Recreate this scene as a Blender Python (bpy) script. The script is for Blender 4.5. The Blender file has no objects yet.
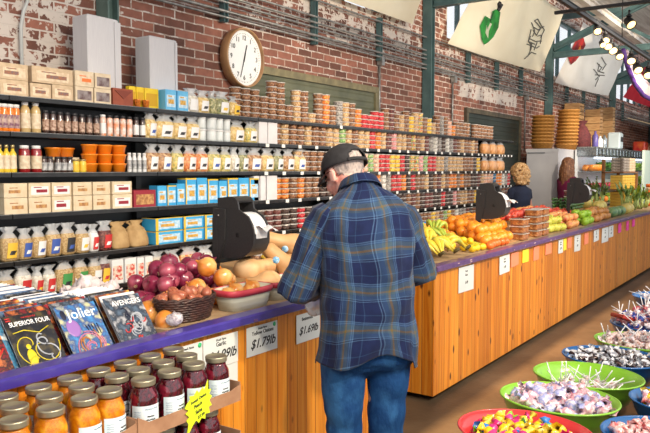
import bpy, math, random
from math import sin, cos, pi, radians as R, atan, degrees
from mathutils import Vector, Matrix, noise
random.seed(7)
SC = bpy.context.scene
COL = SC.collection
V = Vector
# ------------------------------------------------------------------ camera model (lens of the photograph, 650 x 433)
F = 710.0; EYE = 1.65
PH = atan(47.5 / F); AZ = atan(490 * cos(PH) / F)
fw = V((cos(AZ) * cos(PH), sin(AZ) * cos(PH), -sin(PH))); rt = V((sin(AZ), -cos(AZ), 0)); up = V((cos(AZ) * sin(PH), sin(AZ) * sin(PH), cos(PH)))
cam_d = bpy.data.cameras.new('camera'); cam = bpy.data.objects.new('camera', cam_d); COL.objects.link(cam)
cam_d.sensor_width = 36; cam_d.lens = F / 650 * 36; cam_d.clip_end = 200; cam_d.clip_start = 0.05
cam.matrix_world = Matrix(((rt.x, up.x, -fw.x, 0), (rt.y, up.y, -fw.y, 0), (rt.z, up.z, -fw.z, EYE), (0, 0, 0, 1)))
SC.camera = cam
def ray(x, y): return fw + rt * ((x - 325) / F) - up * ((y - 216.5) / F)
def atY(x, y, Y): d = ray(x, y); t = Y / d.y; return V((d.x * t, Y, EYE + d.z * t))
def atZ(x, y, Z): d = ray(x, y); t = (Z - EYE) / d.z; return V((d.x * t, d.y * t, Z))
# ------------------------------------------------------------------ materials
def lin(c): 
    c = c / 255; return c / 12.92 if c <= .04045 else ((c + .055) / 1.055) ** 2.4
def C(r, g, b): return (lin(r), lin(g), lin(b), 1)
MC = {}
def nodes(name):
    m = bpy.data.materials.new(name); m.use_nodes = True; nt = m.node_tree; b = nt.nodes['Principled BSDF']
    return m, nt, b
def N(nt, t, **k):
    n = nt.nodes.new(t)
    for a, v in k.items():
        if a.startswith('i_'): n.inputs[a[2:].replace('_', ' ')].default_value = v
        else: setattr(n, a, v)
    return n
def L(nt, a, b): nt.links.new(a, b)
def ramp(nt, fac, stops, interp='LINEAR'):
    r = N(nt, 'ShaderNodeValToRGB'); e = r.color_ramp.elements; r.color_ramp.interpolation = interp
    while len(e) < len(stops): e.new(.5)
    for q, (p, c) in zip(e, stops): q.position = p; q.color = c
    L(nt, fac, r.inputs[0]); return r.outputs[0]
def mat(name, c1, c2=None, rough=.5, metal=0, scale=20, bump=0, coat=0, stretch=(1, 1, 1), kind='noise', emit=None, es=1, c3=None, lo=.35, hi=.65, trans=0, alpha=1, sheen=0, bscale=None, spec=.5):
    """principled material; c1..c3 mixed by an object-space noise or cell pattern"""
    if name in MC: return MC[name]
    m, nt, b = nodes(name)
    b.inputs['Roughness'].default_value = rough; b.inputs['Metallic'].default_value = metal
    b.inputs['Coat Weight'].default_value = coat; b.inputs['Coat Roughness'].default_value = .08
    b.inputs['Specular IOR Level'].default_value = spec
    b.inputs['Base Color'].default_value = C(*c1); b.inputs['Transmission Weight'].default_value = trans
    b.inputs['Alpha'].default_value = alpha
    tc = N(nt, 'ShaderNodeTexCoord'); mp = N(nt, 'ShaderNodeMapping'); mp.inputs['Scale'].default_value = stretch
    L(nt, tc.outputs['Object'], mp.inputs[0])
    if c2:
        if kind == 'noise':
            t = N(nt, 'ShaderNodeTexNoise', i_Scale=scale, i_Detail=4.0); f = t.outputs['Fac']
        else:
            t = N(nt, 'ShaderNodeTexVoronoi', i_Scale=scale); s = N(nt, 'ShaderNodeSeparateColor'); L(nt, t.outputs['Color'], s.inputs[0]); f = s.outputs[0]
            lo, hi = (.15, .85) if kind == 'cell' else (lo, hi)
        L(nt, mp.outputs[0], t.inputs['Vector'])
        st = [(lo, C(*c1)), (hi, C(*c2))] if not c3 else [(lo, C(*c1)), ((lo + hi) / 2, C(*c2)), (hi, C(*c3))]
        L(nt, ramp(nt, f, st), b.inputs['Base Color'])
    if bump:
        t2 = N(nt, 'ShaderNodeTexVoronoi' if kind != 'noise' else 'ShaderNodeTexNoise', i_Scale=bscale or scale); L(nt, mp.outputs[0], t2.inputs['Vector'])
        bp = N(nt, 'ShaderNodeBump', i_Strength=bump, i_Distance=.01); L(nt, t2.outputs[0], bp.inputs['Height']); L(nt, bp.outputs[0], b.inputs['Normal'])
        if kind != 'noise': bp.invert = True
    if emit: b.inputs['Emission Color'].default_value = C(*emit); b.inputs['Emission Strength'].default_value = es
    MC[name] = m; return m
def film(name, tint=(235, 240, 245), a=.25, rough=.12, bump=.6, scale=60, fres=.6):
    """clear film / thin glass: mostly see-through with glossy crinkles"""
    if name in MC: return MC[name]
    m, nt, b = nodes(name); nt.nodes.remove(b)
    out = nt.nodes['Material Output']
    tr = N(nt, 'ShaderNodeBsdfTransparent'); gl = N(nt, 'ShaderNodeBsdfGlossy', i_Roughness=rough); df = N(nt, 'ShaderNodeBsdfDiffuse'); df.inputs[0].default_value = C(*tint)
    gl.inputs[0].default_value = (1, 1, 1, 1); tr.inputs[0].default_value = (.96, .97, .98, 1)
    fr = N(nt, 'ShaderNodeLayerWeight', i_Blend=.35)
    m1 = N(nt, 'ShaderNodeMixShader', i_Fac=a); m2 = N(nt, 'ShaderNodeMixShader')
    L(nt, tr.outputs[0], m1.inputs[1]); L(nt, df.outputs[0], m1.inputs[2])
    mul = N(nt, 'ShaderNodeMath', operation='MULTIPLY'); mul.inputs[1].default_value = fres; L(nt, fr.outputs['Fresnel'], mul.inputs[0]); L(nt, mul.outputs[0], m2.inputs[0])
    L(nt, m1.outputs[0], m2.inputs[1]); L(nt, gl.outputs[0], m2.inputs[2]); L(nt, m2.outputs[0], out.inputs[0])
    if bump:
        tc = N(nt, 'ShaderNodeTexCoord'); t = N(nt, 'ShaderNodeTexNoise', i_Scale=scale); bp = N(nt, 'ShaderNodeBump', i_Strength=bump, i_Distance=.01)
        L(nt, tc.outputs['Object'], t.inputs['Vector']); L(nt, t.outputs[0], bp.inputs['Height']); L(nt, bp.outputs[0], gl.inputs['Normal']); L(nt, bp.outputs[0], fr.inputs['Normal'])
    MC[name] = m; return m
# ------------------------------------------------------------------ mesh builder
class MB:
    def __init__(s): s.v = []; s.f = []; s.mi = []; s.sm = []; s.m = []; s.uv = {}
    def mid(s, m):
        if m not in s.m: s.m.append(m)
        return s.m.index(m)
    def add(s, vs, fs, m, smooth=True, M=None, uvs=None):
        o = len(s.v); i = s.mid(m)
        if M is not None: vs = [M @ V(p) for p in vs]
        s.v += [tuple(p) for p in vs]
        for k, f in enumerate(fs):
            if uvs: s.uv[len(s.f)] = [uvs[q] for q in f]
            s.f.append([o + q for q in f]); s.mi.append(i); s.sm.append(smooth)
        return s
    def box(s, c, d, m, M=None, b=0, taper=1):
        x, y, z = (q / 2 for q in d)
        if b == 0:
            vs = [(c[0] + i * x * (taper if k > 0 else 1), c[1] + j * y * (taper if k > 0 else 1), c[2] + k * z) for i in (-1, 1) for j in (-1, 1) for k in (-1, 1)]
            return s.add(vs, [(0, 1, 3, 2), (4, 6, 7, 5), (0, 4, 5, 1), (2, 3, 7, 6), (0, 2, 6, 4), (1, 5, 7, 3)], m, False, M)
        vs = []; idx = {}
        for i in (-1, 1):
            for j in (-1, 1):
                for k in (-1, 1):
                    tx = taper if k > 0 else 1
                    for a in range(3):
                        p = [c[0] + i * (x * tx - (b if a != 0 else 0)), c[1] + j * (y * tx - (b if a != 1 else 0)), c[2] + k * (z - (b if a != 2 else 0))]
                        idx[(i, j, k, a)] = len(vs); vs.append(tuple(p))
        g = lambda *k: idx[k]
        fs = []
        for sg in (-1, 1):
            fs.append([g(sg, -1, -1, 0), g(sg, 1, -1, 0), g(sg, 1, 1, 0), g(sg, -1, 1, 0)][::sg])
            fs.append([g(-1, sg, -1, 1), g(-1, sg, 1, 1), g(1, sg, 1, 1), g(1, sg, -1, 1)][::sg])
            fs.append([g(-1, -1, sg, 2), g(1, -1, sg, 2), g(1, 1, sg, 2), g(-1, 1, sg, 2)][::sg])
            for sh in (-1, 1):
                fs.append([g(sg, sh, -1, 0), g(sg, sh, -1, 1), g(sg, sh, 1, 1), g(sg, sh, 1, 0)])
                fs.append([g(sg, -1, sh, 0), g(sg, -1, sh, 2), g(sg, 1, sh, 2), g(sg, 1, sh, 0)])
                fs.append([g(-1, sg, sh, 1), g(-1, sg, sh, 2), g(1, sg, sh, 2), g(1, sg, sh, 1)])
                for sk in (-1, 1): fs.append([g(sg, sh, sk, 0), g(sg, sh, sk, 1), g(sg, sh, sk, 2)])
        return s.add(vs, fs, m, False, M)
    def lathe(s, prof, m, n=16, M=None, smooth=True, wob=0, seed=0, mats=None):
        """profile [(r,z)...] bottom to top"""
        vs = []; fs = []
        for r, z in prof:
            for k in range(n):
                a = 2 * pi * k / n; rr = r * (1 + (wob * noise.noise(V((cos(a) * 1.3 + seed, sin(a) * 1.3, z * 9))) if wob else 0)); vs.append((rr * cos(a), rr * sin(a), z))
        for i in range(len(prof) - 1):
            for k in range(n): fs.append((i * n + k, i * n + (k + 1) % n, (i + 1) * n + (k + 1) % n, (i + 1) * n + k))
        if prof[0][0] > 1e-4: fs.append(tuple(range(n - 1, -1, -1)))
        if prof[-1][0] > 1e-4: fs.append(tuple((len(prof) - 1) * n + k for k in range(n)))
        return s.add(vs, fs, m, smooth, M)
    def loft(s, rings, m, cap=True, M=None, uvs=None, closed=True):
        n = len(rings[0]); vs = [p for r in rings for p in r]; fs = []
        for i in range(len(rings) - 1):
            for k in range(n if closed else n - 1): fs.append((i * n + k, i * n + (k + 1) % n, (i + 1) * n + (k + 1) % n, (i + 1) * n + k))
        if cap: fs.append(tuple(range(n - 1, -1, -1))); fs.append(tuple((len(rings) - 1) * n + k for k in range(n)))
        return s.add(vs, fs, m, True, M, uvs)
    def tube(s, pts, rad, m, n=8, M=None, cap=True):
        pts = [V(p) for p in pts]
        if not hasattr(rad, '__len__'): rad = [rad] * len(pts)
        rings = []; prev = None
        for i, p in enumerate(pts):
            t = (pts[min(i + 1, len(pts) - 1)] - pts[max(i - 1, 0)])
            t = t.normalized() if t.length > 1e-9 else V((0, 0, 1))
            a = prev if prev is not None else (V((0, 0, 1)) if abs(t.z) < .9 else V((1, 0, 0)))
            u = (a - t * a.dot(t)).normalized(); w = t.cross(u); prev = u
            rings.append([p + (u * cos(2 * pi * k / n) + w * sin(2 * pi * k / n)) * rad[i] for k in range(n)])
        return s.loft(rings, m, cap, M)
    def ball(s, c, r, m, n=12, M=None):
        r = r if hasattr(r, '__len__') else (r, r, r)
        h = max(4, n // 2); prof = [(sin(pi * i / h), -cos(pi * i / h)) for i in range(h + 1)]
        prof[0] = (0.001, -1); prof[-1] = (.001, 1)
        vs = [(c[0] + a * cos(2 * pi * k / n) * r[0], c[1] + a * sin(2 * pi * k / n) * r[1], c[2] + z * r[2]) for a, z in prof for k in range(n)]
        fs = [(i * n + k, i * n + (k + 1) % n, (i + 1) * n + (k + 1) % n, (i + 1) * n + k) for i in range(h) for k in range(n)]
        fs += [tuple(range(n - 1, -1, -1)), tuple(h * n + k for k in range(n))]
        return s.add(vs, fs, m, True, M)
    def capsule(s, p0, p1, r0, r1, m, n=14):
        p0, p1 = V(p0), V(p1); d = (p1 - p0); l = d.length; t = d.normalized()
        pts = []; rr = []
        for k in range(5): a = pi / 2 * k / 4; pts.append(p0 - t * r0 * cos(a)); rr.append(max(.0005, r0 * sin(a)))
        for k in range(5): a = pi / 2 * k / 4; pts.append(p1 + t * r1 * sin(a)); rr.append(max(.0005, r1 * cos(a)))
        return s.tube(pts, rr, m, n)
    def prism(s, poly, d, m, M=None, smooth=False):
        """polygon in x,z extruded in y from 0 to d"""
        n = len(poly); vs = [(x, 0, z) for x, z in poly] + [(x, d, z) for x, z in poly]
        fs = [tuple(range(n)), tuple(range(2 * n - 1, n - 1, -1))] + [(k, n + k, n + (k + 1) % n, (k + 1) % n) for k in range(n)]
        return s.add(vs, fs, m, smooth, M)
    def mesh(s, name):
        me = bpy.data.meshes.new(name); me.from_pydata(s.v, [], s.f)
        for m in s.m: me.materials.append(m)
        me.polygons.foreach_set('material_index', s.mi); me.polygons.foreach_set('use_smooth', s.sm)
        if s.uv:
            uvl = me.uv_layers.new(name='UVMap')
            for p in me.polygons:
                if p.index in s.uv:
                    for li, uvp in zip(p.loop_indices, s.uv[p.index]): uvl.data[li].uv = uvp
        me.update(); return me
def T3(x, y, z): return Matrix.Translation((x, y, z))
def RX(a): return Matrix.Rotation(a, 4, 'X')
def RY(a): return Matrix.Rotation(a, 4, 'Y')
def RZ(a): return Matrix.Rotation(a, 4, 'Z')
def S3(x, y=None, z=None): return Matrix.Diagonal((x, y if y else x, z if z else x, 1))
# ------------------------------------------------------------------ objects
def obj(name, mb, parent=None, loc=(0, 0, 0), label=None):
    o = bpy.data.objects.new(name, mb if isinstance(mb, bpy.types.Mesh) else mb.mesh(name)); COL.objects.link(o); o.location = loc
    if parent: o.parent = parent
    if label: o['label'] = label
    return o
def tag(o, label, cat, group=None, kind=None):
    o['label'] = label; o['category'] = cat
    if group: o['group'] = group
    if kind: o['kind'] = kind
    return o
def thing(name, label, cat, loc=(0, 0, 0), rz=0, group=None):
    o = bpy.data.objects.new(name, None); COL.objects.link(o); o.location = loc; o.rotation_euler.z = rz; o.empty_display_size = .1
    return tag(o, label, cat, group)
def struct(name, mb, parent=None, loc=(0, 0, 0)):
    o = obj(name, mb, parent, loc)
    if not parent: o['kind'] = 'structure'
    return o
KIDS = {}
def kids(o):
    return [c for c in o.children]
def dup(src, loc, rot=None, label=None, group=None, sc=None):
    r = src.copy(); COL.objects.link(r); r.location = loc
    if rot is not None: r.rotation_euler = rot
    if sc is not None: r.scale = (sc, sc, sc) if not hasattr(sc, '__len__') else sc
    if label: r['label'] = label
    if group: r['group'] = group
    for ch in KIDS.setdefault(src.name, kids(src)):
        c = ch.copy(); COL.objects.link(c); c.parent = r
        for g in KIDS.setdefault(ch.name, kids(ch)):
            d = g.copy(); COL.objects.link(d); d.parent = c
    return r
class Proto:
    """first placing uses the source itself, later ones copy it"""
    def __init__(s, fn): s.fn = fn; s.src = None
    def put(s, loc, rot=(0, 0, 0), label=None, group=None, sc=1):
        if s.src is None:
            s.src = s.fn(); r = s.src; r.location = loc; r.rotation_euler = rot; r.scale = (sc, sc, sc) if not hasattr(sc, '__len__') else sc
            if label: r['label'] = label
            if group: r['group'] = group
            return r
        return dup(s.src, loc, rot, label, group, sc)
def text(name, s, size, m, parent, M, align='CENTER', shear=0, ext=.0006, xs=1):
    cu = bpy.data.curves.new('t', 'FONT'); cu.body = s; cu.size = size; cu.extrude = ext; cu.align_x = align; cu.align_y = 'CENTER'; cu.shear = shear
    cu.resolution_u = 3; cu.offset = size * .012
    to = bpy.data.objects.new('t', cu); COL.objects.link(to)
    me = bpy.data.meshes.new_from_object(to.evaluated_get(bpy.context.evaluated_depsgraph_get()))
    bpy.data.objects.remove(to); me.transform(M @ Matrix.Diagonal((xs, 1, 1, 1))); me.materials.clear(); me.materials.append(m)
    return obj(name, me, parent)
def evalmods(o):
    dg = bpy.context.evaluated_depsgraph_get(); me = bpy.data.meshes.new_from_object(o.evaluated_get(dg)); 
    o.modifiers.clear(); o.data = me; return o
def fuse(name, mb, voxel, smooth=6, parent=None, fn=None):
    o = obj(name, mb, parent); mats = list(mb.m)
    r = o.modifiers.new('r', 'REMESH'); r.mode = 'VOXEL'; r.voxel_size = voxel; r.use_smooth_shade = True
    if smooth: q = o.modifiers.new('s', 'SMOOTH'); q.factor = .5; q.iterations = smooth
    evalmods(o)
    o.data.materials.clear()
    for m in mats: o.data.materials.append(m)
    if fn:
        for v in o.data.vertices: v.co = fn(v.co, v.normal)
    o.data.update(); return o
def rnd(a, b): return random.uniform(a, b)
ORD = 'first second third fourth fifth sixth seventh eighth ninth tenth eleventh twelfth thirteenth fourteenth fifteenth sixteenth seventeenth eighteenth nineteenth twentieth'.split()
TENS = {20: 'twenty', 30: 'thirty', 40: 'forty'}
def ordi(n):
    if n < 20: return ORD[n]
    t = (n + 1) // 10 * 10; return TENS[t] + '-' + ORD[n - t] if (n + 1) % 10 else {30: 'thirtieth', 40: 'fortieth'}[n + 1]
# ================================================================== THE HALL
WY = 4.35
def brick_mat():
    m, nt, b = nodes('painted_old_brick'); tc = N(nt, 'ShaderNodeTexCoord'); sp = N(nt, 'ShaderNodeSeparateXYZ'); L(nt, tc.outputs['Object'], sp.inputs[0])
    cb = N(nt, 'ShaderNodeCombineXYZ'); L(nt, sp.outputs[0], cb.inputs[0]); L(nt, sp.outputs[2], cb.inputs[1])
    # wobble so that joints are not ruler straight
    nz = N(nt, 'ShaderNodeTexNoise', i_Scale=9.0); L(nt, tc.outputs['Object'], nz.inputs['Vector'])
    wob = N(nt, 'ShaderNodeVectorMath', operation='MULTIPLY_ADD'); L(nt, nz.outputs['Color'], wob.inputs[0]); wob.inputs[1].default_value = (.016, .016, 0); L(nt, cb.outputs[0], wob.inputs[2])
    br = N(nt, 'ShaderNodeTexBrick', i_Scale=1.0, i_Mortar_Size=.007, i_Mortar_Smooth=.25, i_Bias=-.1, i_Brick_Width=.225, i_Row_Height=.072)
    br.inputs['Color1'].default_value = C(150, 78, 48); br.inputs['Color2'].default_value = C(88, 48, 34); br.inputs['Mortar'].default_value = C(172, 146, 130)
    L(nt, wob.outputs[0], br.inputs['Vector'])
    n2 = N(nt, 'ShaderNodeTexNoise', i_Scale=16.0, i_Detail=6.0); L(nt, tc.outputs['Object'], n2.inputs['Vector'])
    mx = N(nt, 'ShaderNodeMix', data_type='RGBA', blend_type='OVERLAY'); mx.inputs[0].default_value = .35; L(nt, br.outputs['Color'], mx.inputs[6]); L(nt, n2.outputs[0], mx.inputs[7])
    # old whitewash: band along the pipes, the corner by the conduit, a block above the second shutter
    def band(sock, a, bb, c, d):
        m1 = N(nt, 'ShaderNodeMapRange', interpolation_type='SMOOTHSTEP'); L(nt, sock, m1.inputs[0]); m1.inputs[1].default_value = a; m1.inputs[2].default_value = bb
        m2 = N(nt, 'ShaderNodeMapRange', interpolation_type='SMOOTHSTEP'); L(nt, sock, m2.inputs[0]); m2.inputs[1].default_value = c; m2.inputs[2].default_value = d; m2.inputs[3].default_value = 1; m2.inputs[4].default_value = 0
        q = N(nt, 'ShaderNodeMath', operation='MULTIPLY'); L(nt, m1.outputs[0], q.inputs[0]); L(nt, m2.outputs[0], q.inputs[1]); return q.outputs[0]
    def mulv(a, bb):
        q = N(nt, 'ShaderNodeMath', operation='MULTIPLY'); L(nt, a, q.inputs[0])
        if isinstance(bb, float): q.inputs[1].default_value = bb
        else: L(nt, bb, q.inputs[1])
        return q.outputs[0]
    def mxm(a, bb): q = N(nt, 'ShaderNodeMath', operation='MAXIMUM'); L(nt, a, q.inputs[0]); L(nt, bb, q.inputs[1]); return q.outputs[0]
    x, z = sp.outputs[0], sp.outputs[2]
    m1 = mulv(mulv(band(x, 3.6, 5.6, 30, 31), band(z, 2.8, 3.05, 5.5, 6)), .14)
    m2 = mulv(mulv(band(x, -9, -8, 2.85, 3.9), band(z, 1.4, 2.2, 9, 10)), .20)
    m3 = mulv(mulv(band(x, 9.75, 9.85, 12.2, 12.3), band(z, 2.68, 2.75, 2.98, 3.05)), .27)
    m4 = mulv(mulv(band(x, 5.2, 6.0, 8.2, 8.6), band(z, 3.12, 3.2, 6, 7)), .22)
    msk = mxm(mxm(m1, m2), mxm(m3, m4))
    n3 = N(nt, 'ShaderNodeTexNoise', i_Scale=13.0, i_Detail=7.0, i_Roughness=.62); L(nt, tc.outputs['Object'], n3.inputs['Vector'])
    ad = N(nt, 'ShaderNodeMath', operation='ADD'); L(nt, msk, ad.inputs[0]); L(nt, n3.outputs[0], ad.inputs[1])
    fa = N(nt, 'ShaderNodeMath', operation='MULTIPLY_ADD'); L(nt, br.outputs['Fac'], fa.inputs[0]); fa.inputs[1].default_value = .16; L(nt, ad.outputs[0], fa.inputs[2])
    wm = ramp(nt, fa.outputs[0], [(.685, (0, 0, 0, 1)), (.715, (1, 1, 1, 1))])
    m5 = N(nt, 'ShaderNodeMix', data_type='RGBA'); L(nt, wm, m5.inputs[0]); hs = N(nt, 'ShaderNodeHueSaturation', i_Saturation=.8, i_Value=1.0); L(nt, mx.outputs[2], hs.inputs['Color']); L(nt, hs.outputs[0], m5.inputs[6]); m5.inputs[7].default_value = C(206, 196, 188)
    L(nt, m5.outputs[2], b.inputs['Base Color']); b.inputs['Roughness'].default_value = .85
    bp = N(nt, 'ShaderNodeBump', i_Strength=.6, i_Distance=.012); bp.invert = True; L(nt, br.outputs['Fac'], bp.inputs['Height']); L(nt, bp.outputs[0], b.inputs['Normal'])
    return m
BRICK = brick_mat()
TEAL = mat('teal_steel_paint', (76, 104, 106), (58, 84, 88), rough=.45, scale=6)
TEAL2 = mat('light_teal_steel_paint', (92, 114, 108), (74, 96, 92), rough=.5, scale=6)
GREYP = mat('galvanised_pipe', (150, 150, 148), (110, 112, 112), rough=.4, metal=.5, scale=20)
DARKP = mat('dark_pipe', (96, 98, 98), (62, 64, 66), rough=.5, metal=.3, scale=20)
BLACK = mat('black_plastic', (38, 38, 40), (28, 28, 30), rough=.45, scale=80, bump=.05)
BLKM = mat('black_shelf_steel', (30, 32, 34), (20, 21, 23), rough=.4, scale=10)
WHITE = mat('white_paint', (232, 232, 230), rough=.6)
SKYG = film('window_glass', a=.02, bump=0, fres=.12)
# floor
def floor_mat():
    m, nt, b = nodes('brown_concrete'); tc = N(nt, 'ShaderNodeTexCoord'); sp = N(nt, 'ShaderNodeSeparateXYZ'); L(nt, tc.outputs['Object'], sp.inputs[0])
    n = N(nt, 'ShaderNodeTexNoise', i_Scale=1.6, i_Detail=8.0, i_Roughness=.6); L(nt, tc.outputs['Object'], n.inputs['Vector'])
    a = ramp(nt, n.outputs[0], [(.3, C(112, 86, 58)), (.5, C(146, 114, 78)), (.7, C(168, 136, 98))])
    a2 = ramp(nt, n.outputs[0], [(.3, C(60, 48, 36)), (.6, C(84, 70, 54)), (.8, C(110, 94, 74))])  # darker tones: the counter's shadow painted into the concrete colour
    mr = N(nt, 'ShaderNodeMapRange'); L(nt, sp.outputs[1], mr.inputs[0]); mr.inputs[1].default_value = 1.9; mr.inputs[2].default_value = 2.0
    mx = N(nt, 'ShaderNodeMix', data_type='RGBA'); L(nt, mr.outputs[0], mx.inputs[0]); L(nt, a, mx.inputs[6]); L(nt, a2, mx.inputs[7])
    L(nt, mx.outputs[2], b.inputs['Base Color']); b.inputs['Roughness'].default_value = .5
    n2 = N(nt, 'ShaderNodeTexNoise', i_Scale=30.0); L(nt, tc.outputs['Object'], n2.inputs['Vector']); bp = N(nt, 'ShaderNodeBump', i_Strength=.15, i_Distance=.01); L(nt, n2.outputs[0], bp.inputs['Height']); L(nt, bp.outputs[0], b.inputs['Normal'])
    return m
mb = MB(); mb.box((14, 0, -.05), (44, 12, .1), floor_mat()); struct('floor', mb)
# back wall with clerestory openings and shutter openings
WIN = [(3.9, 7.7), (9.35, 13.2), (14.35, 18.6), (19.6, 23.8), (24.8, 29)]
WZ0, WZ1, WTOP = 3.5, 4.75, 5.1
mb = MB(); th = .35
mb.box((14, WY + th / 2, WZ0 / 2), (44, th, WZ0), BRICK)
mb.box((14, WY + th / 2, (WZ1 + WTOP) / 2), (44, th, WTOP - WZ1), BRICK)
xs = [-8] + [q for w in WIN for q in w] + [36]
for i in range(0, len(xs), 2): mb.box(((xs[i] + xs[i + 1]) / 2, WY + th / 2, (WZ0 + WZ1) / 2), (xs[i + 1] - xs[i], th, WZ1 - WZ0), BRICK)
struct('wall_back', mb)
for i, (a, c) in enumerate(WIN):
    mb = MB(); 
    mb.box(((a + c) / 2, WY + .2, WZ0 + .03), (c - a, .08, .06), TEAL); mb.box(((a + c) / 2, WY + .2, WZ1 - .03), (c - a, .08, .06), TEAL)
    k = 5
    for j in range(k + 1): mb.box((a + .02 + (c - a - .04) * j / k, WY + .2, (WZ0 + WZ1) / 2), (.04, .07, WZ1 - WZ0 - .12), TEAL)
    f = struct('window_%d' % (i + 1), mb)
    mb = MB(); mb.box(((a + c) / 2, WY + .2, (WZ0 + WZ1) / 2), (c - a - .02, .01, WZ1 - WZ0 - .1), SKYG); obj('pane', mb, f)
# far wall
FARM = mat('far_dark_wall', (70, 56, 50), (44, 36, 34), rough=.9, scale=3)
mb = MB(); mb.box((30.2, -1, 2.5), (.3, 12, 5), FARM); struct('wall_far', mb)
# roll shutters
def shutter(nm, x0, x1, ztop, c1, c2, fc):
    m = mat(nm + '_slats', c1, c2, rough=.5, scale=4); mf = mat(nm + '_frame', *fc, rough=.6, scale=10)
    mb = MB(); z = 1.2
    while z < ztop - .02:
        pr_ = [(0, 0), (.012, .012), (.02, .035), (.012, .06), (0, .07)]
        vs = [(x, WY - .012 - p[0] * .9, z + p[1]) for p in pr_ for x in (x0, x1)]
        mb.add(vs, [(2 * i, 2 * i + 1, 2 * i + 3, 2 * i + 2) for i in range(4)], m, False); z += .075
    mb.box(((x0 + x1) / 2, WY - .015, (1.2 + ztop) / 2), (x1 - x0, .02, ztop - 1.2), m)
    o = struct(nm, mb)
    mb = MB(); mb.box(((x0 + x1) / 2, WY - .025, ztop + .03), (x1 - x0 + .15, .05, .07), mf)
    for x in (x0 - .04, x1 + .04): mb.box((x, WY - .025, (1.2 + ztop) / 2), (.07, .05, ztop - 1.2), mf)
    obj('door_frame', mb, o)
shutter('door_1', 4.95, 7.3, 2.55, (104, 106, 84), (84, 88, 70), ((132, 124, 92), (106, 100, 76)))
shutter('door_2', 10.05, 12.3, 2.5, (40, 52, 46), (30, 40, 36), ((92, 84, 66), (60, 54, 44)))
# columns, trusses, roof
CX = [3.42, 8.62, 13.8, 19.0, 24.2]
for i, x in enumerate(CX):
    m = TEAL2 if i == 0 else TEAL; mb = MB()
    mb.box((x - .043, WY - .08, 2.2), (.014, .13, 4.4), m); mb.box((x + .043, WY - .08, 2.2), (.014, .13, 4.4), m); mb.box((x, WY - .08, 2.2), (.08, .014, 4.4), m)
    o = struct('column_%d' % (i + 1), mb)
def beam(mb, p, q, w, h, m):
    p, q = V(p), V(q); d = q - p; l = d.length; rot = d.to_track_quat('Y', 'Z').to_matrix().to_4x4(); mb.box((0, l / 2, 0), (w, l, h), m, T3(*p) @ rot)
def ibeam(mb, p, q, w, h, m):
    p, q = V(p), V(q); d = q - p; l = d.length; Mx = T3(*p) @ d.to_track_quat('Y', 'Z').to_matrix().to_4x4()
    mb.box((0, l / 2, h / 2), (w, l, .02), m, Mx); mb.box((0, l / 2, -h / 2), (w, l, .02), m, Mx); mb.box((0, l / 2, 0), (.02, l, h), m, Mx)
GUS = mat('teal_gusset', (58, 96, 100), (44, 76, 80), rough=.4, scale=8)
for i, x in enumerate(CX[1:]):
    t = thing('roof_truss', ['teal steel roof truss above the clock side of the big pepper banner', 'teal steel truss with sloping chord behind the cluster of lit spotlights', 'teal steel truss beyond the red pepper banner', 'farthest teal steel truss, beyond the red cloth'][i], 'truss', (x, 0, 0), 0, 'roof trusses')
    mb = MB(); ibeam(mb, (0, 4.2, 3.82), (0, -4.5, 3.82), .08, .09, TEAL); obj('bottom_chord', mb, t)
    mb = MB(); ibeam(mb, (0, 4.2, 3.95), (0, -1, 6.05), .08, .1, TEAL); obj('top_chord', mb, t)
    mb = MB(); mb.prism([(4.3, 3.76), (4.3, 3.98), (4.0, 4.04), (3.86, 3.9), (3.86, 3.77)], .02, GUS, T3(.08, 0, 0) @ RZ(pi / 2) @ T3(0, 0, 0))
    for yy in (3.9, 4.0, 4.1, 4.2): mb.ball((-.01 + .09, yy, 3.8), .014, GUS, 8)
    obj('gusset_plate', mb, t)
    mb = MB(); beam(mb, (0, 2.3, 3.85), (0, 1.8, 4.85), .07, .07, TEAL); obj('brace', mb, t)
    mb = MB(); beam(mb, (0, 2.3, 3.85), (0, 3.1, 4.33), .06, .06, TEAL); obj('brace', mb, t)
    mb = MB(); beam(mb, (.0, 4.25, 4.52), (.0, 3.0, 4.52), .06, .1, TEAL); obj('tie', mb, t)
RW = mat('whitewashed_roof_boards', (212, 206, 196), (176, 166, 154), rough=.8, scale=3, stretch=(.3, 6, 6)); RB = mat('brown_roof_boards', (128, 84, 58), (92, 60, 44), rough=.8, scale=4, stretch=(.3, 6, 6))
mb = MB(); 
def roofquad(x0, x1, y0, y1, m): mb.add([(x0, y0, 5.05 + (4.35 - y0) * .42), (x1, y0, 5.05 + (4.35 - y0) * .42), (x1, y1, 5.05 + (4.35 - y1) * .42), (x0, y1, 5.05 + (4.35 - y1) * .42), (x0, y0, 5.15 + (4.35 - y0) * .42), (x1, y0, 5.15 + (4.35 - y0) * .42), (x1, y1, 5.15 + (4.35 - y1) * .42), (x0, y1, 5.15 + (4.35 - y1) * .42)], [(0, 1, 2, 3), (7, 6, 5, 4), (0, 4, 5, 1), (1, 5, 6, 2), (2, 6, 7, 3), (3, 7, 4, 0)], m, False)
roofquad(-3, 36, 4.8, 2.2, RW); roofquad(-3, 36, 2.2, -1.2, RB); struct('ceiling', mb)
WB = mat('pale_grey_beam', (184, 178, 172), (150, 144, 140), rough=.6, scale=5); WB = mat('pale_beam_paint', (226, 222, 214), (206, 200, 194), rough=.6, scale=5)
for k, (yy, zz, w, lb) in enumerate([(3.0, atY(620, 26, 3.0).z, .11, 'pale grey long roof beam running over the lit spotlights'), (1.7, 4.2, .1, 'second pale grey long roof beam, lower and nearer the aisle')]):
    mb = MB(); ibeam(mb, (2.0, yy, zz), (30, yy, zz), w, w, WB); tag(obj('roof_beam', mb), lb, 'beam', 'long pale roof beams')
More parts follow.
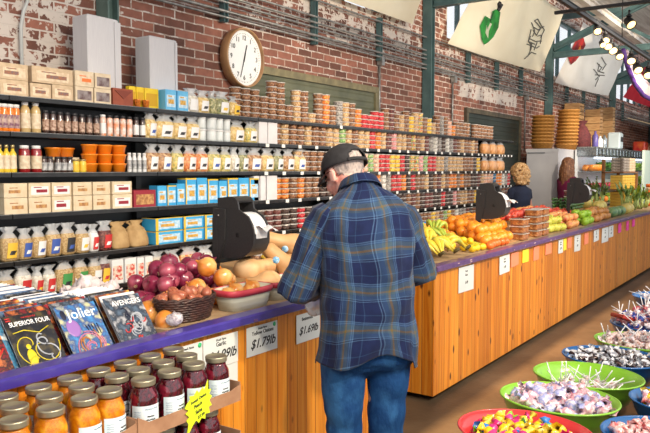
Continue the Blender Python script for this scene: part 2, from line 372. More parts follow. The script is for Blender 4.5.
# wall conduits on strut brackets
pz = [2.97, 3.02, 3.10, 3.15, 3.21, 3.38]
for k, z in enumerate(pz):
    mb = MB(); mb.tube([(-2, WY - .07, z), (30, WY - .07, z)], (.012 if k != 1 else .015), GREYP, 8)
    tag(obj('wall_conduit', mb), 'grey conduit along the brick wall, %s of six parallel runs' % ['lowest', 'second lowest', 'third lowest', 'fourth lowest', 'fifth lowest', 'topmost'][k], 'pipe', 'horizontal conduits on the brick wall')
br_l = ['above the clock', 'between the clock and first shutter end', 'over the pipe beside the first shutter', 'beneath the big pepper banner, first from the column', 'beneath the big pepper banner, second from the column', 'beneath the big pepper banner, third from the column', 'beneath the red pepper banner, first from the column', 'beneath the red pepper banner, second', 'beneath the red pepper banner, third', 'beneath the red cloth']
for k, x in enumerate([4.69, 6.05, 7.38, 10.0, 11.15, 12.3, 15.1, 16.4, 17.7, 20.3]):
    mb = MB(); mb.box((x, WY - .035, 3.18), (.04, .03, .5), TEAL); mb.box((x - .022, WY - .05, 3.18), (.008, .06, .5), TEAL); mb.box((x + .022, WY - .05, 3.18), (.01, .06, .5), TEAL)
    tag(obj('conduit_bracket', mb), 'dark teal strut bracket holding conduits, ' + br_l[k], 'bracket', 'conduit brackets')
mb = MB(); mb.tube([(2.76, WY - .03, 2.0), (2.76, WY - .03, 2.58), (2.77, WY - .05, 2.68), (2.8, WY - .05, 2.75), (2.8, WY - .05, 4.0)], .012, mat('pale_conduit', (186, 190, 190), rough=.4))
tag(obj('vertical_conduit', mb), 'vertical grey conduit on white-flaked brick above the stacked kraft boxes', 'pipe')
for x, z0, lb in [(7.42, 2.0, 'thin grey pipe down the brick beside the first shutter'), (9.5, 2.0, 'thin grey pipe down the brick before the dark shutter'), (12.6, 2.0, 'thin grey pipe down the brick past the dark shutter')]:
    mb = MB(); mb.tube([(x, WY - .03, z0), (x, WY - .03, 2.98)], .014, GREYP); mb.box((x, WY - .05, 2.93), (.07, .07, .1), GREYP)
    tag(obj('vertical_conduit', mb), lb, 'pipe')
# ------------------------------------------------------------------ clock
ck = thing('wall_clock', 'round white wall clock with wooden rim on the brick wall', 'clock', (4.91, WY - .056, 2.645)); ck.scale = (1.08, 1, 1.12)
Mw = RX(pi / 2)
mb = MB(); mb.lathe([(.18, -.05), (.235, -.03), (.238, .02), (.236, .05), (.232, .062), (.222, .06), (.219, .045), (.219, .02)], mat('clock_rim_wood', (176, 138, 98), (146, 108, 72), rough=.35, scale=6), 48, Mw); obj('rim', mb, ck)
mb = MB(); mb.lathe([(.2195, .02), (.2195, .03)], mat('clock_face_white', (236, 238, 238), rough=.35), 48, Mw, False)
dk = mat('clock_black_ink', (40, 40, 44), rough=.5)
for k in range(60):
    a = k * pi / 30; mb.box((0, .192, .031), (.003 if k % 5 else .006, .008, .001), dk, Mw @ RZ(a))
obj('face', mb, ck)
nm = MB()
for k in range(1, 13):
    a = pi / 2 - k * pi / 6; t = text('numeral', str(k), .052, dk, ck, Mw @ T3(.158 * cos(a), .158 * sin(a), .032))
def hand(nmx, ang, l, w):
    mb = MB(); mb.prism([(-w, -.03), (w, -.03), (w * .4, l), (-w * .4, l)], .003, dk, RX(0)); o = obj(nmx, mb, ck, (0, -.038, 0)); o.rotation_euler = (0, ang, 0)
hand('hour_hand', 12.55 / 12 * 2 * pi, .11, .007); hand('minute_hand', 33 / 60 * 2 * pi, .165, .005)
# ------------------------------------------------------------------ banners
def clothmat(name, a, c, tr=.5):
    m = mat(name, a, c, rough=.9, scale=3, bump=.3, bscale=6); nt = m.node_tree; b = nt.nodes['Principled BSDF']; t = N(nt, 'ShaderNodeBsdfTranslucent'); t.inputs[0].default_value = C(*a); x = N(nt, 'ShaderNodeMixShader', i_Fac=tr)
    L(nt, b.outputs[0], x.inputs[1]); L(nt, t.outputs[0], x.inputs[2]); L(nt, x.outputs[0], nt.nodes['Material Output'].inputs[0]); return m
CANV = clothmat('cream_canvas', (250, 246, 230), (244, 238, 220))
CANV2 = clothmat('white_canvas', (250, 250, 248), (240, 240, 236))
REDC = clothmat('red_cloth', (220, 70, 90), (200, 52, 74))
def cloth(bl, br, tr, tl, m, nu=40, nv=24, fold=.03, sag=.0, seed=0, thick=.003):
    bl, br, tr, tl = map(V, (bl, br, tr, tl)); mb = MB(); nrm = (br - bl).cross(tl - bl).normalized()
    P = []
    for j in range(nv + 1):
        for i in range(nu + 1):
            u, v = i / nu, j / nv; p = (bl * (1 - u) + br * u) * (1 - v) + (tl * (1 - u) + tr * u) * v
            w = sin(u * 23 + seed + v * 3) * .5 + noise.noise(V((u * 9 + v * 3, v * 2, seed))) 
            p = p + nrm * w * fold * (.4 + v) - V((0, 0, sag * 4 * u * (1 - u) * v)) - V((0, 0, sag * .5 * 4 * u * (1 - u) * (1 - v)))
            P.append(p)
    n = len(P); P2 = P + [p + nrm * thick for p in P]; w = nu + 1; fs = []
    for j in range(nv):
        for i in range(nu): a = j * w + i; fs.append((a, a + 1, a + w + 1, a + w)); fs.append((n + a, n + a + w, n + a + w + 1, n + a + 1))
    mb.add(P2, fs, m); return mb, (lambda u, v, off=0: cl_pt(P, nu, nv, u, v) + nrm * off)
def cl_pt(P, nu, nv, u, v):
    x, y = min(u * nu, nu - .001), min(v * nv, nv - .001); i, j = int(x), int(y); fx, fy = x - i, y - j; w = nu + 1
    return (P[j * w + i] * (1 - fx) + P[j * w + i + 1] * fx) * (1 - fy) + (P[(j + 1) * w + i] * (1 - fx) + P[(j + 1) * w + i + 1] * fx) * fy
def poly_on(fn, loop, m, name, parent, off=.012, n=10):
    """a printed patch laid over the cloth"""
    cx = sum(p[0] for p in loop) / len(loop); cy = sum(p[1] for p in loop) / len(loop); mb = MB(); vs = []; k = len(loop)
    for j in range(n + 1): vs += [fn(cx + (x - cx) * j / n, cy + (y - cy) * j / n, off) for x, y in loop]
    fs = [(j * k + i, j * k + (i + 1) % k, (j + 1) * k + (i + 1) % k, (j + 1) * k + i) for j in range(n) for i in range(k)]
    mb.add(vs, fs, m); return obj(name, mb, parent)
def strokes_on(fn, lines, w, m, name, parent, off=.016):
    mb = MB()
    for ln in lines:
        pts = []
        for a, c in zip(ln, ln[1:]):
            for t in range(4): pts.append((a[0] + (c[0] - a[0]) * t / 4, a[1] + (c[1] - a[1]) * t / 4))
        pts.append(ln[-1]); mb.tube([fn(min(.999, max(0, x)), min(.999, max(0, y)), off) for x, y in pts], w, m, 5)
    return obj(name, mb, parent)
INK = mat('black_ink', (36, 36, 40), rough=.6); INKG = mat('grey_ink', (96, 98, 96), rough=.7)
GP = mat('green_pepper_ink', (40, 150, 60), (20, 96, 40), rough=.7, scale=6); RP = mat('red_pepper_ink', (190, 44, 40), (110, 24, 34), rough=.7, scale=5)
def scribble(cx, cy, ax, ay, n, seed, lean=.0):
    r = random.Random(seed); out = []
    for k in range(n):
        t = (k + .5) / n - .5; x0 = cx + ax * t * lean; y0 = cy + ay * t
        ln = []; m = r.randint(4, 7)
        for q in range(m): ln.append((x0 + (q / (m - 1) - .5) * ax * r.uniform(.6, 1), y0 + r.uniform(-.5, .5) * ay / n * 2.2))
        out.append(ln)
    return out
b1 = thing('canvas_banner', 'cream canvas banner hanging high above the first shutter, mostly out of frame', 'banner', group='banners under the roof')
mb, fn = cloth((4.6, 4.2, 3.45), (8.02, 4.2, 3.45), (8.02, 3.75, 4.5), (4.6, 3.75, 4.5), CANV, seed=1, fold=.015); obj('cloth', mb, b1)
b2 = thing('canvas_banner', 'large cream canvas banner printed with a green pepper', 'banner', group='banners under the roof')
mb, fn = cloth((9.05, 4.2, 3.36), (13.0, 4.2, 3.42), (13.0, 3.78, 4.42), (9.6, 3.75, 4.6), CANV, seed=3, sag=.04); obj('cloth', mb, b2)
# pepper silhouette placed at pixels of the print (482..503, 0..42)
def uvpix(fn, x, y):
    best = None
    for i in range(41):
        for j in range(25):
            p = fn(i / 40, j / 24); q = V((p.x, p.y, p.z - EYE)); d = q.dot(fw); e = (325 + F * q.dot(rt) / d - x) ** 2 + (216.5 - F * q.dot(up) / d - y) ** 2
            if best is None or e < best[0]: best = (e, i / 40, j / 24)
    return best[1:]
def ring_uv(fn, pts): return [uvpix(fn, *p) for p in pts]
poly_on(fn, ring_uv(fn, [(480.5, 21), (483, 17), (487, 17), (489, 19), (491, 13), (495, 9), (499, 11), (499, 18), (497, 25), (494, 31), (492, 38), (488, 43), (483, 43.5), (480, 38), (479, 28)]), GP, 'pepper_print', b2, off=.02)
poly_on(fn, ring_uv(fn, [(484.5, 25), (486, 28), (488, 24), (491, 24), (488, 31), (486, 36), (484.5, 33)]), CANV, 'pepper_highlight', b2, off=.03)
strokes_on(fn, [ring_uv(fn, [(496, 12), (499, 7), (502, 4)]), ring_uv(fn, [(498, 7), (499, 1)])], .035, INK, 'pepper_stem', b2)
strokes_on(fn, [ring_uv(fn, l) for l in [[(531, 24), (535, 30), (531, 36)], [(535, 20), (540, 27), (536, 34), (531, 31)], [(540, 24), (543, 30), (539, 38)], [(528, 38), (535, 40), (541, 41)], [(532, 42), (530, 50), (527, 57)], [(536, 42), (533, 50)], [(530, 47), (536, 49), (539, 45)], [(529, 30), (527, 40), (531, 46)], [(524, 60), (530, 52), (535, 55)], [(534, 22), (538, 18), (541, 24)], [(533, 26), (538, 30), (543, 27)], [(537, 36), (542, 34), (540, 44)], [(526, 44), (530, 46), (528, 52)], [(530, 34), (528, 40), (534, 44)]]], .009, INKG, 'lettering', b2)
b3 = thing('canvas_banner', 'pale canvas banner printed with a red and orange pepper', 'banner', group='banners under the roof')
mb, fn = cloth((13.9, 4.2, 3.32), (18.2, 4.2, 3.42), (18.2, 3.8, 4.5), (14.4, 3.8, 4.5), CANV2, seed=8, sag=.05); obj('cloth', mb, b3)
poly_on(fn, ring_uv(fn, [(568, 47), (574, 40), (582, 38), (584, 46), (580, 54), (575, 62), (570, 66), (567, 58)]), RP, 'pepper_print', b3, off=.02)
poly_on(fn, ring_uv(fn, [(576, 50), (579, 44), (580, 50), (578, 55)]), mat('orange_ink', (236, 150, 50), rough=.7), 'flame_print', b3, off=.03)
strokes_on(fn, [ring_uv(fn, l) for l in [[(597, 62), (602, 67), (598, 72)], [(601, 58), (606, 64), (602, 70)], [(595, 74), (603, 76)], [(598, 78), (595, 86)], [(599, 64), (597, 70), (604, 73)], [(593, 70), (599, 76), (595, 80)]]], .011, INKG, 'lettering', b3)
b4 = thing('cloth_banner', 'red cloth banner with purple drape at the far end of the hall', 'banner', group='banners under the roof')
mb, fn = cloth((19.6, 4.15, 3.5), (24.5, 4.15, 3.5), (24.5, 3.8, 4.35), (20.3, 3.8, 4.35), REDC, seed=5); obj('cloth', mb, b4)
b5 = tag(obj('drape', MB()), 'long purple and pale drape swagged above the far end', 'drape')
mb = MB(); PUR = mat('purple_cloth', (84, 48, 132), (60, 34, 104), rough=.7, scale=4); LAV = mat('lavender_cloth', (190, 176, 206), (214, 190, 170), rough=.8, scale=3)
ctl = [atY(623, 50, 2.6), atY(628, 68, 2.6), atY(635, 84, 2.6), atY(643, 95, 2.6), atY(650, 99, 2.6), atY(662, 100, 2.6)]
ctl2 = [p + V((.0, -.03, w)) for p, w in zip([atY(623, 50, 2.6), atY(631, 62, 2.6), atY(640, 75, 2.6), atY(650, 86, 2.6), atY(658, 89, 2.6), atY(668, 90, 2.6)], [0] * 6)]
mb.tube(ctl, .04, PUR, 8)
vs = []
for a, c in zip(ctl, ctl2): vs += [a, (a + c) / 2 + V((0, -.06, 0)), c]
mb.add(vs + [p + V((0, .01, 0)) for p in vs], [(3 * i + j, 3 * i + j + 1, 3 * i + j + 4, 3 * i + j + 3) for i in range(5) for j in range(2)] + [(18 + 3 * i + j, 18 + 3 * i + j + 3, 18 + 3 * i + j + 4, 18 + 3 * i + j + 1) for i in range(5) for j in range(2)], LAV)
b5.data = mb.mesh('drape')
# ------------------------------------------------------------------ track lighting
WARM = mat('lit_lamp', (255, 236, 200), emit=(255, 206, 130), es=3)
tr = thing('light_track', 'black ceiling track carrying the spotlights toward the far end', 'track', (0, 2.0, 0))
mb = MB(); mb.box((10, 0, 3.215), (14, .04, .03), BLACK); mb.tube([(3, .06, 3.3), (17, .06, 3.3)], .012, BLACK); obj('rail', mb, tr)
for x in (4.2, 6.5, 9.3, 12, 15): mb = MB(); mb.tube([(x, 0, 3.23), (x, .03, 5.9)], .006, BLACK, 6); obj('hanger', mb, tr)
def mk_spot():
    t = thing('track_spotlight', '', 'spotlight', group='spotlights on the track')
    mb = MB(); mb.tube([(0, 0, .14), (0, 0, .06)], .012, BLACK); mb.lathe([(.03, .06), (.035, .075), (.02, .09)], BLACK, 12); obj('bracket', mb, t)
    Mx = RX(R(48)); mb = MB(); mb.lathe([(.03, .05), (.05, .04), (.06, -.06), (.062, -.07), (.055, -.07), (.045, -.02)], BLACK, 18, Mx); obj('housing', mb, t)
    mb = MB(); mb.lathe([(.001, -.055), (.03, -.052), (.05, -.045), (.052, -.06), (.03, -.068), (.001, -.07)], WARM, 18, Mx); obj('lens', mb, t); return t
SP = Proto(mk_spot)
spl = ['first lit spotlight of the cluster, just under the truss crossing', 'second lit spotlight of the cluster, with its black hood tilted', 'third lit spotlight in the row along the track', 'fourth lit spotlight in the row along the track', 'fifth lit spotlight in the row along the track', 'sixth lit spotlight in the row along the track', 'seventh lit spotlight, beside the purple drape', 'eighth lit spotlight, beyond the purple drape', 'farthest lit spotlight on the track']
LIGHTS = []
for k, (px, py, s) in enumerate([(597, 32, 1.25), (596, 42, 1.3), (602, 46, 1), (608, 47, 1.1), (612, 51, 1.2), (619, 57, 1.1), (631, 61, 1.3), (637, 70, 1.4), (648, 75, 1.5)]):
    p = atY(px, py, 2.0 if k != 1 else 2.1); s = s * (1.0 if k < 3 else 1.2); SP.put((p.x, 2.0, p.z + .03), (0, 0, 2.13 + rnd(-.3, .3)), spl[k], 'spotlights on the track', s * .6); LIGHTS.append(p)
p = atY(629, 22, 1.5); SP.put((p.x, 1.5, p.z), (0, 0, 2.4), 'single spotlight hanging apart from the cluster, under the brown roof boards', None, .8)
mb = MB(); mb.box((p.x, .9, p.z + .17), (.04, 2.6, .03), BLACK); mb.tube([(p.x, .9, p.z + .18), (p.x, .9, 6.3)], .008, BLACK, 6); tag(obj('cross_track', mb), 'short black cross track above the single spotlight', 'track')
# ================================================================== SHELVING ALONG THE WALL
SY = 3.9
EDG = [1.25, 2.4, 3.53, 4.66, 5.84, 7.0, 8.15, 9.3, 10.1, 10.85]
LV1 = [2.065, 1.853, 1.612, 1.365, 1.085, .85, .55]; LV2 = [2.065, 1.85, 1.605, 1.385, 1.157, .91, .6]
SHN = ['top', 'second', 'third', 'fourth', 'fifth', 'sixth', 'lowest']
TAGW = mat('paper_tag', (236, 236, 232), rough=.6)
SHE = mat('shelf_edge_metal', (52, 52, 52), (38, 38, 39), rough=.25, metal=.3, scale=10)
def levels(x): return LV1 if x < 5.84 else LV2
def ztop(k, x): return levels(x)[k] + .016
ul = ['under the kraft cartons at the picture edge', 'holding the kraft cartons and bottled dressings', 'holding the yellow and blue boxes', 'behind the first black bag dispenser', 'under the first shutter', 'behind the capped man', 'just past the capped man', 'under the brick pier and dark column', 'under the dark green shutter', 'at the far end of the run']
for u in range(len(EDG) - 1):
    x0, x1 = EDG[u], EDG[u + 1]; lv = levels((x0 + x1) / 2)
    t = thing('shelving_unit', 'black steel shelving unit ' + ul[u], 'shelving', ((x0 + x1) / 2, 4.0, 0), 0, 'black shelving units along the brick wall'); h = (x1 - x0) / 2
    for k, z in enumerate(lv):
        mb = MB(); mb.box((0, .0 + .02, z), (2 * h - .006, .24, .024), BLKM); mb.box((0, -.104, z + .002), (2 * h - .006, .008, .024), SHE); mb.box((0, -.103, z + .0155), (2 * h - .006, .009, .004), GREYP)  # lit top edge of the lip put in as a pale strip
        obj('shelf', mb, t)
    mb = MB(); mb.box((0, .15, 1.03), (2 * h, .012, 2.06), BLKM); obj('back_panel', mb, t)
    for s in (-1, 1): mb = MB(); mb.box((s * (h - .012), .12, 1.04), (.024, .05, 2.08), BLKM); obj('upright', mb, t)
    mb = MB(); mb.box((0, .02, .08), (2 * h - .01, .24, .16), BLKM); obj('base', mb, t)
    if x0 > 4.5:
        for k, z in enumerate(lv[:6]):
            if k == 0 and u not in (4,): continue
            nt_ = 5
            for q in range(nt_ if k else 1):
                mb = MB(); mb.box((0, 0, 0), (.046, .003, .03), TAGW); obj('price_tag', mb, t, (-h + .12 + q * (2 * h - .2) / (nt_ - 1) + rnd(-.03, .03), -.1105, z))
# ------------------------------------------------------------------ goods
def cm(n, a, b_, c=None, s=90, **k): return mat(n, a, b_, c3=c, kind='cell', scale=s, rough=.35, bump=.6, coat=.4, **k)
CT = dict(brown=cm('brown_nuts', (150, 100, 66), (88, 54, 38), (176, 128, 88)), tan=cm('tan_nuts', (212, 172, 120), (164, 118, 76), (228, 196, 150)), dark=cm('dark_chocolate_nuts', (74, 52, 46), (44, 32, 32), (96, 66, 52)),
    red=cm('red_sweets', (214, 40, 48), (150, 18, 34), (232, 84, 84)), green=cm('green_sweets', (126, 176, 104), (86, 140, 70), (190, 206, 140)), orange=cm('orange_sweets', (234, 130, 48), (196, 90, 30), (246, 170, 80)),
    yellow=cm('yellow_sweets', (244, 200, 60), (220, 160, 30), (250, 224, 110)), peach=cm('peach_sweets', (240, 190, 160), (222, 150, 120), (246, 214, 190)), blue=cm('blue_sweets', (40, 110, 156), (26, 76, 120), (80, 150, 190)),
    white=cm('white_sweets', (226, 222, 212), (190, 184, 176), (240, 238, 232)), plum=cm('plum_dried_fruit', (112, 56, 52), (74, 34, 38), (140, 84, 70)), pink=cm('pink_sweets', (226, 150, 150), (200, 110, 116), (240, 196, 190)),
    mixed=cm('mixed_sweets', (222, 70, 60), (240, 214, 120), (96, 150, 90)), silver=cm('grey_seed_mix', (150, 144, 140), (104, 98, 98), (190, 186, 180)))
CTN = dict(brown='brown nuts', tan='tan nuts', dark='dark chocolate nuts', red='red sweets', green='green sweets', orange='orange dried fruit', yellow='yellow sweets', peach='peach coloured sweets', blue='blue sweets', white='white sweets', plum='plum dried fruit', pink='pink sweets', mixed='mixed bright sweets', silver='grey seed mix')
LID = mat('tub_lid_plastic', (196, 190, 184), rough=.2, coat=.6)
def tub_mb(mb, M, kk, n=12):
    mb.lathe([(.040, 0), (.043, .004), (.050, .038)], CT[kk], n, M); mb.lathe([(.053, .038), (.0545, .042), (.053, .047), (.04, .0475)], LID, n, M, False)
TUBM = {}
TUBS = []
def row(k, xs0, xs1, cols, heights, y=3.965, pitch=.1185):
    x = xs0; i = 0
    while x < xs1:
        c = cols(x, i); n = heights(x, i)
        if not any(abs(x - e) < .03 for e in ()):
            for q in range(n): TUBS.append((x + rnd(-.003, .003), y, ztop(k, x) + q * .0485, c, k, i, q))
        i += 1; x += pitch
def pick(seq, r): return seq[r.randrange(len(seq))]
rr = random.Random(3)
tp = 'brown brown brown brown brown brown brown tan brown tan brown orange brown silver tan brown orange red red red red brown plum brown tan brown yellow tan mixed brown yellow tan brown silver brown peach orange brown brown brown'.split()
th_ = [5, 5, 5, 4, 7, 7, 3, 6, 6, 2, 6, 6, 4, 5, 5, 5, 4, 3, 3, 4, 4, 5, 5, 4, 4, 5, 4, 5, 5, 4, 4, 3, 5, 5, 5, 4, 3, 4, 4, 4, 4]
row(0, 4.45, 9.2, lambda x, i: tp[i % len(tp)], lambda x, i: th_[i % len(th_)])
row(0, 9.45, 10.05, lambda x, i: 'brown', lambda x, i: 4)
s2 = 'brown tan brown brown tan brown brown tan tan green tan brown tan tan red orange tan plum pink tan tan brown mixed brown tan plum silver white silver dark white silver plum'.split()
row(1, 4.98, 9.5, lambda x, i: s2[i % len(s2)], lambda x, i: 4)
s3 = 'tan brown brown brown dark yellow yellow tan tan red peach green peach red red yellow yellow red dark mixed mixed pink green red red tan tan silver tan tan tan'.split()
row(2, 5.3, 9.6, lambda x, i: s3[i % len(s3)], lambda x, i: 4)
s4 = 'orange orange brown orange brown brown dark dark plum tan peach peach peach blue orange orange white silver red red orange dark red brown brown tan dark brown plum tan brown'.split()
row(3, 4.98, 10.8, lambda x, i: s4[i % len(s4)], lambda x, i: 4)
s5 = 'dark plum plum dark dark red dark dark pink brown tan tan brown brown yellow brown brown pink brown brown white dark dark brown plum brown'.split()
row(4, 4.75, 10.8, lambda x, i: s5[i % len(s5)], lambda x, i: 4)
s6 = 'brown yellow tan brown green yellow brown white silver silver plum dark brown brown'.split()
row(5, 4.7, 10.8, lambda x, i: s6[i % len(s6)], lambda x, i: 4)
# far end of the lower rows: bags of buns instead of tubs come later
TUBS.sort(key=lambda t: t[0] + (2.0 if 5.9 < t[0] < 7.5 and t[4] > 1 else 0))
up_ = ['bottom tub', 'second tub up', 'third tub up', 'fourth tub up', 'fifth tub up', 'sixth tub up', 'topmost tub']
for x, y, z, c, k, i, q in TUBS[:300]:
    if c not in TUBM: mb = MB(); tub_mb(mb, None, c); TUBM[c] = mb.mesh('deli_tub')
    o = bpy.data.objects.new('deli_tub', TUBM[c]); COL.objects.link(o); o.location = (x, y, z); o.rotation_euler.z = rnd(0, 6)
    tag(o, 'clear tub of %s, %s in the %s stack, %s shelf' % (CTN[c], up_[q], ordi(i), SHN[k]), 'tub', 'clear tubs of nuts and sweets stacked along the shelves')
mb = MB()
for x, y, z, c, k, i, q in TUBS[300:]: tub_mb(mb, T3(x, y, z), c, 8)
tag(obj('deli_tubs', mb), 'long rows of clear tubs of nuts and sweets toward the far end', 'tubs', None, 'stuff')
# cartons
def carton(x0, x1, z, h, body, lab, label, group, d=.13, y=None, acc=None, nm='gift_carton', cat='box', rz=0, band=None):
    y = SY + .005 if y is None else y; w = x1 - x0 - .003
    t = thing(nm, label, cat, ((x0 + x1) / 2, y + d / 2, z), rz, group); mb = MB(); mb.box((0, 0, h / 2), (w, d, h), body, None, .002); obj('box_body', mb, t)
    if lab:
        mb = MB(); mb.box((0, -d / 2 - .0006, h * .45), (w * .8, .0012, h * .6), lab); obj('printed_label', mb, t)
        if acc: mb = MB(); mb.box((rnd(-.1, .1) * w, -d / 2 - .0016, h * .42), (w * .5, .0012, h * .22), acc); mb.box((-w * .1, -d / 2 - .0016, h * .68), (w * .35, .0012, h * .06), acc); obj('printed_picture', mb, t)
    if band: mb = MB(); mb.box((0, 0, h * .97), (w + .001, d + .001, h * .06), band); mb.box((-w / 2 + w * .05, -d / 2 - .0007, h * .5), (w * .1, .0012, h * .96), band); obj('trim_band', mb, t)
    return t
def X(px, y=100): return atY(px, y, SY + .01).x
KR = mat('kraft_card', (206, 184, 154), (192, 168, 138), rough=.8, scale=30); KRL = mat('kraft_print', (226, 210, 184), (206, 182, 152), rough=.8, scale=40); SCR = mat('blue_brown_print', (120, 100, 104), (168, 110, 70), rough=.7, scale=60)
WBX = mat('cream_card', (222, 206, 180), (206, 188, 160), rough=.7, scale=20); BRN = mat('brown_foil_print', (92, 66, 66), (150, 140, 140), rough=.4, scale=25)
g = 'kraft cartons on the top shelf'
z1 = ztop(0, 3)
for (a, c, zz, h, bm, lm, am, lb) in [(0, 28.5, 0, .092, KR, KRL, SCR, 'kraft carton, lower one of the stack at the picture edge, top shelf'), (0, 28.5, .093, .095, KR, KRL, SCR, 'kraft carton, upper one of the stack at the picture edge, top shelf'),
        (30, 51, 0, .088, KR, KRL, SCR, 'single short kraft carton tucked beneath the overhanging long one, top shelf'), (52, 73, 0, .092, KR, KRL, SCR, 'kraft carton directly beneath the long one, beside the short carton, top shelf'), (32, 73, .093, .1, KR, KRL, SCR, 'long kraft carton lying across two smaller ones on the top shelf'),
        (75, 93, 0, .098, WBX, BRN, None, 'lower cream and brown foil carton, beside the kraft cartons'), (94, 111, 0, .098, WBX, BRN, None, 'lower cream and brown foil carton, beside the red-brown envelope box'), (75, 94, .099, .1, WBX, KRL, mat('orange_print', (226, 120, 60), rough=.6), 'upper cream carton with orange print, above the brown foil one'), (95, 111, .099, .1, WBX, BRN, None, 'upper cream and brown foil carton, beside the white tall box foot')]:
    carton(X(a), X(c), z1 + zz, h, bm, lm, lb, g, acc=am)
RBX = mat('red_brown_card', (156, 80, 56), (140, 68, 48), rough=.6, scale=20)
t = carton(X(112.5), X(133), z1, .115, RBX, None, 'red-brown gift box with an envelope flap between cream cartons and yellow boxes', None)
w_ = X(133) - X(112.5); mb = MB(); mb.prism([(-w_ * .42, .1), (0, .045), (w_ * .42, .1)], .004, mat('darker_red_brown_card', (126, 58, 42), rough=.6), T3(0, -.07, 0)); obj('envelope_flap', mb, t)
YB = mat('yellow_carton', (236, 208, 40), (224, 190, 30), rough=.45, scale=20); YB2 = mat('deep_yellow_print', (206, 160, 20), rough=.5); BB = mat('sky_blue_carton', (110, 190, 232), (90, 172, 222), rough=.45, scale=15); BL = mat('white_blue_print', (214, 230, 240), (150, 200, 230), rough=.5, scale=50); GO = mat('golden_food_print', (222, 180, 90), (190, 140, 60), rough=.5, scale=60)
for q, (a, c) in enumerate([(134, 141), (141.5, 149), (149.5, 163.5)]): carton(X(a), X(c), z1, .148, YB, YB2, ['yellow box, first of three on the top shelf', 'yellow box, middle of three on the top shelf', 'wider yellow box beside the pale blue boxes, top shelf'][q], 'yellow boxes on the top shelf', d=.038, y=SY + .06)
mb = MB(); mb.lathe([(.02, 0), (.025, .05), (.027, .052), (.025, .056)], CT['orange'], 16); o = tag(obj('orange_tub', mb, None, (X(139), SY + .028, z1)), 'small orange plastic tub in front of the yellow boxes', 'tub')
mb = MB(); mb.lathe([(.02, 0), (.025, .05), (.027, .052), (.025, .056)], CT['orange'], 16); o = tag(obj('orange_tub', mb, None, (X(147.5), SY + .028, z1)), 'second small orange plastic tub, beside the first, before yellow boxes', 'tub')
for q, (a, c) in enumerate([(165, 176), (177, 188)]): carton(X(a), X(c), z1, .148, BB, BL, ['pale blue box beside the wider yellow box, top shelf', 'pale blue box beside the clear bag of white chips, top shelf'][q], 'pale blue boxes on the top shelf', d=.1, acc=GO)
# bags
FILM = film('cellophane', a=.42)
def bag(x, z, w, h, cont, lab, label, group, acc=None, y=None, nm='cellophane_bag', neck=FILM, rz=0, d=.075, lean=0):
    w *= 1.07; h *= 1.04; rz = rz or rnd(-.12, .12)
    y = SY + .055 if y is None else y; t = thing(nm, label, 'bag', (x, y, z), rz, group); sd = rnd(0, 50)
    def ring(zz, a, b_, pw=.75, wob=.0):
        out = []
        for k in range(20):
            an = 2 * pi * k / 20; ca, sa = cos(an), sin(an); ww = 1 + wob * sin(an * 5 + sd) + .06 * noise.noise(V((ca * 2 + sd, sa * 2, zz * 20)))
            out.append((a * math.copysign(abs(ca) ** pw, ca) * ww, b_ * math.copysign(abs(sa) ** pw, sa) * ww + lean * zz, zz))
        return out
    mb = MB(); mb.loft([ring(0, w * .42, d * .42), ring(h * .06, w * .49, d * .5), ring(h * .3, w * .5, d * .56), ring(h * .58, w * .48, d * .5), ring(h * .72, w * .42, d * .36, .85), ring(h * .80, w * .26, d * .2, 1)], cont); obj('contents', mb, t)
    if neck:
        mb = MB(); mb.loft([ring(h * .70, w * .46, d * .42, .9, .05), ring(h * .80, w * .34, d * .3, 1, .1), ring(h * .86, w * .24, d * .22, 1, .1), ring(h * .94, w * .34, d * .3, 1, .25), ring(h * 1.03, w * .44, d * .32, 1, .45)], neck, False); obj('bag_neck', mb, t)
    if lab:
        mb = MB(); n = 5; vs = []
        for j in (0, 1):
            for i in range(n + 1): u = -1 + 2 * i / n; vs.append((u * w * .27 + .012 * (j - .5), -d * (.64 - .09 * u * u), h * (.10 + .46 * j)))
        mb.add(vs, [(i, i + 1, n + 2 + i, n + 1 + i) for i in range(n)], lab); 
        vs2 = [(p[0] * .72, p[1] - .002, h * (.2 if k <= n else .32)) for k, p in enumerate(vs)]
        if acc: mb.add(vs2, [(i, i + 1, n + 2 + i, n + 1 + i) for i in range(n)], acc)
        obj('label', mb, t)
    return t
PA = cm('pasta_shells', (226, 196, 130), (196, 158, 88), (236, 214, 160), s=55); PG = cm('green_pasta', (150, 150, 100), (110, 116, 80), (196, 188, 140), s=60); PW = cm('white_chips', (220, 214, 200), (196, 186, 170), (236, 230, 220), s=50); GR = cm('brown_grain', (204, 172, 120), (178, 140, 88), (216, 190, 140), s=140)
OR2 = cm('orange_snack_mix', (228, 140, 80), (200, 100, 50), (238, 190, 130), s=60); YM = cm('yellow_snack_mix', (226, 200, 110), (160, 160, 90), (236, 216, 150), s=60); BM = cm('brown_snack_mix', (196, 150, 100), (140, 90, 60), (220, 184, 140), s=60)
LW = mat('white_label', (232, 232, 232), rough=.5); LB = mat('blue_label_print', (60, 90, 170), rough=.5); LK = mat('black_label_print', (44, 44, 48), rough=.5); LR = mat('red_label_print', (200, 50, 50), rough=.5); LG = mat('green_label_print', (70, 150, 80), rough=.5); LY = mat('yellow_label_print', (236, 190, 60), rough=.5)
KBAG = mat('kraft_coffee_bag', (190, 158, 110), (166, 132, 86), rough=.75, scale=15, bump=.3)
def bagrow(k, items, group):
    for a, c, h, cont, lab, acc, nm_, txt in items:
        x = (X(a) + X(c)) / 2; bag(x, ztop(k, x), X(c) - X(a), h, cont, lab, txt, group, acc, nm=nm_)
